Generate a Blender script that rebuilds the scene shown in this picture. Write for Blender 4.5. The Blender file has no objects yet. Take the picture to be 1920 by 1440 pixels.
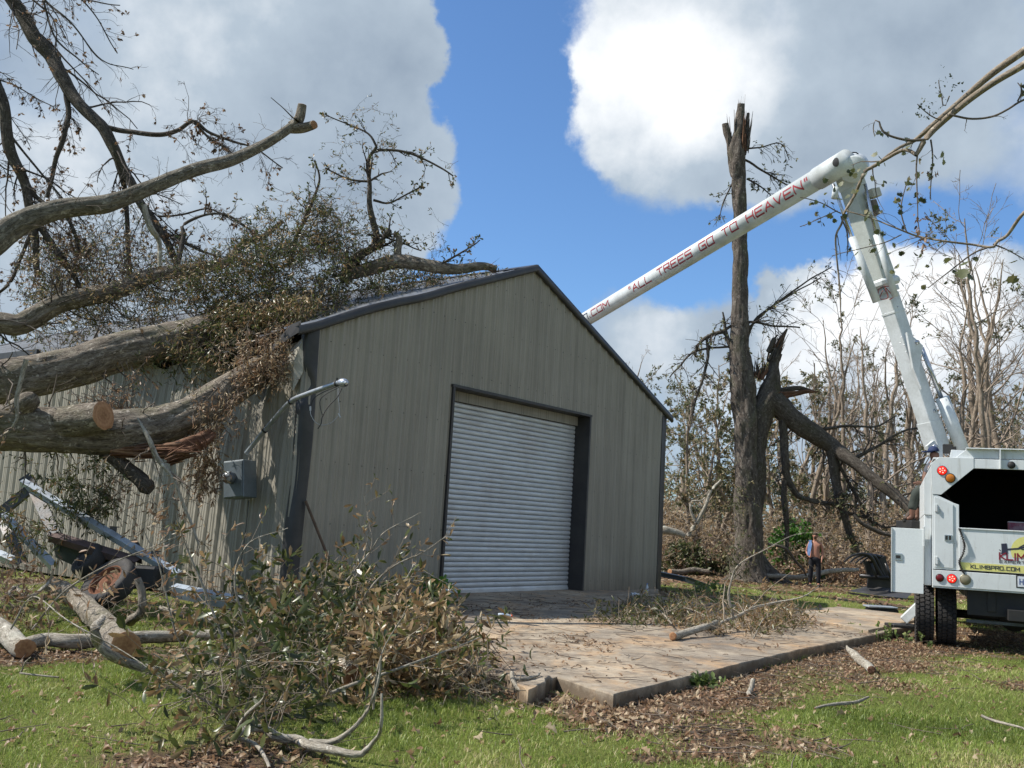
import bpy, math, random
import numpy as np
from mathutils import Vector, Matrix
SC = bpy.context.scene
COL = SC.collection
# ------------------------------------------------------------------ camera
FOC, PITCH, ROLL, CAMH = 1838.6, .1395, .058, 1.56
_R0 = np.array([1, 0, 0.]); CF = np.array([0, math.cos(PITCH), math.sin(PITCH)]); _U0 = np.array([0, -math.sin(PITCH), math.cos(PITCH)])
CR = _R0*math.cos(ROLL)+_U0*math.sin(ROLL); CU = -_R0*math.sin(ROLL)+_U0*math.cos(ROLL); CC = np.array([0, 0, CAMH])
cd = bpy.data.cameras.new('camera'); cam = bpy.data.objects.new('camera', cd); COL.objects.link(cam); SC.camera = cam
cd.sensor_width = 36; cd.sensor_fit = 'HORIZONTAL'; cd.lens = 36*FOC/1920; cd.clip_start = .1; cd.clip_end = 3000
M = Matrix(((CR[0], CU[0], -CF[0], 0), (CR[1], CU[1], -CF[1], 0), (CR[2], CU[2], -CF[2], CAMH), (0, 0, 0, 1)))
cam.matrix_world = M
def ray(px, py): return CR*(px-960)/FOC+CU*(720-py)/FOC+CF
def at(px, py, Y):
    d = ray(px, py); return CC+d*Y/d[1]
def G(px, py, z=0.):
    d = ray(px, py); return CC+d*(z-CAMH)/d[2]
def hit(px, py, P, n):
    d = ray(px, py); return CC+d*np.dot(P-CC, n)/np.dot(d, n)
# ------------------------------------------------------------------ sky, sun, exposure
SUN_EL = math.radians(48); sh = np.array([-1., .0])
sd = np.array([sh[0]*math.cos(SUN_EL), sh[1]*math.cos(SUN_EL), math.sin(SUN_EL)])
SC.view_settings.view_transform = 'Standard'; SC.view_settings.look = 'None'; SC.view_settings.gamma = 1
SC.view_settings.exposure = 0.40
sl = bpy.data.lights.new('sun', 'SUN'); sl.energy = 5.0; sl.angle = math.radians(.6); sl.color = (1, .95, .87)
so = bpy.data.objects.new('sun', sl); COL.objects.link(so); so.location = (0, 0, 30)
so.rotation_euler = Vector(-sd).to_track_quat('-Z', 'Y').to_euler()
w = bpy.data.worlds.new('World'); SC.world = w; w.use_nodes = True
nt = w.node_tree; nt.nodes.clear()
def N_(t, **k):
    n = nt.nodes.new(t)
    for a, b in k.items(): setattr(n, a, b)
    return n
def L_(a, b): nt.links.new(a, b)
def MA(op, a, b=None, clamp=False):
    n = N_('ShaderNodeMath', operation=op, use_clamp=clamp)
    for i, v in enumerate((a, b)):
        if v is None: continue
        if isinstance(v, (int, float)): n.inputs[i].default_value = v
        else: L_(v, n.inputs[i])
    return n.outputs[0]
sky = N_('ShaderNodeTexSky', sky_type='NISHITA', sun_disc=False, sun_elevation=SUN_EL, sun_rotation=math.atan2(sh[0], sh[1]) % (2*math.pi))
sky.altitude = 0; sky.air_density = 1; sky.dust_density = .6; sky.ozone_density = 2
tc = N_('ShaderNodeTexCoord')
dirv = N_('ShaderNodeVectorMath', operation='NORMALIZE'); L_(tc.outputs['Generated'], dirv.inputs[0])
DV = dirv.outputs[0]
# warp the direction a little so that cloud edges billow
wn = N_('ShaderNodeTexNoise'); wn.inputs['Scale'].default_value = 9; wn.inputs['Detail'].default_value = 7; wn.inputs['Roughness'].default_value = .6; L_(DV, wn.inputs['Vector'])
ws = N_('ShaderNodeVectorMath', operation='MULTIPLY_ADD'); L_(wn.outputs['Color'], ws.inputs[0]); ws.inputs[1].default_value = (.10, .10, .10); ws.inputs[2].default_value = (-.05, -.05, -.05)
wa = N_('ShaderNodeVectorMath', operation='ADD'); L_(DV, wa.inputs[0]); L_(ws.outputs[0], wa.inputs[1]); WV = wa.outputs[0]
def blob(px, py, r_px, wgt, soft=.5):
    d = ray(px, py); d = d/np.linalg.norm(d)
    vd = N_('ShaderNodeVectorMath', operation='DISTANCE'); L_(WV, vd.inputs[0]); vd.inputs[1].default_value = tuple(d)
    r = r_px/FOC
    m = N_('ShaderNodeMapRange', interpolation_type='SMOOTHSTEP'); L_(vd.outputs['Value'], m.inputs[0])
    m.inputs[1].default_value = r*(1-soft); m.inputs[2].default_value = r; m.inputs[3].default_value = wgt; m.inputs[4].default_value = 0
    return m.outputs[0]
def blobs(lst):
    acc = None
    for b in lst:
        o = blob(*b); acc = o if acc is None else MA('ADD', acc, o)
    return acc
fld = blobs([(150, 100, 700, .9, .3), (640, 60, 215, .9, .25), (640, 330, 230, .8, .25), (500, 650, 330, .5, .5), (300, 600, 400, .6, .4),
             (1240, 60, 210, 1., .45), (1200, 180, 175, .9, .45), (1340, 270, 190, .8, .5), (1560, 150, 330, .8, .5), (1850, 150, 330, .5, .6),
             (1180, 640, 120, .75, .7), (1330, 640, 150, .7, .7), (1500, 610, 120, .9, .4), (1640, 600, 150, .9, .4), (1800, 600, 180, .9, .4), (1950, 620, 200, .8, .4), (1400, 760, 300, .6, .5), (1750, 800, 300, .7, .5),
             (988, 262, 48, .45, .9), (1110, 500, 60, .1, .9)])
cut = blobs([(935, 190, 150, 1.1, .7), (930, 30, 130, .8, .7), (985, 420, 200, 1., .6), (1330, 500, 150, .7, .8), (1560, 470, 120, .6, .8), (1720, 440, 170, .7, .8), (1880, 480, 120, .5, .8)])
n1 = N_('ShaderNodeTexNoise'); n1.inputs['Scale'].default_value = 4.2; n1.inputs['Detail'].default_value = 9; n1.inputs['Roughness'].default_value = .56; L_(DV, n1.inputs['Vector'])
n0 = N_('ShaderNodeTexNoise'); n0.inputs['Scale'].default_value = 1.3; n0.inputs['Detail'].default_value = 3; L_(DV, n0.inputs['Vector'])
# outside the frame the clouds go on as broken cover
base = MA('MULTIPLY', MA('SUBTRACT', n0.outputs[0], .46), 2.2)
f0 = MA('ADD', MA('SUBTRACT', fld, cut), MA('MULTIPLY', MA('SUBTRACT', n1.outputs[0], .5), 1.15))
# how far a direction is from the part of the sky in view
cen = ray(960, 500); cen = cen/np.linalg.norm(cen)
vd = N_('ShaderNodeVectorMath', operation='DISTANCE'); L_(DV, vd.inputs[0]); vd.inputs[1].default_value = tuple(cen)
inn = N_('ShaderNodeMapRange', interpolation_type='SMOOTHSTEP'); L_(vd.outputs['Value'], inn.inputs[0])
inn.inputs[1].default_value = .6; inn.inputs[2].default_value = .85; inn.inputs[3].default_value = 0; inn.inputs[4].default_value = 1
f1 = MA('ADD', f0, MA('MULTIPLY', inn.outputs[0], MA('ADD', base, .45)))
mk = N_('ShaderNodeMapRange', interpolation_type='SMOOTHSTEP'); L_(f1, mk.inputs[0])
mk.inputs[1].default_value = .10; mk.inputs[2].default_value = .84; mk.inputs[3].default_value = 0; mk.inputs[4].default_value = 1
# cloud brightness: white sunlit heads, grey bellies where the cover is thick
white = blobs([(1180, 90, 280, .42, .9), (1220, 200, 230, .30, .9), (1400, 160, 300, .20, .9), (1500, 630, 120, .5, .6), (1620, 560, 90, .3, .8), (1740, 600, 260, .5, .8), (1250, 640, 110, .2, .8), (330, 200, 260, .14, .9), (60, 420, 250, .12, .9)])
grey = blobs([(1440, 330, 200, .20, .9), (1850, 150, 350, .12, .8), (640, 400, 330, .10, .8), (1330, 620, 120, .2, .8)])
n2 = N_('ShaderNodeTexNoise'); n2.inputs['Scale'].default_value = 7.5; n2.inputs['Detail'].default_value = 8; n2.inputs['Roughness'].default_value = .55; L_(DV, n2.inputs['Vector'])
br = MA('ADD', MA('SUBTRACT', MA('ADD', .42, white), grey), MA('MULTIPLY', MA('SUBTRACT', n2.outputs[0], .5), 1.35), True)
cr = N_('ShaderNodeValToRGB'); L_(br, cr.inputs[0])
e = cr.color_ramp.elements; e[0].position = 0; e[0].color = (.215, .275, .355, 1); e[1].position = 1; e[1].color = (.80, .82, .84, 1)
e = cr.color_ramp.elements.new(.5); e.color = (.37, .44, .515, 1)
SKY_STR = .1
cs = N_('ShaderNodeVectorMath', operation='SCALE'); L_(cr.outputs[0], cs.inputs[0]); cs.inputs['Scale'].default_value = 1/SKY_STR
tn = N_('ShaderNodeVectorMath', operation='MULTIPLY'); L_(sky.outputs[0], tn.inputs[0]); tn.inputs[1].default_value = (.78, 1.04, 1.30)
mx = N_('ShaderNodeMix', data_type='RGBA'); L_(mk.outputs[0], mx.inputs[0]); L_(tn.outputs[0], mx.inputs[6]); L_(cs.outputs[0], mx.inputs[7])
bg = N_('ShaderNodeBackground'); L_(mx.outputs[2], bg.inputs[0]); bg.inputs[1].default_value = SKY_STR
wo = N_('ShaderNodeOutputWorld'); L_(bg.outputs[0], wo.inputs[0])
# ------------------------------------------------------------------ helpers
RNG = np.random.default_rng(7); random.seed(7)
WLOC = {}
def tag(o, label=None, cat=None, group=None, kind=None):
    if label: o['label'] = label
    if cat: o['category'] = cat
    if group: o['group'] = group
    if kind: o['kind'] = kind
    return o
def empty(name, loc, label, cat, group=None):
    o = bpy.data.objects.new(name, None); COL.objects.link(o); o.empty_display_size = .2
    o.location = tuple(float(c) for c in loc); WLOC[o.name] = np.array(loc, float)
    return tag(o, label, cat, group)
def mesh_np(name, V, Fc, smooth=False, attrs=None):
    """V (n,3); Fc (m,3) or (m,4) or a list of such arrays"""
    me = bpy.data.meshes.new(name)
    V = np.asarray(V, np.float32)
    if isinstance(Fc, np.ndarray): Fc = [Fc]
    Fc = [np.asarray(a, np.int32) for a in Fc if len(a)]
    nl = sum(a.size for a in Fc); npol = sum(len(a) for a in Fc)
    me.vertices.add(len(V)); me.vertices.foreach_set('co', V.ravel())
    me.loops.add(nl); me.loops.foreach_set('vertex_index', np.concatenate([a.ravel() for a in Fc]))
    me.polygons.add(npol)
    tot = np.concatenate([np.full(len(a), a.shape[1], np.int32) for a in Fc])
    st = np.concatenate([[0], np.cumsum(tot)[:-1]]).astype(np.int32)
    me.polygons.foreach_set('loop_start', st); me.polygons.foreach_set('loop_total', tot)
    if smooth: me.polygons.foreach_set('use_smooth', np.ones(npol, bool))
    if attrs:
        for k, a in attrs.items():
            a = np.asarray(a, np.float32)
            if a.ndim == 1:
                at_ = me.attributes.new(k, 'FLOAT', 'POINT'); at_.data.foreach_set('value', a)
            else:
                at_ = me.attributes.new(k, 'FLOAT_VECTOR', 'POINT'); at_.data.foreach_set('vector', a.ravel())
    me.update(calc_edges=True); me.validate()
    return me
def link(name, me, mat, parent=None, loc=None):
    o = bpy.data.objects.new(name, me); COL.objects.link(o)
    if mat is not None:
        for m in (mat if isinstance(mat, (list, tuple)) else [mat]): me.materials.append(m)
    if parent is not None: o.parent = parent
    if loc is not None: o.location = tuple(float(c) for c in loc)
    WLOC[o.name] = WLOC.get(parent.name, np.zeros(3))+(np.array(loc) if loc is not None else 0) if parent is not None else (np.array(loc, float) if loc is not None else np.zeros(3))
    return o
def part(name, V, Fc, mat, parent=None, smooth=False, attrs=None, local=False, **kw):
    """a mesh object; V in world coordinates unless local"""
    V = np.asarray(V, float)
    if parent is not None and not local: V = V-WLOC[parent.name]
    o = link(name, mesh_np(name, V, Fc, smooth, attrs), mat, parent)
    return tag(o, **kw)
class MB:
    """collects polygons of any size in world coordinates"""
    def __init__(s): s.v = []; s.f = []; s.n = 0
    def add(s, V, F):
        for a in V: s.v.append(tuple(float(c) for c in a))
        for f in F: s.f.append(tuple(int(i)+s.n for i in f))
        s.n += len(V); return s
    def box(s, c, sz, ax=None):
        ax = np.eye(3) if ax is None else ax; c = np.array(c, float); h = np.array(sz)/2
        V = [c+ax[0]*h[0]*i+ax[1]*h[1]*j+ax[2]*h[2]*k for i in (-1, 1) for j in (-1, 1) for k in (-1, 1)]
        return s.add(V, [(0, 1, 3, 2), (4, 6, 7, 5), (0, 4, 5, 1), (2, 3, 7, 6), (0, 2, 6, 4), (1, 5, 7, 3)])
    def prism(s, poly, vec):
        n = len(poly); poly = [np.array(p, float) for p in poly]; vec = np.array(vec, float)
        V = poly+[p+vec for p in poly]
        return s.add(V, [tuple(range(n-1, -1, -1)), tuple(range(n, 2*n))]+[(i, (i+1) % n, n+(i+1) % n, n+i) for i in range(n)])
    def cyl(s, a, b, r, r2=None, k=12, cap=True):
        a = np.array(a, float); b = np.array(b, float); r2 = r if r2 is None else r2
        d = b-a; d = d/np.linalg.norm(d); q = np.cross(d, [0, 0, 1.]) if abs(d[2]) < .9 else np.cross(d, [1., 0, 0]); q /= np.linalg.norm(q); t = np.cross(d, q)
        th = np.arange(k)*2*math.pi/k
        V = [a+r*(q*math.cos(x)+t*math.sin(x)) for x in th]+[b+r2*(q*math.cos(x)+t*math.sin(x)) for x in th]
        F = [(i, (i+1) % k, k+(i+1) % k, k+i) for i in range(k)]
        if cap: F += [tuple(range(k-1, -1, -1)), tuple(range(k, 2*k))]
        return s.add(V, F)
    def build(s, name, mat, parent=None, smooth=False, bevel=0, **kw):
        V = np.array(s.v)
        if parent is not None: V = V-WLOC[parent.name]
        me = bpy.data.meshes.new(name); me.from_pydata([tuple(p) for p in V], [], s.f); me.update()
        if smooth: me.polygons.foreach_set('use_smooth', np.ones(len(me.polygons), bool))
        o = link(name, me, mat, parent)
        import bmesh
        bm = bmesh.new(); bm.from_mesh(me); bmesh.ops.recalc_face_normals(bm, faces=bm.faces)
        if bevel: bmesh.ops.bevel(bm, geom=[e for e in bm.edges], offset=bevel, segments=1, affect='EDGES', clamp_overlap=True)
        bm.to_mesh(me); bm.free()
        return tag(o, **kw)
def unit(a): a = np.asarray(a, float); return a/np.maximum(np.linalg.norm(a, axis=-1, keepdims=True), 1e-9)
def vnoise(x, y, s=0):
    x = np.asarray(x, float); y = np.asarray(y, float)
    xi = np.floor(x).astype(int); yi = np.floor(y).astype(int); fx = x-xi; fy = y-yi; fx = fx*fx*(3-2*fx); fy = fy*fy*(3-2*fy)
    h = lambda a, b: (np.sin(a*127.1+b*311.7+s*74.7)*43758.5453) % 1
    return (h(xi, yi)*(1-fx)+h(xi+1, yi)*fx)*(1-fy)+(h(xi, yi+1)*(1-fx)+h(xi+1, yi+1)*fx)*fy
def fbm(x, y, s=0, o=4):
    t = 0; a = .5
    for i in range(o): t = t+a*vnoise(x*2**i, y*2**i, s+i*3); a *= .5
    return t
# ------------------------------------------------------------------ materials
class NT:
    def __init__(s, name):
        s.m = bpy.data.materials.new(name); s.m.use_nodes = True; s.t = s.m.node_tree; s.p = s.t.nodes['Principled BSDF']; s.out = s.t.nodes['Material Output']
        s.tc = s.n('ShaderNodeTexCoord')
    def n(s, t, **k):
        n = s.t.nodes.new(t)
        for a, b in k.items(): setattr(n, a, b)
        return n
    def l(s, a, b): s.t.links.new(a, b)
    def vec(s, src='Object', scale=(1, 1, 1)):
        if src in ('Object', 'Generated'): v = s.tc.outputs[src]
        elif src == 'World': v = s.n('ShaderNodeNewGeometry').outputs['Position']
        else: v = s.n('ShaderNodeAttribute', attribute_name=src).outputs['Vector']
        m = s.n('ShaderNodeVectorMath', operation='MULTIPLY'); s.l(v, m.inputs[0]); m.inputs[1].default_value = scale
        return m.outputs[0]
    def noise(s, v, sc, det=4, ro=.5, dist=0):
        n = s.n('ShaderNodeTexNoise'); n.inputs['Scale'].default_value = sc; n.inputs['Detail'].default_value = det; n.inputs['Roughness'].default_value = ro; n.inputs['Distortion'].default_value = dist
        s.l(v, n.inputs['Vector']); return n.outputs[0]
    def ramp(s, f, stops):
        r = s.n('ShaderNodeValToRGB'); s.l(f, r.inputs[0]); e = r.color_ramp.elements
        while len(e) < len(stops): e.new(.5)
        for a, (p, c) in zip(e, stops): a.position = p; a.color = (*c, 1) if len(c) == 3 else c
        return r.outputs[0]
    def mr(s, f, a, b, c=0, d=1):
        n = s.n('ShaderNodeMapRange'); s.l(f, n.inputs[0])
        for i, v in enumerate((a, b, c, d)): n.inputs[i+1].default_value = v
        return n.outputs[0]
    def mix(s, f, a, b, bt='MIX'):
        n = s.n('ShaderNodeMix', data_type='RGBA', blend_type=bt)
        for i, v in ((0, f), (6, a), (7, b)):
            if isinstance(v, (int, float)): n.inputs[i].default_value = v
            elif isinstance(v, tuple): n.inputs[i].default_value = (*v, 1) if len(v) == 3 else v
            else: s.l(v, n.inputs[i])
        return n.outputs[2]
    def math(s, op, a, b):
        n = s.n('ShaderNodeMath', operation=op)
        for i, v in enumerate((a, b)):
            if isinstance(v, (int, float)): n.inputs[i].default_value = v
            else: s.l(v, n.inputs[i])
        return n.outputs[0]
    def bump(s, h, st=.3, dist=.01):
        b = s.n('ShaderNodeBump'); b.inputs['Strength'].default_value = st; b.inputs['Distance'].default_value = dist; s.l(h, b.inputs['Height']); s.l(b.outputs[0], s.p.inputs['Normal'])
    def col(s, c):
        if isinstance(c, tuple): s.p.inputs['Base Color'].default_value = (*c, 1)
        else: s.l(c, s.p.inputs['Base Color'])
    def rough(s, r, metal=0, spec=None):
        if isinstance(r, (int, float)): s.p.inputs['Roughness'].default_value = r
        else: s.l(r, s.p.inputs['Roughness'])
        s.p.inputs['Metallic'].default_value = metal
        if spec is not None: s.p.inputs['Specular IOR Level'].default_value = spec
def worn(name, c, c2=None, scale=2., rough=.5, metal=0, bump=.1, src='Object', vs=(1, 1, 1), amt=.5, fine=40, spec=.4):
    """painted or bare surface with soft dirt and fine grain"""
    t = NT(name); c2 = c2 or tuple(x*.6 for x in c)
    v = t.vec(src, vs); a = t.noise(v, scale, 6, .6); b = t.noise(t.vec(src), fine, 3, .6)
    m = t.mix(t.mr(a, .42, .72, 0, amt*1.6), c, c2); m = t.mix(t.mr(b, .35, .7, 0, .25), m, tuple(x*.75 for x in c2))
    t.col(m); t.rough(t.mr(b, .2, .8, max(rough-.1, .02), min(rough+.12, 1)), metal, spec); t.bump(b, bump, .004)
    return t.m
def bark(name, c1, c2, c3, moss=None, st=.8, sc=1.):
    t = NT(name); v = t.vec('bc', (9*sc, 9*sc, 3.4*sc)); a = t.noise(v, 1.7, 9, .74, .7)
    big = t.noise(t.vec('bc', (1, 1, .6)), 2.2, 4, .6)
    cr_ = t.noise(t.vec('bc', (24*sc, 24*sc, 6.5*sc)), 1.4, 6, .68, 1.1)
    c = t.ramp(a, [(.32, c1), (.52, c2), (.72, c3)])
    c = t.mix(t.mr(cr_, .36, .5, .75, 0), c, tuple(x*.35 for x in c1))
    if moss: c = t.mix(t.mr(big, .5, .66, 0, .55), c, moss)
    lich = t.noise(t.vec('bc', (1, 1, 1)), 11, 3, .7)
    c = t.mix(t.mr(lich, .60, .66, 0, .5), c, tuple(min(x*1.5+.03, 1) for x in c3))
    t.col(c); t.rough(.9, 0, .2)
    t.bump(t.math('ADD', t.math('MULTIPLY', a, .6), t.math('MULTIPLY', cr_, 1.)), st, .03)
    return t.m
def leafmat(name, stops, rough=.5, trans=.35):
    t = NT(name); a = t.n('ShaderNodeAttribute', attribute_name='tint'); c = t.ramp(a.outputs['Fac'], stops)
    n = t.noise(t.vec('Object'), 60, 2); c = t.mix(t.mr(n, .3, .7, 0, .3), c, (.05, .04, .02))
    t.col(c); t.rough(rough, 0, .45)
    tr = t.n('ShaderNodeBsdfTranslucent'); t.l(c, tr.inputs[0]); ms = t.n('ShaderNodeMixShader'); ms.inputs[0].default_value = trans
    t.l(t.p.outputs[0], ms.inputs[1]); t.l(tr.outputs[0], ms.inputs[2]); t.l(ms.outputs[0], t.out.inputs[0])
    return t.m
OLIVE = (.10, .115, .04); GREEN = (.09, .14, .035); DKG = (.045, .06, .02); BRN = (.19, .11, .055); TAN = (.42, .28, .14); RUST = (.20, .085, .035); PALE = (.50, .40, .24)
M_leaf_mix = leafmat('leaf_mixed', [(0, DKG), (.25, (.085, .115, .03)), (.45, (.15, .16, .05)), (.62, BRN), (.82, TAN), (1, PALE)], .34)
M_leaf_brown_far = leafmat('leaf_brown_far', [(0, (.16, .12, .065)), (.4, (.28, .19, .10)), (.7, (.42, .29, .16)), (1, (.62, .48, .30))], .6, .42)
M_leaf_green = leafmat('leaf_green', [(0, DKG), (.35, (.04, .06, .02)), (.7, OLIVE), (.88, (.10, .12, .035)), (1, (.30, .26, .12))])
M_leaf_dead = leafmat('leaf_dead', [(0, (.09, .05, .03)), (.3, (.20, .125, .07)), (.55, (.30, .17, .095)), (.8, (.45, .32, .19)), (1, (.60, .48, .31))])
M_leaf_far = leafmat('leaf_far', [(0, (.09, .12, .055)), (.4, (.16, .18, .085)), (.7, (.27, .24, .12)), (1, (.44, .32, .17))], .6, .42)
M_leaf_bright = leafmat('leaf_fresh', [(0, (.05, .14, .02)), (.6, (.09, .24, .03)), (1, (.16, .33, .05))], .4, .4)
M_grass = leafmat('grass_blade', [(0, (.13, .19, .028)), (.5, (.30, .40, .07)), (.8, (.46, .51, .14)), (1, (.66, .54, .30))], .5, .35)
M_bark = bark('bark_grey_oak', (.075, .058, .045), (.22, .185, .145), (.42, .375, .31), (.12, .12, .065), 1.)
M_bark_dark = bark('bark_dark', (.04, .032, .026), (.095, .08, .065), (.17, .15, .125), (.07, .065, .035))
M_bark_pale = bark('bark_pale', (.17, .145, .11), (.35, .315, .255), (.56, .53, .46), (.48, .48, .41), .6, 1.5)
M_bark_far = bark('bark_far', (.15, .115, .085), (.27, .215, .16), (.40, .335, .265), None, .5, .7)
M_twig = worn('twig_grey', (.16, .13, .10), (.07, .05, .04), 6, .85, fine=90)
M_twig_pale = worn('twig_pale', (.36, .32, .25), (.16, .13, .09), 6, .8, fine=90)
M_twig_dark = worn('twig_dark', (.075, .06, .05), (.035, .028, .022), 6, .9, fine=90)
t = NT('cut_wood'); v = t.vec('bc'); ln = t.n('ShaderNodeVectorMath', operation='LENGTH'); t.l(v, ln.inputs[0])
wob = t.math('ADD', t.math('MULTIPLY', ln.outputs['Value'], 90), t.math('MULTIPLY', t.noise(v, 9, 4), 9)); rg = t.math('SINE', wob, 0)
c = t.mix(t.mr(rg, -1, 1, .1, .75), (.42, .225, .12), (.29, .14, .07)); c = t.mix(t.mr(ln.outputs['Value'], .02, .13, .55, 0), c, (.11, .045, .02)); c = t.mix(t.mr(t.noise(v, 30, 5), .4, .7, 0, .5), c, (.5, .3, .15))
t.col(c); t.rough(.85, 0, .2); t.bump(t.noise(v, 60, 4), .3, .004); M_cut = t.m
t = NT('splintered_wood'); v = t.vec('bc', (14, 14, 1.2)); a = t.noise(v, 2, 6, .65, .3)
t.col(t.ramp(a, [(.3, (.045, .024, .017)), (.5, (.14, .068, .04)), (.78, (.36, .24, .15))])); t.rough(.85, 0, .2); t.bump(a, .8, .03); M_split = t.m
# ------------------------------------------------------------------ ground
A0 = np.array([-3.281, 15.453, 0]); ANG = .9184
DU = np.array([math.cos(ANG), math.sin(ANG), 0]); DN = np.array([-math.sin(ANG), math.cos(ANG), 0]); DZ = np.array([0, 0, 1.])
def B(u, v, z): return A0+DU*u+DN*v+DZ*z
def BA(u, v, z):
    u, v, z = np.broadcast_arrays(np.asarray(u, float), np.asarray(v, float), np.asarray(z, float))
    return A0+u[..., None]*DU+v[..., None]*DN+z[..., None]*DZ
def buv(x, y):
    dx = x-A0[0]; dy = y-A0[1]; return dx*DU[0]+dy*DU[1], dx*DN[0]+dy*DN[1]
PADPX = [(1150, 1302), (1500, 1217), (1640, 1190), (1735, 1166), (1667, 1160), (1553, 1144), (1367, 1133), (1240, 1119)]
pad_r = [G(*q, .12)[:2] for q in PADPX]
PAD = np.array(pad_r+[B(11.9, .0, 0)[:2], B(-.2, .0, 0)[:2], G(700, 1215, .12)[:2], G(900, 1262, .12)[:2], G(1036, 1272, .12)[:2], G(1044, 1269, .12)[:2]])
def inside(poly, x, y):
    r = np.zeros(np.shape(x), bool); n = len(poly)
    for i in range(n):
        x1, y1 = poly[i]; x2, y2 = poly[(i+1) % n]
        c = ((y1 > y) != (y2 > y)) & (x < (x2-x1)*(y-y1)/(y2-y1+1e-12)+x1); r ^= c
    return r
def segdist(a, b, x, y):
    dx, dy = b[0]-a[0], b[1]-a[1]; t = np.clip(((x-a[0])*dx+(y-a[1])*dy)/(dx*dx+dy*dy), 0, 1)
    return np.hypot(x-a[0]-t*dx, y-a[1]-t*dy)
c0 = pad_r[0]; c1 = pad_r[3]
BRUSH = np.array([G(*q)[:2] for q in [(280, 1240), (430, 1130), (560, 1110), (860, 1150), (960, 1230), (930, 1300), (760, 1330), (520, 1400), (330, 1350)]])
def litter(x, y):
    """0 grass .. 1 bare soil and dead leaves"""
    x = np.asarray(x, float); y = np.asarray(y, float)
    n = fbm(x*.9, y*.9, 5, 4)-.47
    side = (x-c0[0])*(c1[1]-c0[1])-(y-c0[1])*(c1[0]-c0[0])
    d = segdist(c0, c1, x, y)
    a = np.where(side > -.2, 1.15-d/(1.0+.16*np.clip(y-8, 0, 12)), 0)+n*1.6
    b = 0.95-segdist(G(950, 1300)[:2], G(1150, 1335)[:2], x, y)/.9+n*1.6
    c = .95-segdist(G(560, 1240)[:2], G(860, 1260)[:2], x, y)/1.6+n*1.8
    e = .9-segdist(G(-200, 1225)[:2], G(420, 1225)[:2], x, y)/1.0+n*1.6
    f = .8-np.hypot(x-G(1215, 1425)[0], y-G(1215, 1425)[1])/.35+n
    g = np.where((y > 23), np.clip((y-26)/10, 0, .6)+n*2.4+.1, 0)
    h = (fbm(x*.6, y*.6, 11, 4)-.50)*3.4
    return np.clip(np.max([a, b, c, e, f, g, h, 0*x], axis=0), 0, 1)
def gz(x, y):
    x = np.asarray(x, float); y = np.asarray(y, float)
    b = (fbm(x*.35, y*.35, 2, 3)-.45)*.10+(fbm(x*2.2, y*2.2, 9, 3)-.45)*.035
    u, v = buv(x, y)
    k = np.clip((np.hypot(x, y)-60)/100, 0, 1)
    fl = np.clip(1-np.hypot(np.maximum(np.abs(u-6)-6, 0), np.maximum(np.abs(v-6)-7, 0))/1.5, 0, 1)
    b = b*(1-fl)-.02*fl
    b = np.where(inside(PAD, x, y), np.minimum(b, .01), b)
    return b*(1-k)
def axis(lo, hi, st, far, gr=1.18):
    a = list(np.arange(lo, hi, st)); s = st
    while a[-1] < far[1]: s *= gr; a.append(a[-1]+s)
    s = st
    while a[0] > far[0]: s *= gr; a.insert(0, a[0]-s)
    return np.array(a)
gx = axis(-9, 14, .12, (-900, 900)); gy = axis(4.5, 26, .12, (-120, 1600))
X, Y = np.meshgrid(gx, gy, indexing='ij'); Z = gz(X, Y)
nx, ny = X.shape; idx = np.arange(nx*ny).reshape(nx, ny)
Fq = np.stack([idx[:-1, :-1], idx[1:, :-1], idx[1:, 1:], idx[:-1, 1:]], -1).reshape(-1, 4)
t = NT('ground'); pv = t.vec('World'); lm = t.n('ShaderNodeAttribute', attribute_name='litter').outputs['Fac']
n_a = t.noise(pv, 3, 8, .62); n_b = t.noise(pv, 38, 6, .7); n_c = t.noise(pv, .7, 4, .5); n_d = t.noise(pv, 110, 3, .7)
gr_ = t.ramp(n_b, [(.3, (.07, .09, .02)), (.5, (.16, .19, .045)), (.68, (.27, .27, .08)), (.8, (.36, .29, .14))])
gr_ = t.mix(t.mr(n_c, .4, .65, 0, .35), gr_, (.13, .13, .045))
di = t.ramp(n_b, [(.3, (.05, .033, .022)), (.48, (.13, .088, .058)), (.62, (.22, .15, .095)), (.76, (.36, .26, .16))])
di = t.mix(t.mr(n_a, .5, .7, 0, .5), di, (.075, .05, .036))
mk_ = t.mr(t.math('ADD', lm, t.math('MULTIPLY', t.math('SUBTRACT', n_d, .5), .8)), .3, .6)
t.col(t.mix(mk_, gr_, di)); t.rough(.95, 0, .1); t.bump(t.math('ADD', n_b, n_d), .9, .03); M_ground = t.m
part('ground', np.stack([X, Y, Z], -1).reshape(-1, 3), Fq, M_ground, smooth=True, attrs={'litter': litter(X, Y).ravel()}, kind='structure')
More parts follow.
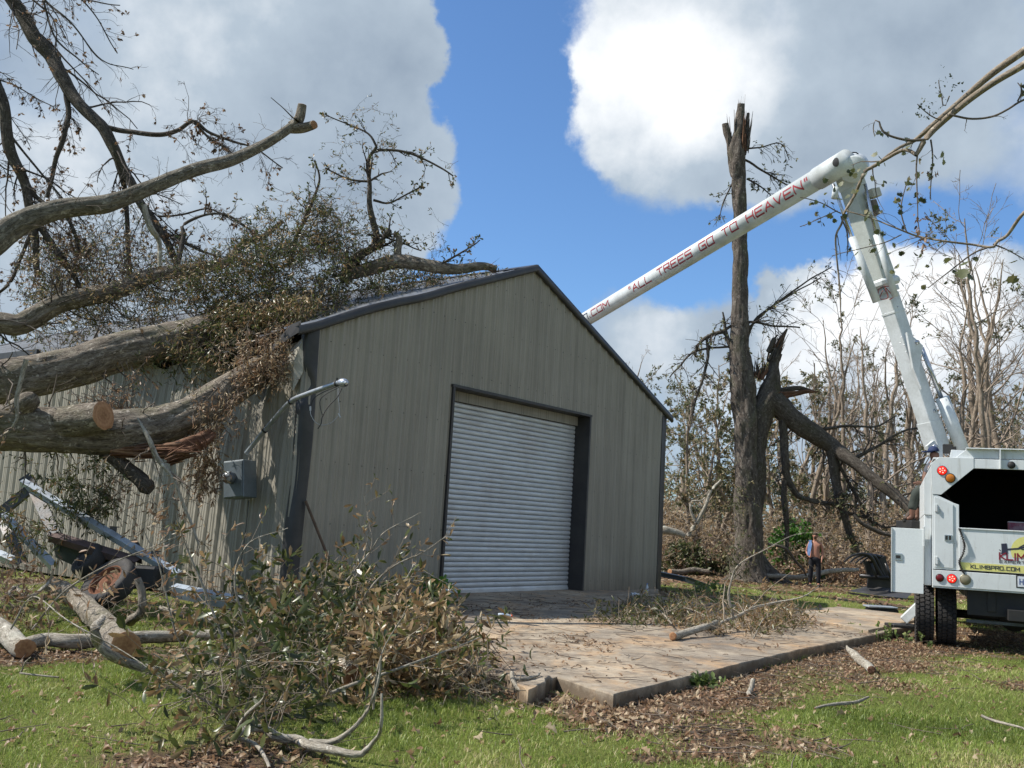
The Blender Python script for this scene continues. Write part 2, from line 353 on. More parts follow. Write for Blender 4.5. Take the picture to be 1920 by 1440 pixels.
# ------------------------------------------------------------------ concrete
t = NT('old_concrete'); pv = t.vec('World'); a = t.noise(pv, .55, 5, .6, .6); b = t.noise(pv, 5, 7, .65); c_ = t.noise(pv, 90, 4, .7); s_ = t.noise(t.vec('World', (1, .6, 1)), 1.6, 5, .7, .5)
c = t.ramp(a, [(.34, (.20, .17, .135)), (.5, (.33, .275, .205)), (.64, (.43, .35, .25))])
c = t.mix(t.mr(s_, .47, .64, 0, .75), c, (.42, .26, .13)); c = t.mix(t.mr(b, .48, .66, 0, .7), c, (.14, .11, .085)); c = t.mix(t.mr(c_, .5, .7, 0, .55), c, (.5, .46, .40))
dk = t.noise(pv, 1.3, 8, .74, .3); c = t.mix(t.mr(dk, .5, .68, 0, .75), c, (.10, .078, .06))
vo = t.n('ShaderNodeTexVoronoi', feature='DISTANCE_TO_EDGE'); vo.inputs['Scale'].default_value = .22; wv = t.n('ShaderNodeVectorMath', operation='MULTIPLY_ADD')
wn_ = t.n('ShaderNodeTexNoise'); wn_.inputs['Scale'].default_value = 2; wn_.inputs['Detail'].default_value = 6; t.l(pv, wn_.inputs['Vector']); t.l(wn_.outputs['Color'], wv.inputs[0]); wv.inputs[1].default_value = (.5, .5, .5); t.l(pv, wv.inputs[2]); t.l(wv.outputs[0], vo.inputs['Vector'])
sz_ = t.n('ShaderNodeSeparateXYZ'); t.l(pv, sz_.inputs[0]); c = t.mix(t.mr(t.math('ADD', sz_.outputs[2], t.math('MULTIPLY', t.math('SUBTRACT', t.noise(pv, 2.6, 6, .7), .5), .34)), .04, .125, .85, 0), c, (.12, .09, .062))
t.col(c); t.rough(.9, 0, .2); t.bump(t.math('ADD', t.math('MULTIPLY', b, 1.), t.math('MULTIPLY', c_, .7)), .5, .012); M_conc = t.m
def slab(name, poly, z, th, label=None, cat=None, sub=.16, rough=.012, kind='structure'):
    pts = []; n = len(poly)
    for i in range(n):
        a = np.array(poly[i]); b = np.array(poly[(i+1) % n]); k = max(int(np.linalg.norm(b-a)/sub), 1)
        for j in range(k):
            p = a+(b-a)*j/k; nn = np.array([b[1]-a[1], a[0]-b[0]]); nn = nn/np.linalg.norm(nn)
            pts.append(p+nn*((vnoise(p[0]*5, p[1]*5, 3)-.5)*rough*2+(vnoise(p[0]*17, p[1]*17, 4)-.5)*rough*1.6 if j else 0))
    pts = np.array(pts); m = len(pts); cen = pts.mean(0)
    inn = pts+(cen-pts)/np.linalg.norm(cen-pts, axis=1, keepdims=True)*.012
    mid = .004*np.sin(np.arange(m)*1.7)
    V = np.concatenate([np.c_[inn, np.full(m, z)], np.c_[pts, np.full(m, z-.012)+mid], np.c_[pts+(pts-cen)*.0, np.full(m, z-th)]])
    F = [tuple(range(m))]
    for r in (0, 1):
        for i in range(m): F.append((r*m+i, (r+1)*m+i, (r+1)*m+(i+1) % m, r*m+(i+1) % m))
    mb = MB(); mb.add(V, F); o = mb.build(name, M_conc, kind=kind); tag(o, label, cat); return o
slab('concrete_pavement', PAD, .12, .3)
# the second pour: a slightly higher pad that runs behind the truck
P2 = [G(*q, .17)[:2] for q in [(1628, 1181), (1738, 1157), (1678, 1148), (1572, 1137), (1505, 1142), (1518, 1158)]]
slab('concrete_pavement', P2, .165, .2)
ch = [G(*q, .1)[:2] for q in [(945, 1268), (990, 1303), (1033, 1275), (1020, 1258), (965, 1252)]]
slab('concrete_chunk', ch, .14, .16, 'broken chunk of concrete beside the slab corner', 'concrete', rough=.03, kind=None)
# ramp up to the roller door
rp = MB(); rz = .145
r0 = [B(3.2, -.02, rz), B(9.0, -.02, rz), B(9.0, .34, rz), B(3.2, .34, rz)]
rp.add([B(3.2, -.02, rz), B(9.2, -.02, rz), B(9.9, -1.25, .124), B(2.6, -1.6, .124), B(3.2, .4, rz), B(9.2, .4, rz)], [(0, 1, 2, 3), (0, 4, 5, 1)])
rp.build('concrete_ramp', M_conc, kind='structure')
# ------------------------------------------------------------------ metal building
Wd, He, Hp, Ln = 11.9, 4.48, 6.84, 16.5; Z0 = .03
D1, D2, DH = 3.56, 8.37, 4.01
def ztop(u): return He+(Hp-He)*(1-abs(u-Wd/2)/(Wd/2))
def wallmat(name, c, streak, amt=.55):
    t = NT(name); p = t.n('ShaderNodeNewGeometry').outputs['Position']
    # coordinate along the wall so that streaks run down each face
    def along(axv):
        d = t.n('ShaderNodeVectorMath', operation='DOT_PRODUCT'); t.l(p, d.inputs[0]); d.inputs[1].default_value = tuple(axv); return d.outputs['Value']
    xy = t.n('ShaderNodeCombineXYZ'); t.l(along(DU), xy.inputs[0]); t.l(along(DN), xy.inputs[1]); t.l(along(DZ), xy.inputs[2])
    sc = t.n('ShaderNodeVectorMath', operation='MULTIPLY'); t.l(xy.outputs[0], sc.inputs[0]); sc.inputs[1].default_value = (3.2, 3.2, .16)
    sc2 = t.n('ShaderNodeVectorMath', operation='MULTIPLY'); t.l(xy.outputs[0], sc2.inputs[0]); sc2.inputs[1].default_value = (18, 18, .5)
    a = t.noise(sc.outputs[0], 1, 5, .55); b = t.noise(sc2.outputs[0], 1, 4, .6); f = t.noise(xy.outputs[0], 45, 5, .7); g = t.noise(xy.outputs[0], .8, 5, .6)
    m = t.mix(t.mr(a, .4, .68, 0, amt), c, streak); m = t.mix(t.mr(b, .46, .72, 0, amt*.7), m, tuple(x*.72 for x in streak)); m = t.mix(t.mr(g, .45, .7, 0, .35), m, tuple(min(1, x*1.22) for x in c))
    m = t.mix(t.mr(f, .55, .75, 0, .35), m, tuple(x*.6 for x in streak))
    # rib shading painted into the wall colour: dark lines along each rib's foot
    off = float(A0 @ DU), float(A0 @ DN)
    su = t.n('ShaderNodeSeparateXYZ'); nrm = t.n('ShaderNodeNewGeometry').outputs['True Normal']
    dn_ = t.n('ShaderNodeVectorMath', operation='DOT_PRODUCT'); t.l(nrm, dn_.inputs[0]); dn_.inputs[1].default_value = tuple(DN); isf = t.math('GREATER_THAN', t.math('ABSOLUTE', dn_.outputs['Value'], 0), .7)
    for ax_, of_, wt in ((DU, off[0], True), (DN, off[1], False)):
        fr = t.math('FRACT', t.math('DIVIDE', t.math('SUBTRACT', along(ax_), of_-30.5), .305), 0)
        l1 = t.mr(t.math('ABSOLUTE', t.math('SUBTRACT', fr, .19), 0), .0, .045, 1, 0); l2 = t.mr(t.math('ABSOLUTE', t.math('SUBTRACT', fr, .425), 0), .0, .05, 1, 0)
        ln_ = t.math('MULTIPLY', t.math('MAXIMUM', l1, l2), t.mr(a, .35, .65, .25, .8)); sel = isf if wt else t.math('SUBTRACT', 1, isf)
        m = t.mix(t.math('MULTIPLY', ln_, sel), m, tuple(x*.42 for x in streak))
    sx = t.n('ShaderNodeSeparateXYZ'); t.l(p, sx.inputs[0]); m = t.mix(t.mr(sx.outputs[2], .1, .7, .45, 0), m, (.12, .095, .07))
    t.col(m); t.rough(t.mr(f, .2, .8, .42, .62), 0, .35); t.bump(t.math('ADD', t.math('MULTIPLY', g, 2.5), t.math('MULTIPLY', f, .12)), .25, .02); return t.m
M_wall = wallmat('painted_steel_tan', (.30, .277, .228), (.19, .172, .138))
M_trim = worn('trim_dark_bronze', (.034, .033, .034), (.065, .062, .06), 3, .4, 0, .1, 'World', amt=.5)
M_jamb = worn('jamb_dark', (.035, .032, .032), (.06, .055, .05), 3, .5, 0, .1, 'World')
M_roof = worn('galvalume_roof', (.42, .43, .43), (.25, .23, .2), 2, .35, .6, .1, 'World')
bld = empty('metal_building', (A0[0], A0[1], 0), 'tan ribbed metal building with grey roller door, its left eave crushed', 'building')
def crush(v, z, top):
    """side wall sheets buckle inward and drop where the trunks landed"""
    h = np.clip(z/top, 0, 1)
    g = np.exp(-((v-1.7)/1.25)**2)+.8*np.exp(-((v-4.2)/1.0)**2)
    inw = (.34*g*h**2.2+np.where(v < 2.6, .075*np.sin(v*7.5+z*1.1)*h**1.3*np.clip(v*3, 0, 1)*np.clip((2.6-v)*2, 0, 1), 0)
           + .05*np.sin(v*5.2-z*2.3)*h**2*g + .035*np.sin(z*6+v*3)*np.exp(-((z-3.6)/.7)**2)*np.clip(1.6-v, 0, 1)*np.clip(v*4, 0, 1))
    dz = -.11*g*h**2*top
    return inw, dz
RIB = [(0, 0), (.055, 0), (.078, .034), (.112, .034), (.135, 0), (.20, 0), (.206, .006), (.226, .006), (.232, 0), (.264, 0), (.27, .006), (.29, .006), (.296, 0)]
RIB = [(a*.305/.32, b) for a, b in RIB]
def profile(u0, u1):
    us = []; k = math.floor(u0/.305)-1
    while k*.305 < u1:
        for a, b in RIB:
            u = k*.305+a
            if u0+.004 < u < u1-.004: us.append((u, b))
        k += 1
    return [(u0, 0)]+us+[(u1, 0)]
def panel_front(u0, u1, zb, back=False):
    pr = profile(u0, u1)
    if u0 < Wd/2 < u1: pr = sorted(pr+[(Wd/2, .0)])
    n = len(pr); nz = 5
    u = np.array([p[0] for p in pr]); h = np.array([p[1] for p in pr]); zt = np.array([ztop(a) for a in u])-.01
    s = np.linspace(0, 1, nz)[:, None]; z = zb+(zt-zb)*s
    v = np.broadcast_to((Ln+h if back else -h), z.shape)+.006*np.sin(u*1.3+z*1.9)*(0 if back else 1)*np.clip(z-.3, 0, 1)
    V = BA(np.broadcast_to(u, z.shape), v, z).reshape(-1, 3); i = np.arange(nz*n).reshape(nz, n)
    Fq = np.stack([i[:-1, :-1], i[:-1, 1:], i[1:, 1:], i[1:, :-1]], -1).reshape(-1, 4)
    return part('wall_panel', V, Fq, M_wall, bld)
cuts = [0]+[k*.915 for k in range(1, 13)]+[Wd]
for a, b in zip(cuts[:-1], cuts[1:]):
    ed = sorted(set([a, b]+[d for d in (D1, D2) if a < d < b]))
    for x0, x1 in zip(ed[:-1], ed[1:]):
        m_ = (x0+x1)/2; panel_front(x0, x1, DH if D1 < m_ < D2 else Z0)
    panel_front(a, b, Z0, True)
def panel_side(v0, v1, u, sgn, crushed):
    pr = profile(v0, v1); n = len(pr); nz = 36 if crushed else 4
    v = np.array([p[0] for p in pr]); h = np.array([p[1] for p in pr]); z = np.linspace(Z0, He-.01, nz)[:, None]*np.ones(n)
    V_ = np.broadcast_to(v, z.shape); uu = np.full(z.shape, u)+sgn*h
    if crushed:
        i_, dz = crush(V_, z, He); uu = uu+i_; z = z+dz
        z = z - np.where(V_ > .0, .1*np.clip(vnoise(V_*3.1, z*0, 8)-.4, 0, 1)*(z > He-1.2)*(z-He+1.2)*np.exp(-((V_-3)/2.5)**2)*2, 0)
    Vt = BA(uu, V_, z).reshape(-1, 3); i = np.arange(nz*n).reshape(nz, n)
    Fq = np.stack([i[:-1, :-1], i[:-1, 1:], i[1:, 1:], i[1:, :-1]], -1).reshape(-1, 4)
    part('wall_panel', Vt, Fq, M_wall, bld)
vc = [k*.915 for k in range(19)]; vc[-1] = Ln
for a, b in zip(vc[:-1], vc[1:]):
    panel_side(a, b, 0, -1, a < 6.5); panel_side(a, b, Wd, 1, False)
# corner trims: two flanges; the front left one is dented near the eave
def corner(u, v, su, sv, top, dent):
    nz = 40 if dent else 2; z = np.linspace(Z0, top, nz)
    w1, w2 = .17, .16; o = .04
    prof = [(u-su*(w1), v-sv*o*1.0), (u+su*(o), v-sv*o), (u+su*o, v+sv*w2)]
    V = []
    for zz in z:
        for k, (a, b) in enumerate(prof):
            if dent:
                j, dz = crush(np.array(max(b, 0.0)), np.array(zz), He)
                h = zz/top; bow = .05*math.exp(-((zz-2.7)/1.2)**2)
                kk = (.10*math.exp(-((zz-3.55)/.16)**2)-.05*math.exp(-((zz-3.2)/.2)**2)+.03*math.sin(zz*4))*(1 if k else .15)*h
                a = a+bow+(kk if k != 0 else 0)+(float(j)*.5 if k == 2 else 0)
                b = b-(.03*math.sin(zz*9)*math.exp(-((zz-3.6)/.5)**2) if k else 0)
            V.append(B(a, b, zz))
    V = np.array(V); i = np.arange(nz*3).reshape(nz, 3)
    part('corner_trim', V, np.stack([i[:-1, :-1], i[:-1, 1:], i[1:, 1:], i[1:, :-1]], -1).reshape(-1, 4), M_trim, bld)
corner(0, 0, -1, 1, He-.03, True); corner(Wd, 0, 1, 1, He-.03, False)
corner(0, Ln, -1, -1, He-.03, False); corner(Wd, Ln, 1, -1, He-.03, False)
# rake trims along the front and back gables
sl_ = (Hp-He)/(Wd/2); th_ = math.atan(sl_)
for v_ in (-.06, Ln+.06):
    for s_ in (0, 1):
        n = 14; V = []
        for k in range(n+1):
            q = k/n; u = -.30+q*(Wd/2+.30) if s_ == 0 else Wd+.30-q*(Wd/2+.30)
            z = He+sl_*(u if s_ == 0 else Wd-u)+.10
            dent = 0
            if s_ == 0 and v_ < 0: dent = -.07*math.exp(-(u/.8)**2)-.03*math.exp(-((u-2.6)/.5)**2)
            g = -1 if v_ < 0 else 1
            wb = .012*math.sin(u*3.3) if s_ == 0 else 0
            V += [B(u, v_-g*.20, z+.005+dent), B(u, v_+g*.03, z+.02+dent), B(u, v_+g*(.045+wb), z-.10+dent), B(u, v_+g*.02, z-.135+dent), B(u, v_-g*.02, z-.14+dent)]
        i = np.arange((n+1)*5).reshape(n+1, 5)
        part('rake_trim', np.array(V), np.stack([i[:-1, :-1], i[:-1, 1:], i[1:, 1:], i[1:, :-1]], -1).reshape(-1, 4), M_trim, bld)
# the open, bent end of the front left rake trim and the torn flap beneath it
mb = MB()
pe = [B(-.28, -.07, He-.0), B(-.28, -.08, He-.16), B(-.33, .10, He-.26), B(-.42, .36, He-.46), B(-.41, .37, He-.36), B(-.32, .12, He-.06)]
mb.add(pe, [(0, 1, 2, 5), (5, 2, 3, 4)]); mb.add([p+np.array([.02, .0, .03]) for p in pe], [(0, 1, 2, 5), (5, 2, 3, 4)])
mb.build('eave_trim', M_jamb, bld, label='torn and hanging eave trim at the near left corner')
mb = MB(); fl = [(-.03, .10, 4.30), (-.05, .34, 4.12), (-.13, .42, 3.85), (-.05, .30, 3.55), (-.10, .16, 3.42), (-.02, .05, 3.72), (-.10, .2, 3.9)]
P_ = [B(*q) for q in fl]; mb.add(P_, [(0, 1, 6), (1, 2, 6), (2, 3, 6), (3, 4, 6), (4, 5, 6), (5, 0, 6)])
mb.build('wall_panel', worn('bent_pale_steel', (.40, .38, .32), (.24, .22, .18), 5, .5, .1), bld, label='torn pale sheet folded out below the eave')
# roof sheets, pressed down under the trunks
def sag(u, v):
    return -.42*np.exp(-((v-2.3)/1.3)**2)*np.exp(-((u-.2)/1.6)**2)-.38*np.exp(-((v-5)/1.2)**2)*np.exp(-((u-.3)/1.8)**2)
for s_ in (0, 1):
    for a, b in zip(vc[:-1], vc[1:]):
        pr = profile(a, b); v = np.array([p[0] for p in pr]); h = np.array([p[1] for p in pr]); ns = 16 if s_ == 0 and a < 8 else 2
        q = np.linspace(0, 1, ns)[:, None]; u1 = -.22+q*(Wd/2+.22); z = He+sl_*u1+.06+h+0*u1; VV = np.broadcast_to(v, z.shape); u1 = np.broadcast_to(u1, z.shape)
        if s_ == 0: z = z+sag(u1, VV)
        uu = u1 if s_ == 0 else Wd-u1
        Vt = BA(uu, VV, z).reshape(-1, 3); i = np.arange(Vt.shape[0]).reshape(z.shape)
        part('roof_panel', Vt, np.stack([i[:-1, :-1], i[:-1, 1:], i[1:, 1:], i[1:, :-1]], -1).reshape(-1, 4), M_roof, bld)
mb = MB(); mb.add([B(Wd/2-.2, -.05, Hp+.11-.2*sl_), B(Wd/2, -.05, Hp+.125), B(Wd/2+.2, -.05, Hp+.11-.2*sl_), B(Wd/2-.2, Ln, Hp+.11-.2*sl_), B(Wd/2, Ln, Hp+.125), B(Wd/2+.2, Ln, Hp+.11-.2*sl_)], [(0, 1, 4, 3), (1, 2, 5, 4)])
mb.build('ridge_cap', M_trim, bld)
for u_ in (-.24, Wd+.24):
    mb = MB(); mb.box(B(u_, Ln/2+4.0 if u_ < 0 else Ln/2, He-.0), (.09, Ln-8.2 if u_ < 0 else Ln, .13), np.array([DU, DN, DZ])); mb.build('eave_trim', M_trim, bld)
# door opening: jambs, header, hood
RV = .34
def fbox(u0, u1, v0, v1, z0, z1, mb): return mb.box(B((u0+u1)/2, (v0+v1)/2, (z0+z1)/2), (u1-u0, v1-v0, z1-z0), np.array([DU, DN, DZ]))
mb = MB(); fbox(D1-.012, D1+.045, -.05, RV+.1, .03, DH-.003, mb); mb.build('door_jamb', M_jamb, bld)
mb = MB(); fbox(D2-.045, D2+.012, -.05, RV+.1, .03, DH-.003, mb); mb.build('door_jamb', M_jamb, bld)
mb = MB(); fbox(D1-.03, D2+.03, -.055, RV-.02, DH, DH+.05, mb); mb.build('door_header', M_jamb, bld)
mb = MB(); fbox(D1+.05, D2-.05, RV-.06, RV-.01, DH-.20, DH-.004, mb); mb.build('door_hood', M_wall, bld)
M_slat = None
t = NT('roller_door_galvanised'); v = t.vec('World', (1, 1, 7)); a = t.noise(v, 2.2, 6, .6); b = t.noise(t.vec('World', (1, 1, 1)), 1.1, 5, .65); f = t.noise(t.vec('World'), 70, 4, .7); rs = t.noise(t.vec('World', (1, 1, 14)), 6, 5, .7)
c = t.mix(t.mr(a, .38, .66, 0, .6), (.60, .62, .635), (.43, .45, .465)); c = t.mix(t.mr(b, .48, .7, 0, .45), c, (.40, .38, .37)); c = t.mix(t.mr(rs, .6, .7, 0, .5), c, (.22, .13, .085)); c = t.mix(t.mr(f, .6, .72, 0, .5), c, (.62, .64, .65))
t.col(c); t.rough(t.mr(a, .3, .7, .38, .6), .25, .4); t.bump(f, .1, .003); M_slat = t.m
rd = MB()
fbox(D1+.045, D2-.045, RV+.045, RV+.06, .14, DH-.1, rd)
door = rd.build('roller_door', worn('door_groove', (.05, .04, .038), (.12, .06, .04), 8, .8, 0, .1, 'World'), bld)
ns_ = 37; zb_, zt_ = .15, DH-.20; hs = (zt_-zb_)/ns_
sv = []
pf = [(0, .012), (.04, -.004), (.2, -.016), (.5, -.024), (.8, -.016), (.93, -.004), (.955, .014)]
for uu in (D1+.05, D2-.05):
    for q, vv in pf: sv.append(DU*uu+DN*(RV+.02+vv)+DZ*(q*hs*.985))
k = len(pf); sf = [(i, k+i, k+i+1, i+1) for i in range(k-1)]
sme = bpy.data.meshes.new('slat'); sme.from_pydata([tuple(p) for p in sv], [], sf); sme.materials.append(M_slat)
for p_ in sme.polygons: p_.use_smooth = True
for i in range(ns_):
    o = bpy.data.objects.new('slat', sme); COL.objects.link(o); o.parent = door; o.location = (0, 0, zb_+i*hs)
mb = MB(); fbox(D1+.05, D2-.05, RV-.015, RV+.035, .146, .19, mb); mb.build('bottom_bar', M_slat, door)
# screws in rows across the sheets
mb = MB()
for zz in (.35, 1.35, 2.35, 3.35, 4.3, 5.3, 6.2):
    for k in range(39):
        u = k*.305+.16
        if zz > ztop(u)-.15 or (D1 < u < D2 and zz < DH+.05): continue
        mb.box(B(u, -.004, zz+.01*math.sin(k)), (.013, .012, .013), np.array([DU, DN, DZ]))
mb.build('screws', M_jamb, bld, kind='stuff')
# leaning pole at the front wall
lp = MB(); lp.cyl(B(.13, -.1, 1.70), B(.88, -.5, .02), .022, .022, 8)
tag(lp.build('leaning_pole', worn('rusty_pole', (.14, .09, .06), (.07, .05, .04), 9, .8)), 'thin rusty pole leaning against the left front corner of the metal building', 'pole')
# service mast and meter on the side wall
def SW(v, z, off=0.): return B(-off, v, z)
M_galv = worn('galvanised_pipe', (.42, .45, .48), (.24, .26, .28), 7, .35, .55, .05)
M_box = worn('meter_box_grey', (.165, .20, .225), (.11, .13, .145), 4, .45, .2, .05)
M_rub = worn('black_rubber', (.02, .02, .021), (.05, .045, .04), 4, .7, 0, .2)
M_wire = worn('bare_wire', (.45, .45, .45), (.3, .3, .3), 9, .3, .6)
mast = empty('service_mast', at(478, 870, 15.9), 'bent galvanised electric conduit sticking out from the crushed side wall with loose wires', 'conduit')
def rtube(path, r, k=10):
    path = np.array(path, float); n = len(path); tg = unit(np.gradient(path, axis=0)); up = np.array([.3, .2, 1.]); q = unit(np.cross(tg, up)); s2 = np.cross(tg, q)
    r = np.broadcast_to(np.asarray(r, float), (n,)); th = np.arange(k)*2*math.pi/k
    V = path[:, None]+r[:, None, None]*(np.cos(th)[None, :, None]*q[:, None]+np.sin(th)[None, :, None]*s2[:, None])
    i = np.arange(n*k).reshape(n, k); F = np.stack([i[:-1], np.roll(i, -1, 1)[:-1], np.roll(i, -1, 1)[1:], i[1:]], -1).reshape(-1, 4)
    return V.reshape(-1, 3), F
def smooth_path(pts, n=12):
    pts = np.array(pts, float); P = np.vstack([2*pts[0]-pts[1], pts, 2*pts[-1]-pts[-2]]); out = []
    for i in range(len(pts)-1):
        a, b, c, d = P[i:i+4]
        for t_ in np.linspace(0, 1, n, endpoint=False):
            out.append(.5*((2*b)+(-a+c)*t_+(2*a-5*b+4*c-d)*t_**2+(-a+3*b-3*c+d)*t_**3))
    out.append(pts[-1]); return np.array(out)
mp = smooth_path([at(462, 850, 15.95), at(490, 815, 15.75), at(515, 785, 15.55), at(545, 753, 15.2), at(575, 739, 14.9), at(640, 716, 14.35)], 8)
V, F = rtube(mp, .038, 14); part('conduit', V, F, M_galv, mast, True)
hd = mp[-1]; dr = unit(mp[-1]-mp[-3])
mb = MB()
rr = [.04, .062, .066, .060, .045, .02]; tt = [-.05, 0, .05, .09, .12, .135]
for i in range(5): mb.cyl(hd+dr*tt[i]+np.array([0, 0, -.012*i]), hd+dr*tt[i+1]+np.array([0, 0, -.012*(i+1)]), rr[i], rr[i+1], 14, i == 4)
mb.build('weatherhead', worn('cast_aluminium', (.55, .58, .62), (.4, .42, .46), 6, .3, .7), mast, True)
for q in ((545, 753, 15.2), (497, 806, 15.7), (634, 718, 14.4)):
    c = at(*q); k = np.argmin(np.linalg.norm(mp-c, axis=1)); k = min(max(k, 1), len(mp)-2); dd = unit(mp[k+1]-mp[k-1]); mb = MB(); mb.cyl(mp[k]-dd*.015, mp[k]+dd*.015, .048, .048, 12); mb.box(mp[k]+np.array([0, 0, .06]), (.02, .02, .05)); mb.build('strap', M_rub, mast)
def wire(pts, r, mat, lab=None):
    V, F = rtube(smooth_path([at(*p) for p in pts], 8), r, 6); part('wire', V, F, mat, mast, True, label=lab)
wire([(638, 722, 14.4), (605, 736, 14.35), (588, 748, 14.3), (582, 765, 14.3)], .007, M_rub)
wire([(582, 765, 14.3), (583, 778, 14.3), (592, 792, 14.3), (606, 797, 14.3), (622, 792, 14.3), (634, 780, 14.3)], .005, M_wire, 'bare looping wire')
wire([(636, 726, 14.4), (610, 740, 14.3), (600, 752, 14.3), (602, 770, 14.25), (606, 781, 14.25)], .006, M_rub)
wire([(641, 728, 14.3), (632, 745, 14.25), (616, 762, 14.2), (605, 780, 14.2), (602, 794, 14.2), (596, 804, 14.2)], .008, M_rub)
wire([(634, 727, 14.35), (634, 745, 14.3), (636, 762, 14.3), (636, 778, 14.3)], .004, M_wire, 'bare looping wire')
for a_, b_ in (((582, 762, 14.3), (582, 770, 14.3)), ((634, 775, 14.3), (638, 783, 14.3))):
    mb = MB(); mb.cyl(at(*a_), at(*b_), .014); mb.build('connector', M_wire, mast)
mtr = empty('electric_meter', SW(1.25, 1.85), 'grey electric meter box with round glass meter hanging askew on the buckled side wall', 'electric meter')
# leaning box: its front face looks along -DU
ax = np.array([DN, DU, DZ]); rot = math.radians(-7); yw = math.radians(14); ax = np.array([DN*math.cos(yw)-DU*math.sin(yw), DU*math.cos(yw)+DN*math.sin(yw), DZ])
ax2 = np.array([ax[0]*math.cos(rot)+ax[2]*math.sin(rot), ax[1], -ax[0]*math.sin(rot)+ax[2]*math.cos(rot)])
cb = SW(1.06, 1.98, .26)
mb = MB(); mb.box(cb, (.40, .34, .60), ax2); mb.build('box', M_box, mtr, bevel=.012)
mb = MB(); mb.box(cb-ax2[1]*.178+ax2[2]*0, (.36, .012, .56), ax2); mb.build('cover', M_box, mtr, bevel=.004)
mc = cb-ax2[1]*.17+ax2[2]*.02+ax2[0]*.02
mb = MB(); mb.cyl(mc, mc-ax2[1]*.12, .095, .095, 24); mb.build('meter_ring', worn('meter_ring', (.12, .14, .16), (.07, .08, .09), 5, .4, .3), mtr, True)
mb = MB(); mb.cyl(mc-ax2[1]*.12, mc-ax2[1]*.17, .085, .07, 24); mb.build('meter_glass', worn('meter_glass', (.35, .38, .40), (.2, .2, .2), 5, .1, 0), mtr, True)
# ground wire below the meter
V, F = rtube(smooth_path([SW(1.05, 1.66, .06), SW(1.07, 1.1, .05), SW(1.1, .6, .06), SW(1.1, .05, .05)], 6), .006, 6); part('ground_wire', V, F, M_rub, mtr, True)
# ------------------------------------------------------------------ vegetation tools
def frames(P):
    T = unit(np.gradient(P, axis=-2)); ref = np.where(np.abs(T[..., 2:3]) > .85, np.array([1., .1, 0]), np.array([.1, .05, 1.]))
    Q = unit(np.cross(T, ref)); S = np.cross(T, Q); return T, Q, S
def tubes(P, R, k=4):
    """P (n,m,3), R (n,m) -> verts, quads"""
    n, m, _ = P.shape; T, Q, S = frames(P); th = np.arange(k)*2*math.pi/k
    V = P[:, :, None]+R[:, :, None, None]*(np.cos(th)[:, None]*Q[:, :, None]+np.sin(th)[:, None]*S[:, :, None])
    i = np.arange(n*m*k).reshape(n, m, k); j = np.roll(i, -1, 2)
    F = np.stack([i[:, :-1], j[:, :-1], j[:, 1:], i[:, 1:]], -1).reshape(-1, 4)
    return V.reshape(-1, 3), F
class Acc:
    def __init__(s): s.V = []; s.F = []; s.A = []; s.n = 0
    def add(s, V, F, A=None):
        if len(V) == 0: return
        s.V.append(V); s.F.append(F+s.n); s.A.append(A if A is not None else np.zeros(len(V))); s.n += len(V)
    def part(s, name, mat, parent, attr=None, smooth=True, **kw):
        if not s.V: return None
        V = np.concatenate(s.V); F = np.concatenate(s.F); A = {attr: np.concatenate(s.A)} if attr else None
        return part(name, V, F, mat, parent, smooth, A, **kw)
def children(P, R, nch, t0, t1, ang, lenf, rf, m=6, wander=.12, trop=(0, 0, 0), rng=RNG, L=None, minr=.003):
    n, mm, _ = P.shape; T = unit(np.gradient(P, axis=1))
    if L is None: L = np.linalg.norm(np.diff(P, axis=1), axis=2).sum(1)
    idx = np.repeat(np.arange(n), nch); N = len(idx)
    t = rng.uniform(t0, t1, N)*(mm-1); i0 = np.minimum(t.astype(int), mm-2); fr = (t-i0)[:, None]
    p = P[idx, i0]*(1-fr)+P[idx, i0+1]*fr; d = unit(T[idx, i0]); r0 = R[idx, i0]*(1-fr[:, 0])+R[idx, i0+1]*fr[:, 0]
    rnd = unit(rng.normal(size=(N, 3))); pr = unit(np.cross(d, rnd)); a = rng.uniform(*ang, N)[:, None]
    dr = d*np.cos(a)+pr*np.sin(a); ln = L[idx]*rng.uniform(*lenf, N)*(1-.45*t/(mm-1))
    return grow(p, dr, ln, np.maximum(r0*rf*rng.uniform(.7, 1.1, N), minr), m, wander, trop, rng, minr)
def grow(p, d, ln, r, m=6, wander=.12, trop=(0, 0, 0), rng=RNG, minr=.003):
    N = len(p); P = np.zeros((N, m, 3)); P[:, 0] = p; d = unit(d); st = (ln/(m-1))[:, None]; trop = np.array(trop, float)
    for k in range(1, m):
        d = unit(d+rng.normal(size=(N, 3))*wander+trop*np.ones((N, 1))); P[:, k] = P[:, k-1]+d*st
    R = r[:, None]*np.linspace(1, .35, m)[None]; return P, np.maximum(R, minr*.8)
T_SIMPLE = (np.array([(0, 0, 0), (.5, .5, .12), (1, 0, -.05), (.45, -.5, .12)]), np.array([(0, 1, 2), (0, 2, 3)]))
T_OBL = (np.array([(0, 0, 0), (.3, .34, .10), (.35, 0, .03), (.3, -.34, .10), (.72, .46, .06), (.74, 0, -.02), (.72, -.46, .06), (1, 0, -.12)]),
         np.array([(0, 2, 1), (0, 3, 2), (1, 2, 5), (1, 5, 4), (2, 3, 6), (2, 6, 5), (4, 5, 7), (5, 6, 7)]))
_s = [(0, 0), (.12, .30), (.02, .62), (.30, .40), (.42, .62), (.62, .34), (.80, .42), (1, 0), (.80, -.42), (.62, -.34), (.42, -.62), (.30, -.40), (.02, -.62), (.12, -.30)]
T_LOBE = (np.array([(a, b, .12*abs(b)-.05*a) for a, b in _s]+[(.35, 0, -.02)]), np.array([(14, (i+1) % 14, i) for i in range(14)]))
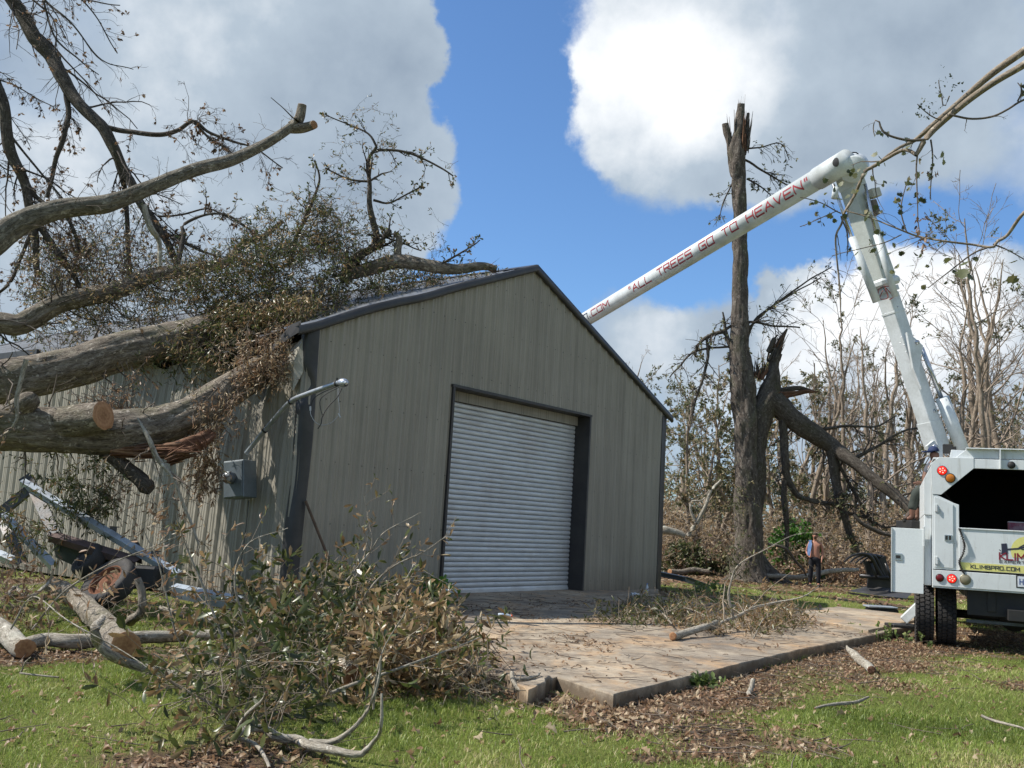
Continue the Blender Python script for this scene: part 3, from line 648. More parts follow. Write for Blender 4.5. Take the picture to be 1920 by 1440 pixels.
T_OAK = (np.array([(0, 0, 0), (.22, .16, .05), (.38, .38, .1), (.5, .2, .04), (.68, .34, .08), (.8, .15, 0), (1, 0, -.1), (.8, -.15, 0), (.68, -.34, .08), (.5, -.2, .04), (.38, -.38, .1), (.22, -.16, .05), (.5, 0, -.02)]),
         np.array([(12, (i+1) % 12, i) for i in range(12)]))
def leaves(pos, d, size, tint, tmpl=T_SIMPLE, wid=.42, rng=RNG, curl=1.5, up=None):
    n = len(pos); TV, TF = tmpl; d = unit(d)
    ref = unit(rng.normal(size=(n, 3))+(np.array(up) if up is not None else 0)); s = unit(np.cross(d, ref)); u = np.cross(s, d)
    size = np.broadcast_to(size, (n,)); cz = rng.uniform(-curl*.6, curl, n)
    V = pos[:, None]+size[:, None, None]*(TV[None, :, 0:1]*d[:, None]+TV[None, :, 1:2]*wid*s[:, None]*1.3+(TV[None, :, 2:3]*cz[:, None, None]-.12*cz[:, None, None]*TV[None, :, 0:1]**2)*u[:, None])
    F = (TF[None]+(np.arange(n)*len(TV))[:, None, None]).reshape(-1, 3)
    return V.reshape(-1, 3), F, np.repeat(tint, len(TV))
def leaf_on(P, per, t0, size, tint, tmpl=T_SIMPLE, wid=.42, rng=RNG, droop=0., spread=.8, cluster=False, curl=1.5):
    n, m, _ = P.shape; idx = np.repeat(np.arange(n), per); N = len(idx)
    t = (rng.uniform(t0, 1, N) if not cluster else 1-np.abs(rng.normal(size=N))*.12).clip(0, .999)*(m-1); i0 = t.astype(int).clip(0, m-2); fr = (t-i0)[:, None]
    p = P[idx, i0]*(1-fr)+P[idx, i0+1]*fr; d = unit(P[idx, i0+1]-P[idx, i0])
    d = unit(d*.7+rng.normal(size=(N, 3))*spread+np.array([0, 0, -droop]))
    sz = rng.uniform(size[0], size[1], N); tn = np.clip(rng.normal(tint[0], tint[1], N), 0, 1)
    if len(tint) > 2:  # neighbouring leaves share a tone
        tn = np.clip(tn+np.repeat(rng.normal(0, tint[2], n), per), 0, 1)
    return leaves(p, d, sz, tn, tmpl, wid, rng, curl)
def limb(pts, k=20, rough=.06, step=.10, kink=.02, seed=0, smooth=True):
    """pts: (px, py, Y, diameter in px) -> path, radii resampled, and tube data with the bc attribute"""
    W = np.array([np.r_[at(a, b, y), dpx*.5*y/FOC] for a, b, y, dpx in pts])
    return limb_w(W, k, rough, step, kink, seed)
def limb_w(W, k=20, rough=.06, step=.10, kink=.02, seed=0):
    L = np.linalg.norm(np.diff(W[:, :3], axis=0), axis=1); q = smooth_path(W, 10)
    l = np.r_[0, np.cumsum(np.linalg.norm(np.diff(q[:, :3], axis=0), axis=1))]; n = max(int(l[-1]/step), 4)
    s = np.linspace(0, l[-1], n); W2 = np.stack([np.interp(s, l, q[:, c]) for c in range(4)], 1)
    P = W2[:, :3]; r = np.maximum(W2[:, 3], .003)
    rr = np.random.default_rng(seed+100); wob = np.stack([vnoise(s*1.7+9*c, s*0+seed, seed+c)-.5 for c in range(3)], 1)*kink*2
    e = np.minimum(s, s[-1]-s)/(s[-1]*.15+1e-6); P = P+wob*np.clip(e, 0, 1)[:, None]
    T, Q, S = frames(P[None]); Q = Q[0]; S = S[0]; th = np.arange(k)*2*math.pi/k; c, si = np.cos(th), np.sin(th)
    def rn(f, sd_): return vnoise(c[None]*f+40+s[:, None]*1.6, si[None]*f+40+s[:, None]*.4, sd_)
    rad = r[:, None]*(1+rough*2*(rn(1.3, seed)-.5)+rough*1.3*(rn(3.5, seed+1)-.5)+rough*.8*(vnoise(th[None]*5+0*s[:, None], s[:, None]*5, seed+2)-.5))
    if k >= 24:   # furrowed bark and knots on the heavy trunks
        fu = np.abs(vnoise(c[None]*5.5+60+s[:, None]*.9, si[None]*5.5+60, seed+5)-.5)*2; fu2 = np.abs(vnoise(c[None]*11+90, si[None]*11+90+s[:, None]*2.2, seed+6)-.5)*2
        rad = rad*(1-.035*(1-fu)**3-.02*(1-fu2)**2)
        for q_ in range(int(s[-1]*1.1)):
            a0 = rr.uniform(0, 6.28); s0 = rr.uniform(0, s[-1]); dd_ = np.hypot((np.angle(np.exp(1j*(th-a0))))[None]*r[:, None]/.09, (s[:, None]-s0)/.11); rad = rad*(1+.13*np.exp(-dd_**2)-.10*np.exp(-(dd_*2.6)**2))
    V = P[:, None]+rad[..., None]*(c[None, :, None]*Q[:, None]+si[None, :, None]*S[:, None])
    bc = np.stack([c[None]*r[:, None], si[None]*r[:, None], np.broadcast_to(s[:, None], (n, k))], -1)
    i = np.arange(n*k).reshape(n, k); j = np.roll(i, -1, 1); F = np.stack([i[:-1], j[:-1], j[1:], i[1:]], -1).reshape(-1, 4)
    return dict(P=P, R=r, V=V.reshape(-1, 3), F=F, bc=bc.reshape(-1, 3), k=k, T=unit(np.gradient(P, axis=0)), Q=Q, S=S, rad=rad)
def limb_part(name, lb, mat, parent, **kw):
    return part(name, lb['V'], lb['F'], mat, parent, True, {'bc': lb['bc']}, **kw)
def cut_cap(lb, end, parent, mat=None, tilt=0., name='cut_face', **kw):
    """a sawn face that closes the limb's start (0) or end (-1)"""
    k = lb['k']; n = len(lb['P']); ring = lb['V'].reshape(n, k, 3)[end]; c = ring.mean(0); o = lb['T'][end]*(1 if end else -1)
    V = []; bc = []; F = []
    for q in (1.0, .97, .6, .25):
        for a in range(k):
            d = ring[a]-c; V.append(c+d*q+o*(.004 if q < 1 else 0)); bc.append((d@lb['Q'][end]*q, d@lb['S'][end]*q, 0))
    V.append(c+o*.004); bc.append((0, 0, 0))
    for g in range(3):
        for a in range(k): F.append((g*k+a, g*k+(a+1) % k, (g+1)*k+(a+1) % k, (g+1)*k+a))
    F = np.array(F); F3 = np.array([(3*k+a, 3*k+(a+1) % k, 4*k) for a in range(k)])
    V = np.array(V)-WLOC[parent.name]; o_ = link(name, mesh_np(name, V, [F, F3], True, {'bc': np.array(bc)}), mat or M_cut, parent); return tag(o_, **kw)
def splinters(c, d, r, L, n, parent, name='splinters', rng=RNG, mat=None, spread=.18, wpx=.35, **kw):
    """torn wood: a bundle of jagged tapering shards"""
    d = unit(d); q = unit(np.cross(d, [.3, .2, 1])); s = np.cross(d, q); Vs = []; Fs = []; B_ = []; n0 = 0
    for i in range(n):
        a = rng.uniform(0, 6.28); rr = r*math.sqrt(rng.uniform(0, 1)); o = np.array(c)+q*math.cos(a)*rr+s*math.sin(a)*rr-d*L*.25
        dd = unit(d+(q*math.cos(a)+s*math.sin(a))*spread*rng.uniform(-.3, 1)+rng.normal(size=3)*.04); l = L*rng.uniform(.4, 1.25)*(1.1-.6*rr/r); w1 = r*wpx*rng.uniform(.5, 1); w2 = w1*rng.uniform(.25, .6)
        q2 = unit(q*math.cos(a)+s*math.sin(a)); s2 = unit(np.cross(dd, q2))
        sec = [(0, 1), (.45, .85), (.75, .5*rng.uniform(.6, 1.3)), (1, .06)]
        for t_, w_ in sec:
            for (e, f) in ((-1, -1), (1, -1), (1, 1), (-1, 1)):
                off = rng.normal(size=3)*w2*.12
                Vs.append(o+dd*l*t_+s2*e*w1*w_*.5+q2*f*w2*w_*.5+off); B_.append((e*w1*.5+rr, f*w2*.5+a, l*t_))
        for g in range(3):
            for a_ in range(4): Fs.append((n0+g*4+a_, n0+g*4+(a_+1) % 4, n0+(g+1)*4+(a_+1) % 4, n0+(g+1)*4+a_))
        n0 += 16
    kw.setdefault('kind', 'stuff')
    return part(name, np.array(Vs), np.array(Fs), mat or M_split, parent, False, {'bc': np.array(B_)}, **kw)
def poly_sample(poly, n, rng=RNG):
    poly = np.array(poly, float); lo = poly.min(0); hi = poly.max(0); out = np.zeros((0, 2))
    while len(out) < n:
        q = rng.uniform(lo, hi, (n*2, 2)); out = np.vstack([out, q[inside(poly, q[:, 0], q[:, 1])]])
    return out[:n]
def atv(px, py, Y):
    d = CR*((px-960)/FOC)[:, None]+CU*((720-py)/FOC)[:, None]+CF; return CC+d*(Y/d[:, 1])[:, None]
def spray_px(poly, n, Yr, ln, nleaf, size, tint, tw, lf, dirm=(0, 0, .3), wid=.4, tmpl=T_SIMPLE, droop=.1, r=.006, rng=RNG, wander=.25, sub=2, spread=.8, cluster=False, cond=None, dsp=.7):
    q = poly_sample(poly, n, rng)
    if n > 40:   # sprays gather in clumps, with gaps between them
        c_ = poly_sample(poly, max(n//11, 6), rng); k_ = rng.uniform(size=n) < .72; q[k_] = (c_[rng.integers(0, len(c_), n)]+rng.normal(size=(n, 2))*15)[k_]
    Y = rng.uniform(Yr[0], Yr[1], n) if not callable(Yr) else Yr(q, rng)
    p = atv(q[:, 0], q[:, 1], Y)
    if cond is not None: p = cond(p)
    return spray(p, ln, nleaf, size, tint, tw, lf, dirm, wid, tmpl, droop, r, rng, wander, sub, spread, cluster, dsp)
def spray(p, ln, nleaf, size, tint, tw, lf, dirm=(0, 0, .3), wid=.4, tmpl=T_SIMPLE, droop=.1, r=.006, rng=RNG, wander=.25, sub=2, spread=.8, cluster=False, dsp=.7):
    n = len(p); d = unit(np.array(dirm)+rng.normal(size=(n, 3))*dsp)
    L = rng.uniform(ln[0], ln[1], n); P, R = grow(p-d*L[:, None]*.5, d, L, np.full(n, r), 6, wander, (0, 0, -droop*.3), rng, r*.3)
    V, F = tubes(P, R, 3); tw.add(V, F)
    PP = [P]
    if sub:
        P2, R2 = children(P, R, sub, .15, .9, (.4, 1.1), (.35, .7), .6, 4, wander, (0, 0, 0), rng, L, r*.3); V, F = tubes(P2, R2, 3); tw.add(V, F); PP.append(P2)
    for A in PP:
        k = max(1, int(nleaf/(1+sub)) if A is not P else nleaf//2)
        if nleaf: lf.add(*leaf_on(A, k, .1, size, tint, tmpl, wid, rng, droop, spread, cluster))
    return P, R
def kids(tw, P, R, spec, rng=RNG, k0=4):
    """spec: list of dicts for children(); adds all to tw and returns the last level"""
    for i, s in enumerate(spec):
        s = dict(s); s.setdefault('rng', rng); P, R = children(P, R, **s); V, F = tubes(P, R, max(3, k0-i)); tw.add(V, F)
    return P, R
# ------------------------------------------------------------------ the fallen tree on the roof
rg = np.random.default_rng(21)
def tree_root(name, loc, label, cat, group=None): return empty(name, loc, label, cat, group)
def limbs_world(lbs, n=14):
    P = np.stack([l['P'][np.linspace(0, len(l['P'])-1, n).astype(int)] for l in lbs]); R = np.stack([l['R'][np.linspace(0, len(l['P'])-1, n).astype(int)] for l in lbs]); return P, R
# A: lowest, heaviest trunk, sawn knot, torn under side
ft = empty('fallen_tree', at(-120, 800, 14.2), 'thick fallen trunk with a sawn knot and torn red underside against the side wall', 'fallen tree')
tA = limb([(-260, 800, 13.6, 85.1), (-60, 800, 13.9, 85.1), (90, 805, 14.2, 85.1), (200, 812, 14.45, 80.1), (290, 800, 14.8, 72), (370, 770, 15.2, 68.7), (430, 730, 15.7, 63.8), (500, 690, 16.25, 54), (560, 668, 16.9, 32.7)], 56, .10, .06, .02, 1)
limb_part('trunk', tA, M_bark, ft)
kn = limb([(120, 790, 14.1, 60), (165, 785, 14.0, 60), (194, 779, 13.9, 56)], 24, .06, .04, .0, 2); limb_part('branch_stub', kn, M_bark, ft)
cut_cap(kn, -1, ft, name='cut_face')
# upper half of the split trunk (between the knot and the wall) and torn under side
tB = limb([(205, 846, 14.35, 14), (260, 846, 14.5, 20), (330, 844, 14.55, 24), (375, 832, 14.65, 24), (400, 812, 14.8, 14)], 40, .5, .05, .03, 3)
part('torn_wood', tB['V'], tB['F'], M_split, ft, True, {'bc': tB['bc']})
for x_, y_, n_ in ((235, 846, 16), (275, 850, 18), (310, 850, 18), (345, 846, 16)):
    splinters(at(x_, y_, 14.42), at(x_+60, y_-4, 14.42)-at(x_, y_, 14.42), .13, .62, n_, ft, 'splinters', rg, spread=.05, wpx=.28)
splinters(at(330, 856, 14.4), at(400, 832, 14.3)-at(330, 862, 14.3), .10, .55, 30, ft, 'splinters', rg, spread=.3)
splinters(at(375, 835, 14.5), at(330, 800, 14.2)-at(380, 850, 14.5), .10, .3, 18, ft, 'splinters', rg, spread=.5)
br1 = limb([(195, 845, 14.5, 30), (225, 868, 14.5, 26), (262, 898, 14.5, 30), (274, 915, 14.5, 34), (278, 926, 14.5, 8)], 14, .15, .06, .02, 4); limb_part('branch_stub', br1, M_bark_dark, ft)
stub = limb([(40, 765, 13.9, 44), (62, 745, 13.8, 34), (66, 738, 13.8, 12)], 14, .15, .06, .02, 5); limb_part('branch_stub', stub, M_bark, ft)
# pale bare branch hanging in front
b1 = limb([(258, 784, 13.3, 3), (278, 818, 13.2, 8), (296, 858, 13.2, 9), (318, 885, 13.2, 8), (332, 910, 13.2, 6), (350, 965, 13.2, 6), (372, 1020, 13.2, 4)], 10, .15, .06, .02, 6); limb_part('branch', b1, M_bark_pale, ft)
b2 = limb([(50, 674, 13.1, 10), (40, 715, 13.1, 8), (32, 750, 13.1, 8), (33, 782, 13.1, 6), (20, 803, 13.1, 5), (2, 818, 13.1, 3)], 8, .15, .06, .02, 7); limb_part('branch', b2, M_bark_pale, ft)
tw = Acc(); lf = Acc(); lg = Acc()
spray_px([(230, 640), (420, 610), (480, 650), (400, 690), (260, 690)], 110, (16.2, 16.8), (.3, .7), 13, (.06, .11), (.4, .3, .2), tw, lg, (0, 0, -.5), .20, T_OBL, .4, .005, rg)
# hanging clumps of dead leaves at the trunk's end
spray_px([(440, 650), (515, 605), (540, 620), (535, 670), (508, 745), (490, 725), (450, 745), (400, 820), (380, 790), (430, 720)], 190, (15.2, 15.9), (.25, .55), 11, (.05, .11), (.62, .3, .15), tw, lf, (0, 0, -.8), .20, T_OBL, .6, .005, rg)
spray_px([(370, 760), (430, 730), (450, 765), (415, 815), (392, 860), (372, 885), (350, 850)], 110, (14.7, 15.5), (.3, .6), 11, (.05, .11), (.62, .3, .15), tw, lf, (0, 0, -.9), .20, T_OBL, .7, .005, rg)
spray_px([(375, 860), (402, 850), (408, 900), (398, 935), (380, 925), (365, 900)], 45, (15.0, 15.5), (.25, .4), 11, (.06, .12), (.45, .3, .15), tw, lf, (0, 0, -1), .20, T_OBL, .7, .005, rg)
# green leaves hanging below the trunk
spray_px([(30, 850), (170, 842), (232, 860), (228, 940), (190, 985), (130, 970), (60, 900), (22, 880)], 110, (14.2, 14.9), (.3, .7), 15, (.05, .11), (.3, .16, .12), tw, lg, (.2, 0, -.7), .20, T_OBL, .5, .004, rg)
spray_px([(-20, 880), (60, 960), (100, 1010), (40, 1060), (-20, 1040)], 30, (13.0, 13.6), (.3, .7), 12, (.06, .12), (.5, .2, .12), tw, lg, (.2, 0, -.4), .20, T_OBL, .5, .004, rg)
spray_px([(190, 880), (330, 900), (380, 1000), (330, 1030), (190, 960)], 40, (13.6, 14.5), (.5, 1.1), 7, (.06, .11), (.55, .3, .1), tw, lf, (.1, 0, -1.), .20, T_OBL, .5, .004, rg)
P, R = limbs_world([tA], 20); kids(tw, P, R, [dict(nch=46, t0=.05, t1=1, ang=(.6, 1.5), lenf=(.06, .16), rf=.07, m=7, wander=.22, trop=(0, 0, -.03)), dict(nch=3, t0=.2, t1=1, ang=(.4, 1.), lenf=(.3, .6), rf=.6, m=5, wander=.25)], rg)
P, R = limbs_world([b1, b2], 12); P, R = kids(tw, P, R, [dict(nch=7, t0=.2, t1=1, ang=(.4, 1.1), lenf=(.2, .4), rf=.5, m=6, wander=.2, trop=(0, 0, -.05)), dict(nch=3, t0=.2, t1=1, ang=(.4, 1.), lenf=(.3, .5), rf=.6, m=5, wander=.2)], rg); lf.add(*leaf_on(P, 1, .6, (.05, .09), (.7, .2), T_OBL, .42, rg))
tw.part('twigs', M_twig, ft, kind='stuff'); lf.part('leaves', M_leaf_dead, ft, 'tint', kind='stuff', label='dead brown leaves'); lg.part('leaves', M_leaf_mix, ft, 'tint', kind='stuff', label='green leaves hanging below the trunk')
# B: second trunk running up on to the roof
f2 = empty('fallen_tree', at(-100, 700, 15.4), 'long grey fallen trunk lying across the eave, just above the sawn trunk', 'fallen tree')
t2 = limb([(-240, 745, 15.0, 85.5), (-80, 730, 15.3, 85.5), (40, 710, 15.6, 83.8), (150, 680, 16.0, 78.7), (260, 652, 16.5, 73.5), (360, 628, 17.1, 66.7), (450, 605, 17.9, 56.4), (540, 575, 19.0, 37.6)], 56, .09, .07, .02, 11); limb_part('trunk', t2, M_bark, f2)
tw = Acc(); lf = Acc()
P, R = limbs_world([t2], 20); P, R = kids(tw, P, R, [dict(nch=70, t0=.05, t1=1, ang=(.6, 1.5), lenf=(.05, .15), rf=.06, m=7, wander=.22), dict(nch=3, t0=.2, t1=1, ang=(.4, 1.), lenf=(.3, .6), rf=.6, m=5, wander=.25)], rg)
lf.add(*leaf_on(P, 1, .4, (.05, .1), (.5, .3), T_SIMPLE, .42, rg))
spray_px([(120, 770), (230, 720), (280, 700), (300, 690), (220, 760), (140, 790)], 70, (14.9, 15.5), (.4, .9), 6, (.05, .1), (.5, .2), tw, lf, (.3, 0, -.3), .20, T_OBL, .5, .006, rg)
tw.part('twigs', M_twig_dark, f2, kind='stuff'); lf.part('leaves', M_leaf_dead, f2, 'tint', kind='stuff')
# C: third trunk over the roof with the dark leaf mass
f3 = empty('fallen_tree', at(-60, 620, 17.4), 'curving fallen trunk above the roof, carrying a dense mass of green and brown leaves', 'fallen tree')
t3 = limb([(-160, 600, 17.0, 40.9), (0, 607, 17.3, 40.9), (40, 606, 17.4, 38.1), (110, 572, 17.7, 35.3), (200, 550, 18.1, 33.8), (290, 518, 18.5, 29.6), (380, 502, 18.9, 24), (425, 490, 19.2, 18.3), (450, 462, 19.4, 14.1), (490, 445, 19.6, 11.3), (530, 415, 19.8, 8.46)], 56, .10, .07, .02, 12); limb_part('trunk', t3, M_bark, f3)
lb_r = limb([(640, 520, 19.2, 22), (700, 503, 19.0, 26), (745, 493, 19.0, 26), (800, 500, 19.0, 24), (860, 505, 19.1, 20), (905, 500, 19.3, 16), (930, 504, 19.4, 12)], 18, .14, .06, .03, 13); limb_part('limb', lb_r, M_bark, f3)
splinters(at(925, 502, 19.35), at(960, 500, 19.4)-at(925, 502, 19.35), .07, .35, 12, f3, 'splinters', rg, spread=.9)
stb = limb([(745, 493, 19.0, 16), (744, 470, 19.0, 15), (747, 450, 19.0, 14), (741, 437, 19.0, 8)], 12, .15, .05, .02, 14); limb_part('branch_stub', stb, M_bark, f3)
ups = []
for i, pp in enumerate([[(650, 500, 19.2, 14), (672, 478, 19.2, 16), (698, 462, 19.2, 14), (703, 440, 19.2, 12), (696, 415, 19.2, 12), (692, 385, 19.2, 11), (694, 345, 19.2, 9), (692, 300, 19.2, 7), (706, 275, 19.2, 6)],
                        [(640, 520, 19.1, 12), (680, 480, 19.0, 14), (712, 455, 19.0, 12), (730, 430, 19.0, 10)],
                        [(700, 282, 19.2, 6), (750, 284, 19.2, 5), (800, 300, 19.2, 4), (850, 330, 19.2, 3)],
                        [(706, 275, 19.2, 5), (690, 250, 19.2, 4), (660, 235, 19.2, 3), (610, 215, 19.2, 2)],
                        [(692, 340, 19.2, 5), (650, 335, 19.2, 4), (610, 315, 19.2, 3)],
                        [(700, 375, 19.2, 6), (735, 380, 19.3, 4), (790, 350, 19.3, 3)],
                        [(540, 500, 19.3, 10), (560, 440, 19.3, 8), (580, 390, 19.3, 6), (600, 340, 19.3, 4), (590, 300, 19.3, 3)],
                        [(330, 500, 18.8, 11), (345, 440, 19, 9), (345, 420, 19, 7), (390, 400, 19, 5), (430, 405, 19, 4), (470, 430, 19, 3)],
                        [(690, 440, 19.1, 5), (740, 450, 19.1, 3), (790, 470, 19.1, 2.5)], [(820, 500, 19, 5), (870, 470, 19, 3), (900, 450, 19, 2)]]):
    l = limb(pp, 8, .15, .08, .03, 20+i); limb_part('branch', l, M_bark_dark, f3); ups.append(l)
tw = Acc(); lf = Acc()
P, R = limbs_world(ups, 12); P1, R1 = kids(tw, P, R, [dict(nch=9, t0=.15, t1=1, ang=(.4, 1.1), lenf=(.2, .42), rf=.55, m=7, wander=.2, trop=(0, 0, .02), minr=.004)], rg)
P2, R2 = kids(tw, P1, R1, [dict(nch=4, t0=.2, t1=1, ang=(.4, 1.1), lenf=(.3, .55), rf=.7, m=6, wander=.2, minr=.003)], rg)
for A, c in ((P1, 3), (P2, 3)):
    kp = rg.uniform(size=len(A)) < .75; lf.add(*leaf_on(A[kp], c, .5, (.05, .085), (.42, .25, .2), T_OBL, .4, rg, .1, .7))
# light broad sprays: outline of leaves against the sky
spray_px([(600, 330), (690, 190), (730, 250), (800, 290), (880, 300), (860, 330), (760, 330), (770, 420), (830, 470), (760, 480), (700, 440), (640, 430), (590, 400)], 110, (18.9, 19.7), (.3, .6), 7, (.05, .09), (.45, .25, .2), tw, lf, (.0, 0, .3), .20, T_OBL, .1, .004, rg)
# the dense mass
def roofY(q, r): return 17.6+(q[:, 0]-300)/340*1.2+r.uniform(-.9, 1.0, len(q))
spray_px([(330, 520), (420, 470), (500, 455), (560, 450), (640, 470), (700, 500), (780, 530), (700, 560), (590, 590), (540, 600), (470, 610), (380, 590)], 800, roofY, (.4, 1.), 15, (.06, .12), (.33, .22, .25), tw, lf, (.1, 0, .5), .20, T_OBL, .1, .006, rg)
spray_px([(420, 590), (540, 560), (620, 560), (560, 600), (530, 640), (480, 650), (400, 640)], 420, (16.6, 17.6), (.3, .6), 17, (.06, .12), (.55, .25, .2), tw, lf, (0, 0, -.4), .20, T_OBL, .3, .006, rg)
spray_px([(700, 500), (930, 505), (900, 530), (760, 560), (680, 560)], 150, (19.0, 20.6), (.2, .5), 10, (.06, .11), (.5, .3, .2), tw, lf, (0, 0, .2), .20, T_OBL, .1, .005, rg)
spray_px([(540, 460), (600, 370), (680, 420), (740, 480), (640, 480)], 240, (18.4, 19.6), (.3, .8), 9, (.06, .12), (.45, .25, .25), tw, lf, (0, 0, .5), .20, T_OBL, .1, .006, rg)
spray_px([(420, 470), (470, 400), (560, 380), (560, 450)], 90, (18.4, 19.6), (.3, .8), 9, (.06, .12), (.45, .25, .25), tw, lf, (0, 0, .5), .20, T_OBL, .1, .006, rg)
spray_px([(60, 450), (330, 470), (400, 540), (330, 600), (160, 640), (60, 660), (40, 560)], 680, (17.4, 20.5), (.4, .9), 12, (.05, .10), (.55, .28, .2), tw, lf, (0, 0, -.1), .20, T_OBL, .2, .006, rg)
spray_px([(60, 400), (400, 420), (520, 470), (400, 500), (60, 470)], 130, (18., 20.5), (.5, .9), 9, (.05, .10), (.6, .25, .2), tw, lf, (0, 0, -.1), .20, T_OBL, .2, .006, rg)
P, R = limbs_world([t3], 16); kids(tw, P, R, [dict(nch=60, t0=.05, t1=1, ang=(.5, 1.4), lenf=(.08, .22), rf=.1, m=7, wander=.2), dict(nch=4, t0=.2, t1=1, ang=(.4, 1.), lenf=(.3, .6), rf=.6, m=5, wander=.22)], rg)
tw.part('twigs', M_twig_dark, f3, kind='stuff'); lf.part('leaves', M_leaf_mix, f3, 'tint', kind='stuff')
# D: big sawn-off limb reaching over the roof
f4 = empty('fallen_tree', at(-60, 440, 13.4), 'pale grey limb with two sawn stubs at its tip, reaching up over the roof', 'fallen tree')
t4 = limb([(-150, 560, 13.0, 54.9), (-30, 470, 13.3, 53.5), (40, 420, 13.5, 44.8), (110, 395, 13.7, 39), (200, 382, 14.0, 34.7), (290, 350, 14.4, 28.9), (380, 312, 14.8, 26), (450, 294, 15.2, 23.1), (510, 262, 15.5, 20.2), (548, 236, 15.7, 18.1), (560, 226, 15.8, 14.4)], 56, .08, .06, .02, 15); limb_part('trunk', t4, bark('bark_pale_mottled', (.07, .058, .046), (.19, .17, .135), (.38, .35, .29), (.085, .08, .05), .9, 1.3), f4)
for i, pp in enumerate([[(548, 238, 15.7, 24), (560, 222, 15.7, 20), (565, 204, 15.7, 18), (567, 197, 15.7, 17)], [(545, 240, 15.7, 22), (566, 240, 15.7, 20), (582, 236, 15.7, 18), (589, 234, 15.65, 17)]]):
    l = limb(pp, 16, .08, .03, .01, 30+i); limb_part('branch_stub', l, M_bark, f4); cut_cap(l, -1, f4)
bl4 = []
for i, pp in enumerate([[(270, 385, 14.2, 10), (285, 430, 14.2, 12), (300, 455, 14.3, 9), (300, 500, 14.3, 7)], [(555, 225, 15.7, 3), (535, 205, 15.7, 2), (508, 183, 15.7, 1.5)]]):
    l = limb(pp, 8, .15, .06, .02, 34+i); limb_part('branch', l, M_bark_pale if i == 0 else M_bark_dark, f4); bl4.append(l)
tw = Acc(); P, R = limbs_world([t4], 16); kids(tw, P, R, [dict(nch=34, t0=.05, t1=1, ang=(.6, 1.5), lenf=(.05, .16), rf=.05, m=8, wander=.2), dict(nch=3, t0=.2, t1=1, ang=(.4, 1.), lenf=(.3, .5), rf=.6, m=5, wander=.2)], rg)
tw.part('twigs', M_twig, f4, kind='stuff')
# E: dark leaning trunks with hanging twigs in the upper left
f5 = empty('leaning_tree', at(40, 300, 19.), 'dark bare tree with drooping twigs leaning across the upper left sky', 'tree')
E_ = []
specs = [[(-60, -110, 20.5, 28.1), (30, 10, 20.4, 26.5), (75, 80, 20.3, 28.1), (118, 150, 20.2, 27.3), (150, 192, 20.1, 23.4), (195, 238, 20, 22.6), (212, 280, 20, 20.3), (230, 320, 20, 18.7), (252, 352, 20, 17.2), (285, 405, 20, 15.6), (312, 455, 20, 14), (335, 500, 20, 10.9)],
         [(125, 165, 20.2, 10.9), (127, 210, 20.1, 10.1), (118, 265, 20, 10.1), (105, 318, 20, 8.58), (88, 370, 20, 7.02)],
         [(198, 238, 20, 10.1), (240, 248, 20, 9.36), (290, 253, 20, 9.36), (330, 247, 20, 8.58), (362, 230, 20, 7.02), (395, 248, 20, 5.46), (440, 265, 20, 4.68), (475, 280, 20, 3.12), (530, 315, 20, 2.34)],
         [(362, 230, 20, 4.68), (395, 262, 20, 4.68), (430, 280, 20, 3.9), (450, 300, 20, 3.12)],
         [(210, 270, 20.1, 10.9), (232, 330, 20.1, 10.1), (238, 400, 20.2, 9.36), (240, 460, 20.3, 8.58), (244, 520, 20.3, 7.02)],
         [(262, 380, 20, 10.1), (290, 420, 20, 8.58), (330, 445, 20, 7.02), (370, 462, 20, 5.46), (405, 480, 20, 3.9)],
         [(295, 405, 19.8, 3.9), (340, 405, 19.8, 3.9), (395, 397, 19.8, 3.12), (440, 420, 19.8, 2.34), (480, 440, 19.8, 1.56)]]
for i, pp in enumerate(specs):
    l = limb(pp, 18 if i == 0 else 10, .10, .08, .05, 40+i); limb_part('trunk' if i == 0 else 'branch', l, M_bark_dark, f5); E_.append(l)
tw = Acc(); lf = Acc(); P, R = limbs_world(E_, 16)
P1, R1 = kids(tw, P, R, [dict(nch=22, t0=.05, t1=.98, ang=(.5, 1.4), lenf=(.12, .34), rf=.2, m=9, wander=.16, trop=(0, 0, -.09), minr=.005)], rg)
P2, R2 = kids(tw, P1, R1, [dict(nch=8, t0=.1, t1=1, ang=(.4, 1.2), lenf=(.25, .55), rf=.6, m=7, wander=.18, trop=(0, 0, -.10), minr=.0035)], rg)
P3, R3 = kids(tw, P2, R2, [dict(nch=3, t0=.2, t1=1, ang=(.4, 1.1), lenf=(.3, .6), rf=.7, m=5, wander=.2, trop=(0, 0, -.05), minr=.0025)], rg)
kp = rg.uniform(size=len(P2)) < .16; lf.add(*leaf_on(P2[kp], 6, .7, (.05, .10), (.35, .2, .15), T_SIMPLE, .45, rg, .6, .6, True))
kp = rg.uniform(size=len(P3)) < .06; lf.add(*leaf_on(P3[kp], 3, .6, (.05, .09), (.35, .2), T_SIMPLE, .45, rg, .6))
tw.part('twigs', M_twig_dark, f5, kind='stuff'); lf.part('leaves', M_leaf_dead, f5, 'tint', kind='stuff')
f6 = empty('leaning_tree', at(20, 300, 18.6), 'dark bare trunk at the left edge with thin branches hanging behind the pale limb', 'tree')
E_ = []
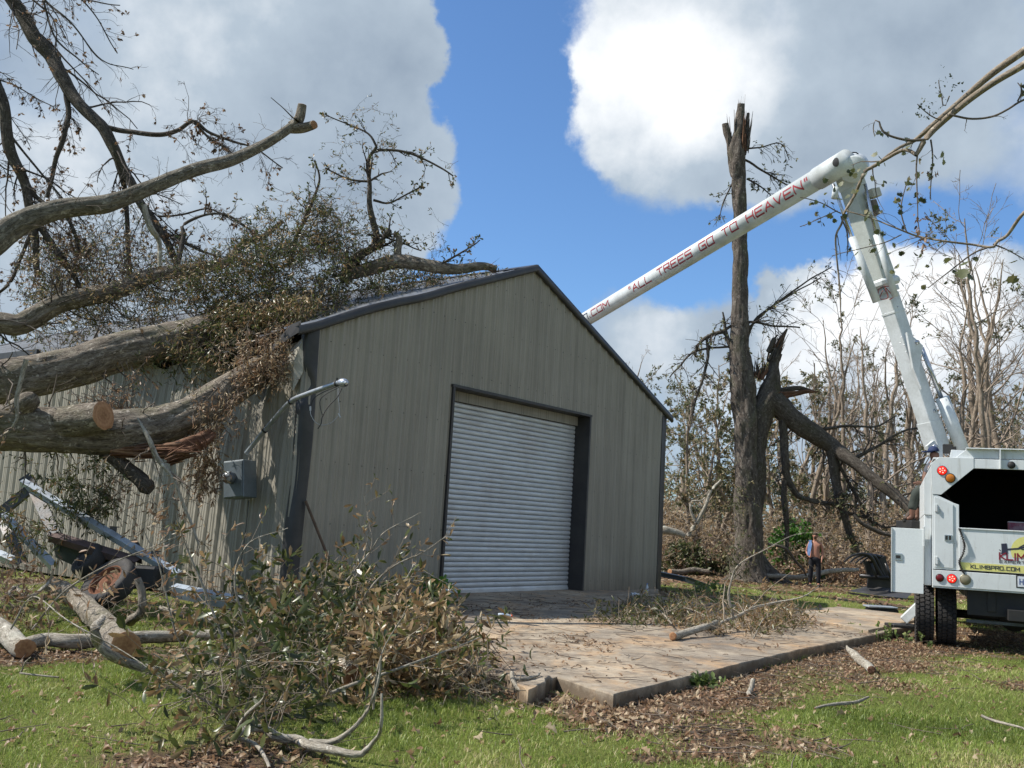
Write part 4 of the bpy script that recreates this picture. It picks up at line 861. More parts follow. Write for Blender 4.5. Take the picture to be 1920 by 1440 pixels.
for i, pp in enumerate([[(-70, 20, 18.8, 22.4), (-15, 130, 18.7, 22.4), (5, 200, 18.6, 20.6), (18, 270, 18.6, 21.5), (38, 320, 18.6, 19.8), (50, 380, 18.6, 17.2), (62, 440, 18.7, 13.8), (70, 520, 18.8, 10.3)], [(40, 325, 18.6, 10.3), (60, 360, 18.7, 9.46), (95, 390, 18.8, 8.6), (130, 420, 18.8, 6.88), (150, 480, 18.9, 6.02)],
                        [(62, 430, 18.7, 8.6), (40, 480, 18.7, 6.88), (15, 530, 18.7, 6.02), (-20, 560, 18.7, 5.16)], [(60, 400, 18.7, 12), (90, 450, 18.7, 12), (125, 505, 18.7, 11.2), (150, 540, 18.7, 8.6)],
                        [(5, 230, 18.6, 5.16), (60, 300, 18.6, 4.3), (110, 360, 18.6, 3.44), (160, 420, 18.6, 2.58)], [(-20, 140, 18.6, 3.44), (40, 170, 18.6, 2.58), (100, 200, 18.6, 1.72)], [(-30, 270, 18.5, 2.58), (10, 320, 18.5, 2.58), (50, 322, 18.5, 1.72)]]):
    l = limb(pp, 16 if i == 0 else 9, .10, .08, .05, 60+i); limb_part('trunk' if i == 0 else 'branch', l, M_bark_dark, f6); E_.append(l)
tw = Acc(); lf = Acc(); P, R = limbs_world(E_, 14)
P1, R1 = kids(tw, P, R, [dict(nch=17, t0=.05, t1=1, ang=(.5, 1.3), lenf=(.15, .4), rf=.22, m=9, wander=.16, trop=(0, 0, -.06), minr=.005)], rg)
P2, R2 = kids(tw, P1, R1, [dict(nch=7, t0=.15, t1=1, ang=(.4, 1.1), lenf=(.25, .5), rf=.6, m=7, wander=.18, trop=(0, 0, -.08), minr=.0035), dict(nch=2, t0=.2, t1=1, ang=(.4, 1.1), lenf=(.3, .6), rf=.7, m=5, wander=.2, minr=.0025)], rg)
kp = rg.uniform(size=len(P2)) < .10; lf.add(*leaf_on(P2[kp], 4, .6, (.05, .09), (.35, .2, .15), T_SIMPLE, .45, rg, .6, .6, True))
spray_px([(30, 430), (260, 440), (330, 520), (200, 540), (60, 560)], 130, (18.3, 19.5), (.4, .8), 9, (.05, .09), (.35, .2, .15), tw, lf, (0, 0, -.6), .45, T_SIMPLE, .6, .005, rg)
tw.part('twigs', M_twig_dark, f6, kind='stuff'); lf.part('leaves', M_leaf_dead, f6, 'tint', kind='stuff')
# twigs that come down from above the top edge
f7 = empty('hanging_branch', at(150, -60, 16.), 'thin drooping branch with small dry leaves at the top left edge', 'branch')
E_ = []
for i, pp in enumerate([[(40, -60, 15.8, 6), (90, 10, 15.8, 5), (150, 60, 15.8, 3.5), (190, 110, 15.8, 2.5), (250, 130, 15.8, 1.5)], [(90, -50, 15.8, 4), (160, 5, 15.8, 3), (220, 100, 15.8, 2)], [(70, -40, 15.8, 5), (100, 60, 15.8, 4), (150, 110, 15.8, 3), (185, 140, 15.8, 2)], [(60, -30, 15.8, 3), (150, -5, 15.8, 3), (225, 10, 15.8, 2)]]):
    l = limb(pp, 6, .1, .08, .04, 80+i); limb_part('branch', l, M_bark_dark, f7); E_.append(l)
tw = Acc(); lf = Acc(); P, R = limbs_world(E_, 12)
P2, R2 = kids(tw, P, R, [dict(nch=11, t0=.1, t1=1, ang=(.3, .9), lenf=(.2, .45), rf=.5, m=8, wander=.16, trop=(0, 0, -.08), minr=.003), dict(nch=4, t0=.2, t1=1, ang=(.4, 1.), lenf=(.3, .5), rf=.7, m=6, wander=.2, minr=.0022)], rg)
kp = rg.uniform(size=len(P2)) < .28; lf.add(*leaf_on(P2[kp], 4, .7, (.04, .075), (.35, .2), T_SIMPLE, .45, rg, .5, .6, True))
tw.part('twigs', M_twig_dark, f7, kind='stuff'); lf.part('leaves', M_leaf_dead, f7, 'tint', kind='stuff')
# ------------------------------------------------------------------ logs and cut branches on the grass
rg = np.random.default_rng(33)
def limbg(pts, k=14, rough=.12, step=.06, kink=.02, seed=0):
    W = []; Yp = None
    for a, b, z, d in pts:
        if z <= .5 or Yp is None: g = G(a, b, min(z, .5)); Yp = g[1]
        else: g = at(a, b, Yp)
        W.append(np.r_[g, d*.5])
    return limb_w(np.array(W), k, rough, step, kink, seed)
def log(name, pts, label, cat, mat=None, cut=True, k=16, seed=0, stubs=(), **kw):
    e_ = empty(name, G(pts[-1][0], pts[-1][1], pts[-1][2])*np.array([1, 1, 0]), label, cat, kw.pop('group', None))
    l = limbg(pts, k, seed=seed, **kw); limb_part('trunk' if cut and k > 12 else 'stem', l, mat or M_bark_pale, e_)
    if cut: cut_cap(l, -1, e_)
    else: cut_cap(l, -1, e_, M_split, name='broken_end'); cut_cap(l, 0, e_, M_split, name='broken_end')
    for i, s in enumerate(stubs):
        q = limbg(s, 10, seed=seed+50+i); limb_part('branch_stub', q, mat or M_bark_pale, e_); cut_cap(q, -1, e_, M_split, name='broken_end')
    return e_, l
log('cut_log', [(90, 1092, .42, .20), (130, 1112, .30, .24), (155, 1135, .23, .25), (185, 1162, .18, .27), (212, 1188, .15, .28), (236, 1212, .135, .29)], 'thick cut log with its orange sawn end facing us on the grass', 'log', bark('bark_log_grey', (.10, .085, .065), (.25, .215, .17), (.42, .38, .32), (.12, .12, .07), .7, 1.2), True, 26, 201,
    stubs=[[(245, 1165, .15, .12), (262, 1150, .3, .10), (264, 1110, .6, .085), (258, 1085, .72, .08)]])
log('cut_log', [(-90, 1120, .3, .20), (-30, 1160, .22, .21), (5, 1185, .16, .20), (28, 1202, .12, .19), (46, 1216, .105, .19)], 'smaller log at the left edge with a round red-brown sawn end', 'log', None, True, 20, 202)
log('fallen_branch', [(30, 1212, .08, .12), (90, 1198, .1, .14), (150, 1202, .09, .15), (260, 1195, .09, .14), (340, 1192, .1, .13), (440, 1188, .15, .10), (520, 1170, .2, .07)], 'long lichen-covered branch lying level behind the cut logs', 'branch', None, False, 12, 203)
log('fallen_branch', [(192, 1158, .62, .055), (181, 1176, .48, .085), (186, 1204, .34, .09), (206, 1226, .24, .095), (240, 1243, .14, .09), (290, 1256, .07, .085), (345, 1264, .05, .07), (400, 1262, .12, .05)], 'pale curved branch arching in front of the thick cut log', 'branch', None, False, 12, 204)
log('cut_log', [(470, 1196, .12, .16), (520, 1212, .11, .18), (590, 1238, .1, .19), (640, 1256, .1, .2), (664, 1268, .1, .2)], 'sun-bleached log half buried in the brush pile, its dark sawn end showing', 'log', None, True, 16, 205)
log('fallen_branch', [(439, 1384, .10, .03), (462, 1366, .12, .05), (494, 1364, .1, .055), (525, 1382, .06, .06), (556, 1384, .05, .06), (580, 1398, .05, .06), (624, 1410, .05, .055), (676, 1418, .06, .045), (697, 1395, .14, .03), (711, 1360, .3, .022), (716, 1300, .52, .015)], 'crooked lichened branch on the grass at the bottom of the brush', 'branch', None, False, 10, 206,
    stubs=[[(580, 1392, .06, .05), (626, 1394, .07, .04), (671, 1358, .22, .028), (699, 1304, .42, .02), (715, 1228, .75, .012)], [(445, 1378, .1, .03), (465, 1337, .28, .025), (499, 1298, .46, .015)], [(445, 1384, .08, .03), (480, 1402, .05, .025), (505, 1440, .05, .02)]])
log('fallen_branch', [(10, 1120, .35, .03), (30, 1100, .42, .06), (52, 1118, .33, .05), (90, 1098, .4, .04), (100, 1068, .52, .03)], 'pale forked branch lying in front of the wrecked trailer', 'branch', None, False, 10, 207)
log('stick', [(38, 1262, .03, .018), (55, 1265, .03, .02), (110, 1270, .02, .014)], 'thin bent stick on the grass at far left', 'stick', None, False, 6, 208, stubs=[[(39, 1262, .03, .018), (45, 1245, .12, .014), (58, 1232, .18, .008)]])
log('fallen_branch', [(300, 1140, .15, .06), (345, 1155, .1, .07), (390, 1163, .08, .065), (440, 1175, .06, .05)], 'bare branch running from the trailer into the brush', 'branch', None, False, 9, 209)
log('stick', [(1528, 1328, .03, .02), (1570, 1320, .05, .035), (1600, 1316, .05, .035), (1628, 1307, .07, .02)], 'pale crooked stick on the grass right of the slab', 'stick', None, False, 8, 210)
log('cut_log', [(1588, 1212, .12, .03), (1600, 1228, .08, .10), (1618, 1243, .06, .11), (1634, 1256, .05, .1)], 'short mossy piece of wood in dead leaves right of the slab', 'log', None, False, 10, 211)
log('stick', [(1412, 1275, .12, .05), (1408, 1290, .06, .05), (1406, 1305, .03, .045)], 'short upright piece of pale wood beside the slab edge', 'stick', None, False, 6, 212)
log('stick', [(1840, 1342, .05, .03), (1870, 1352, .03, .03), (1925, 1370, .03, .02)], 'bleached stick on the grass at the right edge', 'stick', None, False, 6, 213)
log('stick', [(1380, 1075, .3, .02), (1300, 1225, .14, .02)][:0] or [(960, 1262, .2, .04), (962, 1275, .16, .045), (968, 1290, .1, .04), (995, 1310, .05, .03)], 'forked twig leaning on the broken concrete chunk', 'stick', None, False, 8, 214, stubs=[[(963, 1274, .16, .03), (985, 1272, .16, .03), (1012, 1262, .17, .02)]])
M_twig_mid = worn('twig_mid', (.27, .225, .17), (.13, .10, .07), 6, .8, fine=90)
# ------------------------------------------------------------------ brush piles
def gs(poly, n, h, pw=1.3):
    q = poly_sample(poly, n, rg); d = CR*((q[:, 0]-960)/FOC)[:, None]+CU*((720-q[:, 1])/FOC)[:, None]+CF
    p = CC+d*((.03-CAMH)/d[:, 2])[:, None]; p[:, 2] += rg.uniform(0, 1, n)**pw*h; return p
def pile(name, loc, label, cat, items, stems, leafm, twigm=M_twig, tmpl=T_OBL, seed=0):
    twigm = M_twig_mid if twigm is M_twig else twigm
    e_ = empty(name, loc*np.array([1, 1, 0]), label, cat); tw = Acc(); lf = Acc()
    for it in items:
        p = gs(it['poly'], it['n'], it['h']); spray(p, it.get('ln', (.4, .9)), it.get('nl', 12), it.get('size', (.07, .13)), it.get('tint', (.5, .25, .2)), tw, lf, it.get('dir', (0, 0, .2)), it.get('wid', .20), tmpl, .1, it.get('r', .005), rg, .22, it.get('sub', 3), .75, it.get('cl', True), it.get('dsp', .9))
    ls = [limbg(s, 8, seed=seed+i) for i, s in enumerate(stems)]
    for l in ls: limb_part('branch', l, M_bark_pale, e_)
    if ls:
        P, R = limbs_world(ls, 12); P, R = kids(tw, P, R, [dict(nch=9, t0=.15, t1=1, ang=(.3, 1.), lenf=(.2, .45), rf=.5, m=7, wander=.18, minr=.003)], rg); lf.add(*leaf_on(P, 5, .4, (.06, .11), (.55, .25), tmpl, .26, rg, .1, .7))
    tw.part('twigs', twigm, e_, kind='stuff'); lf.part('leaves', leafm, e_, 'tint', kind='stuff'); return e_
pile('brush_pile', G(640, 1260), 'big heap of cut leafy branches in front of the building, left of the slab', 'brush pile',
     [dict(poly=[(420, 1215), (560, 1190), (760, 1190), (840, 1215), (850, 1250), (700, 1270), (480, 1260)], n=240, h=.62, nl=17, tint=(.30, .2, .25), size=(.09, .15), ln=(.5, 1.2), wid=.26),
      dict(poly=[(640, 1250), (780, 1225), (850, 1240), (880, 1280), (830, 1310), (700, 1310)], n=150, h=.40, nl=20, tint=(.78, .14, .2), size=(.09, .16), wid=.24),
      dict(poly=[(300, 1290), (440, 1250), (640, 1270), (640, 1340), (460, 1400), (330, 1370)], n=115, h=.34, nl=14, tint=(.30, .22, .25), size=(.09, .14), ln=(.5, 1.2), wid=.26),
      dict(poly=[(520, 1180), (620, 1160), (720, 1165), (700, 1200)], n=70, h=.8, nl=12, tint=(.4, .2, .2)),
      dict(poly=[(830, 1290), (930, 1270), (950, 1310), (880, 1340)], n=30, h=.2, nl=10, tint=(.35, .2, .2))],
     [[(560, 1180, .3, .03), (620, 1120, .7, .025), (690, 1040, 1.0, .02), (720, 1000, 1.25, .012), (790, 960, 1.35, .006)], [(640, 1200, .3, .03), (690, 1110, .7, .022), (740, 1060, .9, .018), (790, 1035, 1.1, .012), (845, 1000, 1.25, .006)],
      [(600, 1160, .4, .02), (665, 1080, .8, .016), (690, 1000, 1.15, .01), (683, 930, 1.5, .005)], [(700, 1180, .3, .03), (770, 1070, .8, .02), (775, 1058, .85, .02), (830, 1090, .7, .01)], [(430, 1230, .2, .03), (380, 1100, .8, .02), (345, 1020, 1.1, .014), (330, 960, 1.4, .006)],
      [(480, 1220, .2, .03), (440, 1100, .8, .02), (465, 1020, 1.1, .012), (540, 990, 1.2, .005)], [(560, 1290, .1, .03), (620, 1210, .4, .02), (640, 1150, .6, .01)], [(420, 1330, .1, .02), (340, 1290, .3, .015), (290, 1250, .5, .008)], [(700, 1330, .1, .02), (716, 1230, .6, .014), (760, 1150, .9, .007)],
      [(800, 1260, .1, .03), (860, 1200, .4, .02), (900, 1160, .55, .01)], [(620, 1300, .1, .03), (780, 1240, .35, .02), (900, 1195, .5, .01)]], M_leaf_mix, seed=300)
pile('brush_pile', G(130, 1170), 'low tangle of brown leafy twigs over the wrecked trailer at left', 'brush pile',
     [dict(poly=[(-30, 1160), (120, 1150), (330, 1165), (330, 1195), (120, 1190), (-30, 1185)], n=28, h=.6, nl=8, tint=(.72, .18, .15), ln=(.4, 1.), size=(.08, .15)),
      dict(poly=[(260, 1160), (440, 1150), (460, 1200), (320, 1200)], n=26, h=.8, nl=8, tint=(.6, .2, .2), ln=(.5, 1.1)),
      dict(poly=[(-30, 1110), (60, 1110), (60, 1180), (-30, 1180)], n=34, h=.8, nl=12, tint=(.25, .15, .1), ln=(.4, .9))],
     [[(60, 1180, .2, .02), (120, 1110, .6, .02), (200, 1060, 1.0, .015), (320, 1010, 1.3, .008)], [(330, 1190, .2, .02), (300, 1060, 1.0, .016), (270, 990, 1.5, .01), (360, 1000, 1.5, .005)], [(20, 1180, .3, .02), (60, 1120, .6, .014), (130, 1170, .5, .012), (230, 1225, .3, .01), (330, 1290, .1, .006)]], M_leaf_dead, seed=330)
pile('brush_pile', G(1380, 1190), 'long low pile of withered olive branches lying on the concrete slab', 'brush pile',
     [dict(poly=[(1100, 1170), (1170, 1150), (1260, 1150), (1310, 1180), (1230, 1190), (1130, 1185)], n=150, h=.20, nl=12, tint=(.36, .14, .12), size=(.08, .14), wid=.15, dsp=1.0, dir=(0, 0, -.1), cl=False),
      dict(poly=[(1240, 1165), (1330, 1150), (1450, 1158), (1520, 1175), (1490, 1200), (1400, 1212), (1300, 1205)], n=230, h=.30, nl=11, tint=(.60, .16, .15), size=(.08, .14), wid=.15, dsp=1.0, dir=(0, 0, -.1), cl=False),
      dict(poly=[(1400, 1165), (1480, 1165), (1500, 1180), (1420, 1195)], n=50, h=.4, nl=14, tint=(.72, .1, .1), size=(.08, .14), wid=.18, dsp=1.0, dir=(0, 0, -.2), cl=False)],
     [[(1330, 1180, .2, .06), (1390, 1152, .35, .05), (1440, 1130, .5, .035), (1500, 1122, .55, .02), (1535, 1100, .75, .01)], [(1375, 1160, .3, .05), (1368, 1120, .6, .045), (1372, 1090, .9, .03), (1388, 1055, 1.2, .02), (1450, 1022, 1.5, .014), (1500, 1002, 1.7, .008), (1560, 999, 1.7, .004)],
      [(1260, 1170, .2, .02), (1230, 1140, .35, .02), (1215, 1143, .3, .01), (1190, 1150, .2, .006)], [(1340, 1160, .3, .02), (1290, 1140, .4, .015), (1265, 1145, .3, .008)], [(1410, 1200, .1, .02), (1425, 1165, .35, .016), (1440, 1150, .45, .008)]], M_leaf_mix, seed=350)
log('cut_log', [(1345, 1166, .3, .08), (1310, 1176, .25, .09), (1280, 1186, .2, .10), (1262, 1193, .18, .11)], 'short peeled stick with a pale cut end poking out of the brush on the slab', 'log', None, True, 12, 220)
# fresh green weed by the door and a few vines near the truck wheel
M_leaf_vine = leafmat('leaf_vine', [(0, (.10, .15, .04)), (.6, (.20, .27, .08)), (1, (.36, .38, .15))])
def weed(loc, label, n, h, mat, size, spread=.25, tint=(.5, .25), tmpl=T_OBL, wid=.45):
    e_ = empty('weed', loc, label, 'plant'); tw = Acc(); lf = Acc(); p = np.tile(loc, (n, 1))+rg.normal(size=(n, 3))*np.array([spread, spread, 0])*.4
    P, R = grow(p, np.array([0, 0, 1.])+rg.normal(size=(n, 3))*.45, rg.uniform(.5, 1, n)*h, np.full(n, .005), 6, .15, (0, 0, .02), rg); V, F = tubes(P, R, 3); tw.add(V, F)
    lf.add(*leaf_on(P, 9, .2, size, tint, tmpl, wid, rg, .1, .8)); tw.part('stems', M_twig_green, e_, kind='stuff'); lf.part('leaves', mat, e_, 'tint', kind='stuff'); return e_
M_twig_green = worn('green_stem', (.12, .17, .05), (.08, .09, .03), 5, .7)
weed(G(812, 1140, .13), 'bright green weed growing by the left foot of the roller door', 26, .55, M_leaf_bright, (.09, .15))
weed(G(1640, 1195, .0), 'leafy green vine sprouting at the slab corner by the truck wheel', 10, .3, M_leaf_vine, (.05, .10), .6)
weed(G(1680, 1205, .0), 'patch of broad green leaves in front of the truck wheel', 11, .22, M_leaf_vine, (.05, .09), .7, (.3, .2))
weed(G(1318, 1290, 0), 'low green sprout at the foot of the slab edge', 14, .12, M_leaf_vine, (.05, .09), .2, (.2, .2))
weed(G(1335, 1115, .1), 'green and yellow leaves by the right corner of the building', 16, .4, M_leaf_vine, (.08, .14), .7, (.4, .3))
# ------------------------------------------------------------------ litter on the slab
M_clear = worn('clear_plastic', (.55, .62, .68), (.45, .5, .55), 4, .15, 0, .05)
def bottle(px, py, ang, up, label, cap):
    c = G(px, py, .155); e_ = empty('plastic_bottle', c*np.array([1, 1, 0])+np.array([0, 0, .12]), label, 'bottle')
    d = np.array([0, 0, 1.]) if up else np.array([math.cos(ang), math.sin(ang), 0]); base = c-d*.10 if not up else c-np.array([0, 0, .03])
    pr = [(0, .026), (.008, .033), (.05, .034), (.06, .031), (.08, .031), (.09, .034), (.13, .034), (.16, .026), (.185, .014), (.2, .013)]
    mb = MB()
    for a, b in zip(pr[:-1], pr[1:]): mb.cyl(base+d*a[0], base+d*b[0], a[1], b[1], 12, False)
    mb.build('bottle_body', M_clear, e_, True)
    mb = MB(); mb.cyl(base+d*.2, base+d*.222, .016, .016, 12); mb.build('cap', cap, e_, True)
    mb = MB(); mb.cyl(base+d*.062, base+d*.085, .0335, .0335, 12, False); mb.build('label_band', worn('bottle_label', (.25, .35, .6), (.4, .5, .7), 4, .4), e_, True)
bottle(946, 1154, .15, False, 'clear plastic bottle with orange cap lying on the slab', worn('orange_cap', (.75, .13, .03), (.6, .1, .03), 4, .4))
bottle(1190, 1114, .6, False, 'clear plastic bottle lying at the foot of the right front wall', worn('white_cap', (.7, .72, .75), (.6, .6, .6), 4, .4))
bottle(1213, 1110, 0, True, 'upright crushed plastic bottle near the right building corner', worn('blue_cap', (.1, .2, .6), (.1, .2, .5), 4, .4))
cl = empty('foam_cooler', G(795, 1122, .12), 'low white foam cooler lid by the left side of the roller door', 'cooler'); c_ = G(797, 1118, .16)
mb = MB(); mb.box(c_, (.42, .3, .07)); mb.build('lid', worn('white_foam', (.72, .73, .74), (.5, .48, .44), 4, .7), cl, bevel=.015)
mb = MB(); mb.box(c_+np.array([0, 0, -.055]), (.38, .26, .05)); mb.build('tray', worn('blue_grey_plastic', (.25, .32, .4), (.2, .22, .25), 4, .5), cl, bevel=.01)
# dark steel beam by the right rear corner
bm_ = MB(); a = G(1236, 1072, .45); b = G(1285, 1082, .4); c = G(1330, 1098, .1)
for p, q in ((a, b), (b, c)):
    d = unit(q-p); s = unit(np.cross(d, [0, 0, 1])); bm_.box((p+q)/2, (np.linalg.norm(q-p), .16, .02), np.array([d, s, np.cross(s, d)])); bm_.box((p+q)/2-np.array([0, 0, .06]), (np.linalg.norm(q-p), .015, .13), np.array([d, s, np.cross(s, d)]))
tag(bm_.build('steel_beam', worn('blue_grey_steel', (.13, .155, .18), (.09, .09, .09), 3, .5, .4)), 'bent dark steel beam sticking out behind the right corner of the building', 'beam')
# ------------------------------------------------------------------ wrecked boat trailer
tr = empty('wrecked_trailer', G(200, 1150), 'overturned steel trailer frame with a rusty wheel lying against the side wall', 'trailer')
M_chan = worn('painted_steel_bluegrey', (.50, .57, .64), (.22, .22, .22), 3, .35, .3, .15); M_chan_d = worn('dark_steel', (.06, .07, .08), (.09, .06, .04), 4, .5, .3, .15)
def channel(name, p, q, w, h, mat, up=(0, 0, 1.), side=None):
    """a U channel: web up, two flanges"""
    p = np.array(p); q = np.array(q); d = unit(q-p); s = unit(np.cross(d, up)); n = np.cross(s, d); L = np.linalg.norm(q-p); m = (p+q)/2; ax = np.array([d, s, n]); mb = MB()
    mb.box(m, (L, w, .008), ax); mb.box(m-n*h/2+s*(w/2-.004), (L, .007, h), ax); mb.box(m-n*h/2-s*(w/2-.004), (L, .007, h), ax); mb.build(name, mat, tr)
a3 = lambda x, y, Y: at(x, y, Y)
rl = [(48, 905, 14.9), (150, 963, 14.6), (245, 1020, 14.2), (330, 1072, 13.8)]
channel('rail', a3(42, 900, 14.9), a3(336, 1074, 13.7), .095, .10, M_chan, (.3, -.9, 1.0))
channel('rail', a3(8, 962, 14.2), a3(101, 1058, 13.6), .09, .10, M_chan, (.3, -.9, 1.0))
channel('rail', a3(-60, 1010, 13.4), a3(26, 1048, 13.1), .09, .10, M_chan, (.3, -.9, 1.0))
channel('rail', a3(326, 1097, 13.6), a3(452, 1122, 13.0), .11, .16, M_chan, (.1, -.5, 1.0))
channel('crossmember', a3(62, 915, 14.9), a3(102, 1000, 14.4), .16, .09, M_chan_d, (.2, -1, .2))
channel('crossmember', a3(-30, 985, 14.6), a3(60, 912, 14.9), .14, .09, M_chan_d, (.2, -1, .2))
channel('crossmember', a3(45, 893, 15.0), a3(62, 918, 14.9), .18, .09, M_chan_d, (.2, -1, .2))
channel('crossmember', a3(155, 960, 14.7), a3(172, 985, 14.5), .16, .09, M_chan_d, (.2, -1, .2))
channel('crossmember', a3(246, 1015, 14.3), a3(256, 1035, 14.1), .16, .09, M_chan_d, (.2, -1, .2))
channel('crossmember', a3(5, 975, 14.3), a3(40, 1055, 13.7), .14, .09, M_chan_d, (.2, -1, .2))
channel('crossmember', a3(285, 1078, 14.0), a3(330, 1060, 13.9), .10, .06, M_chan_d, (.2, -1, .2))
channel('axle', a3(96, 1000, 14.4), a3(260, 1050, 14.0), .14, .10, worn('rusty_purple_steel', (.12, .075, .065), (.06, .05, .05), 5, .7), (.2, -.6, 1.))
mb = MB(); mb.prism([a3(98, 1003, 14.4), a3(240, 1045, 14.1), a3(250, 1075, 14.1), a3(190, 1085, 14.3), a3(104, 1045, 14.4)], (.0, .04, 0)); mb.build('side_plate', worn('mossy_dark_plate', (.035, .05, .04), (.05, .045, .035), 3, .6), tr)
mb = MB(); mb.box(a3(275, 1082, 13.7), (.34, .3, .3)); mb.build('plastic_box', M_rub, tr, bevel=.03)
M_rust = worn('rust', (.20, .085, .045), (.09, .045, .03), 6, .9, .2, .3); M_tyre = worn('tyre_rubber', (.028, .028, .03), (.07, .06, .05), 3, .8, 0, .25)
def lathe(prof, c, ax, k=32):
    ax = unit(np.array(ax)); q = unit(np.cross(ax, [.1, .2, 1])); s = np.cross(ax, q); th = np.arange(k)*2*math.pi/k; V = []
    for r, h in prof:
        V += [np.array(c)+ax*h+r*(q*math.cos(a)+s*math.sin(a)) for a in th]
    F = [(i*k+a, i*k+(a+1) % k, (i+1)*k+(a+1) % k, (i+1)*k+a) for i in range(len(prof)-1) for a in range(k)]
    return np.array(V), np.array(F)
def twheel(c, ax, R, w, rim, parent):
    wh = empty('wheel', c, None, None); wh.parent = parent; wh.location = tuple(np.array(c)-WLOC[parent.name])
    V, F = lathe([(R*.62, w*.42), (R*.72, w*.5), (R*.90, w*.5), (R*.97, w*.42), (R, w*.25), (R, -w*.25), (R*.97, -w*.42), (R*.9, -w*.5), (R*.72, -w*.5), (R*.62, -w*.42)], c, ax, 40); part('tyre', V, F, M_tyre, wh, True)
    V, F = lathe([(R*.64, w*.40), (R*.60, w*.44), (R*.575, w*.36), (R*.56, w*.05), (R*.46, w*.08), (R*.40, w*.22), (R*.30, w*.24), (R*.22, w*.12), (R*.12, w*.14), (R*.10, w*.3), (.001, w*.32)], c, ax, 40); part('rim', V, F, rim, wh, True)
    return wh
for i_, (x_, y_) in enumerate(((128, 950), (212, 1000), (290, 1046))):
    mb = MB(); c_ = a3(x_, y_-4, 14.6-.35*i_); mb.box(c_, (.10, .02, .14)); mb.box(c_+np.array([0, .05, .06]), (.10, .10, .012)); mb.build('bracket', M_chan_d, tr)
twheel(a3(205, 1096, 13.55), (-.42, -.62, .66), .40, .24, M_rust, tr)
twheel(a3(168, 1052, 14.2), (-.5, -.5, .5), .26, .2, M_chan_d, tr)
# ------------------------------------------------------------------ grass blades, dead leaves, twigs
def area_pts(n, y0, y1, xm=1.08):
    y = rg.uniform(y0, y1, n*2); x = rg.uniform(-1, 1, n*2)*y1*.62*xm; k = np.abs(x) < y*.62*xm+.5
    return x[k][:n], y[k][:n]
bx = lambda x, y: (lambda u, v: (u > -.05) & (u < Wd) & (v > -.05) & (v < Ln))(*buv(x, y))
ga = Acc()
for (n, y0, y1, h0, h1, wd, two) in ((170000, 5.6, 9.5, .018, .06, .0045, True), (120000, 9.5, 15, .03, .085, .007, False), (90000, 15, 40, .04, .12, .016, False)):
    x, y = area_pts(n, y0, y1); l_ = litter(x, y); c = fbm(x*1.4, y*1.4, 31, 4)
    keep = (~inside(PAD, x, y)) & (~bx(x, y)) & (rg.uniform(size=len(x)) > np.clip(l_*1.6-.28, 0, .97)) & (rg.uniform(size=len(x)) < .35+1.5*(c-.2))
    x, y, c, l_ = x[keep], y[keep], c[keep], l_[keep]; m = len(x); z = gz(x, y)
    h = rg.uniform(h0, h1, m)*(.55+.9*c)*(1-.4*l_); a = rg.uniform(0, 6.28, m); w_ = rg.uniform(.6, 1.3, m)*wd; le = rg.normal(0, .5, (m, 2))*h[:, None]
    b = np.stack([x, y, z-.004], 1); s = np.stack([np.cos(a), np.sin(a), 0*a], 1)*w_[:, None]*.5; tip = b+np.c_[le*1.1, h*.85]; mid = b+np.c_[le*.35, h*.62]
    tn = np.clip(.42+(fbm(x*.8, y*.8, 51, 3)-.47)*1.9+rg.normal(0, .16, m)+(rg.uniform(size=m) < .14)*.5+l_*.2, 0, 1)
    if two:
        V = np.stack([b-s, b+s, mid+s*.8, mid-s*.8, tip], 1).reshape(-1, 3); F = (np.array([[0, 1, 2], [0, 2, 3], [3, 2, 4]])[None]+(np.arange(m)*5)[:, None, None]).reshape(-1, 3); ga.add(V, F, np.repeat(tn, 5))
    else:
        V = np.stack([b-s, b+s, tip], 1).reshape(-1, 3); F = np.arange(m*3).reshape(-1, 3); ga.add(V, F, np.repeat(tn, 3))
ga.part('grass', M_grass, None, 'tint', False, kind='stuff')
la = Acc()
def lay(x, y, z, size, tint, tm=T_OBL, wid=.3, curl=2.5):
    n = len(x); a = rg.uniform(0, 6.28, n); d = np.stack([np.cos(a), np.sin(a), rg.normal(0, .18, n)], 1); s = rg.uniform(size[0], size[1], n); p = np.stack([x, y, z+.008+rg.uniform(0, .02, n)], 1)
    la.add(*leaves(p, d, s, np.clip(rg.normal(tint[0], tint[1], n), 0, 1), tm, wid, rg, curl, (0, 0, 6)))
x, y = area_pts(150000, 5.6, 22); l_ = litter(x, y); k = (~inside(PAD, x, y)) & (~bx(x, y)) & (rg.uniform(size=len(x)) < np.clip(l_*1.25-.15, 0.045, .85)*np.clip(1.5-y/22, .35, 1)); x, y = x[k], y[k]
h_ = len(x)//2; lay(x[:h_], y[:h_], gz(x[:h_], y[:h_]), (.035, .085), (.55, .24), T_OBL, .34, 4.); lay(x[h_:], y[h_:], gz(x[h_:], y[h_:]), (.025, .06), (.6, .24), T_OBL, .6, 5.)
x, y = area_pts(26000, 22, 45); k = (~bx(x, y)) & (~inside(PAD, x, y)) & (rg.uniform(size=len(x)) < np.clip(litter(x, y)*1.2, .05, 1)); x, y = x[k], y[k]; lay(x, y, gz(x, y), (.12, .22), (.6, .2), T_SIMPLE, .5)
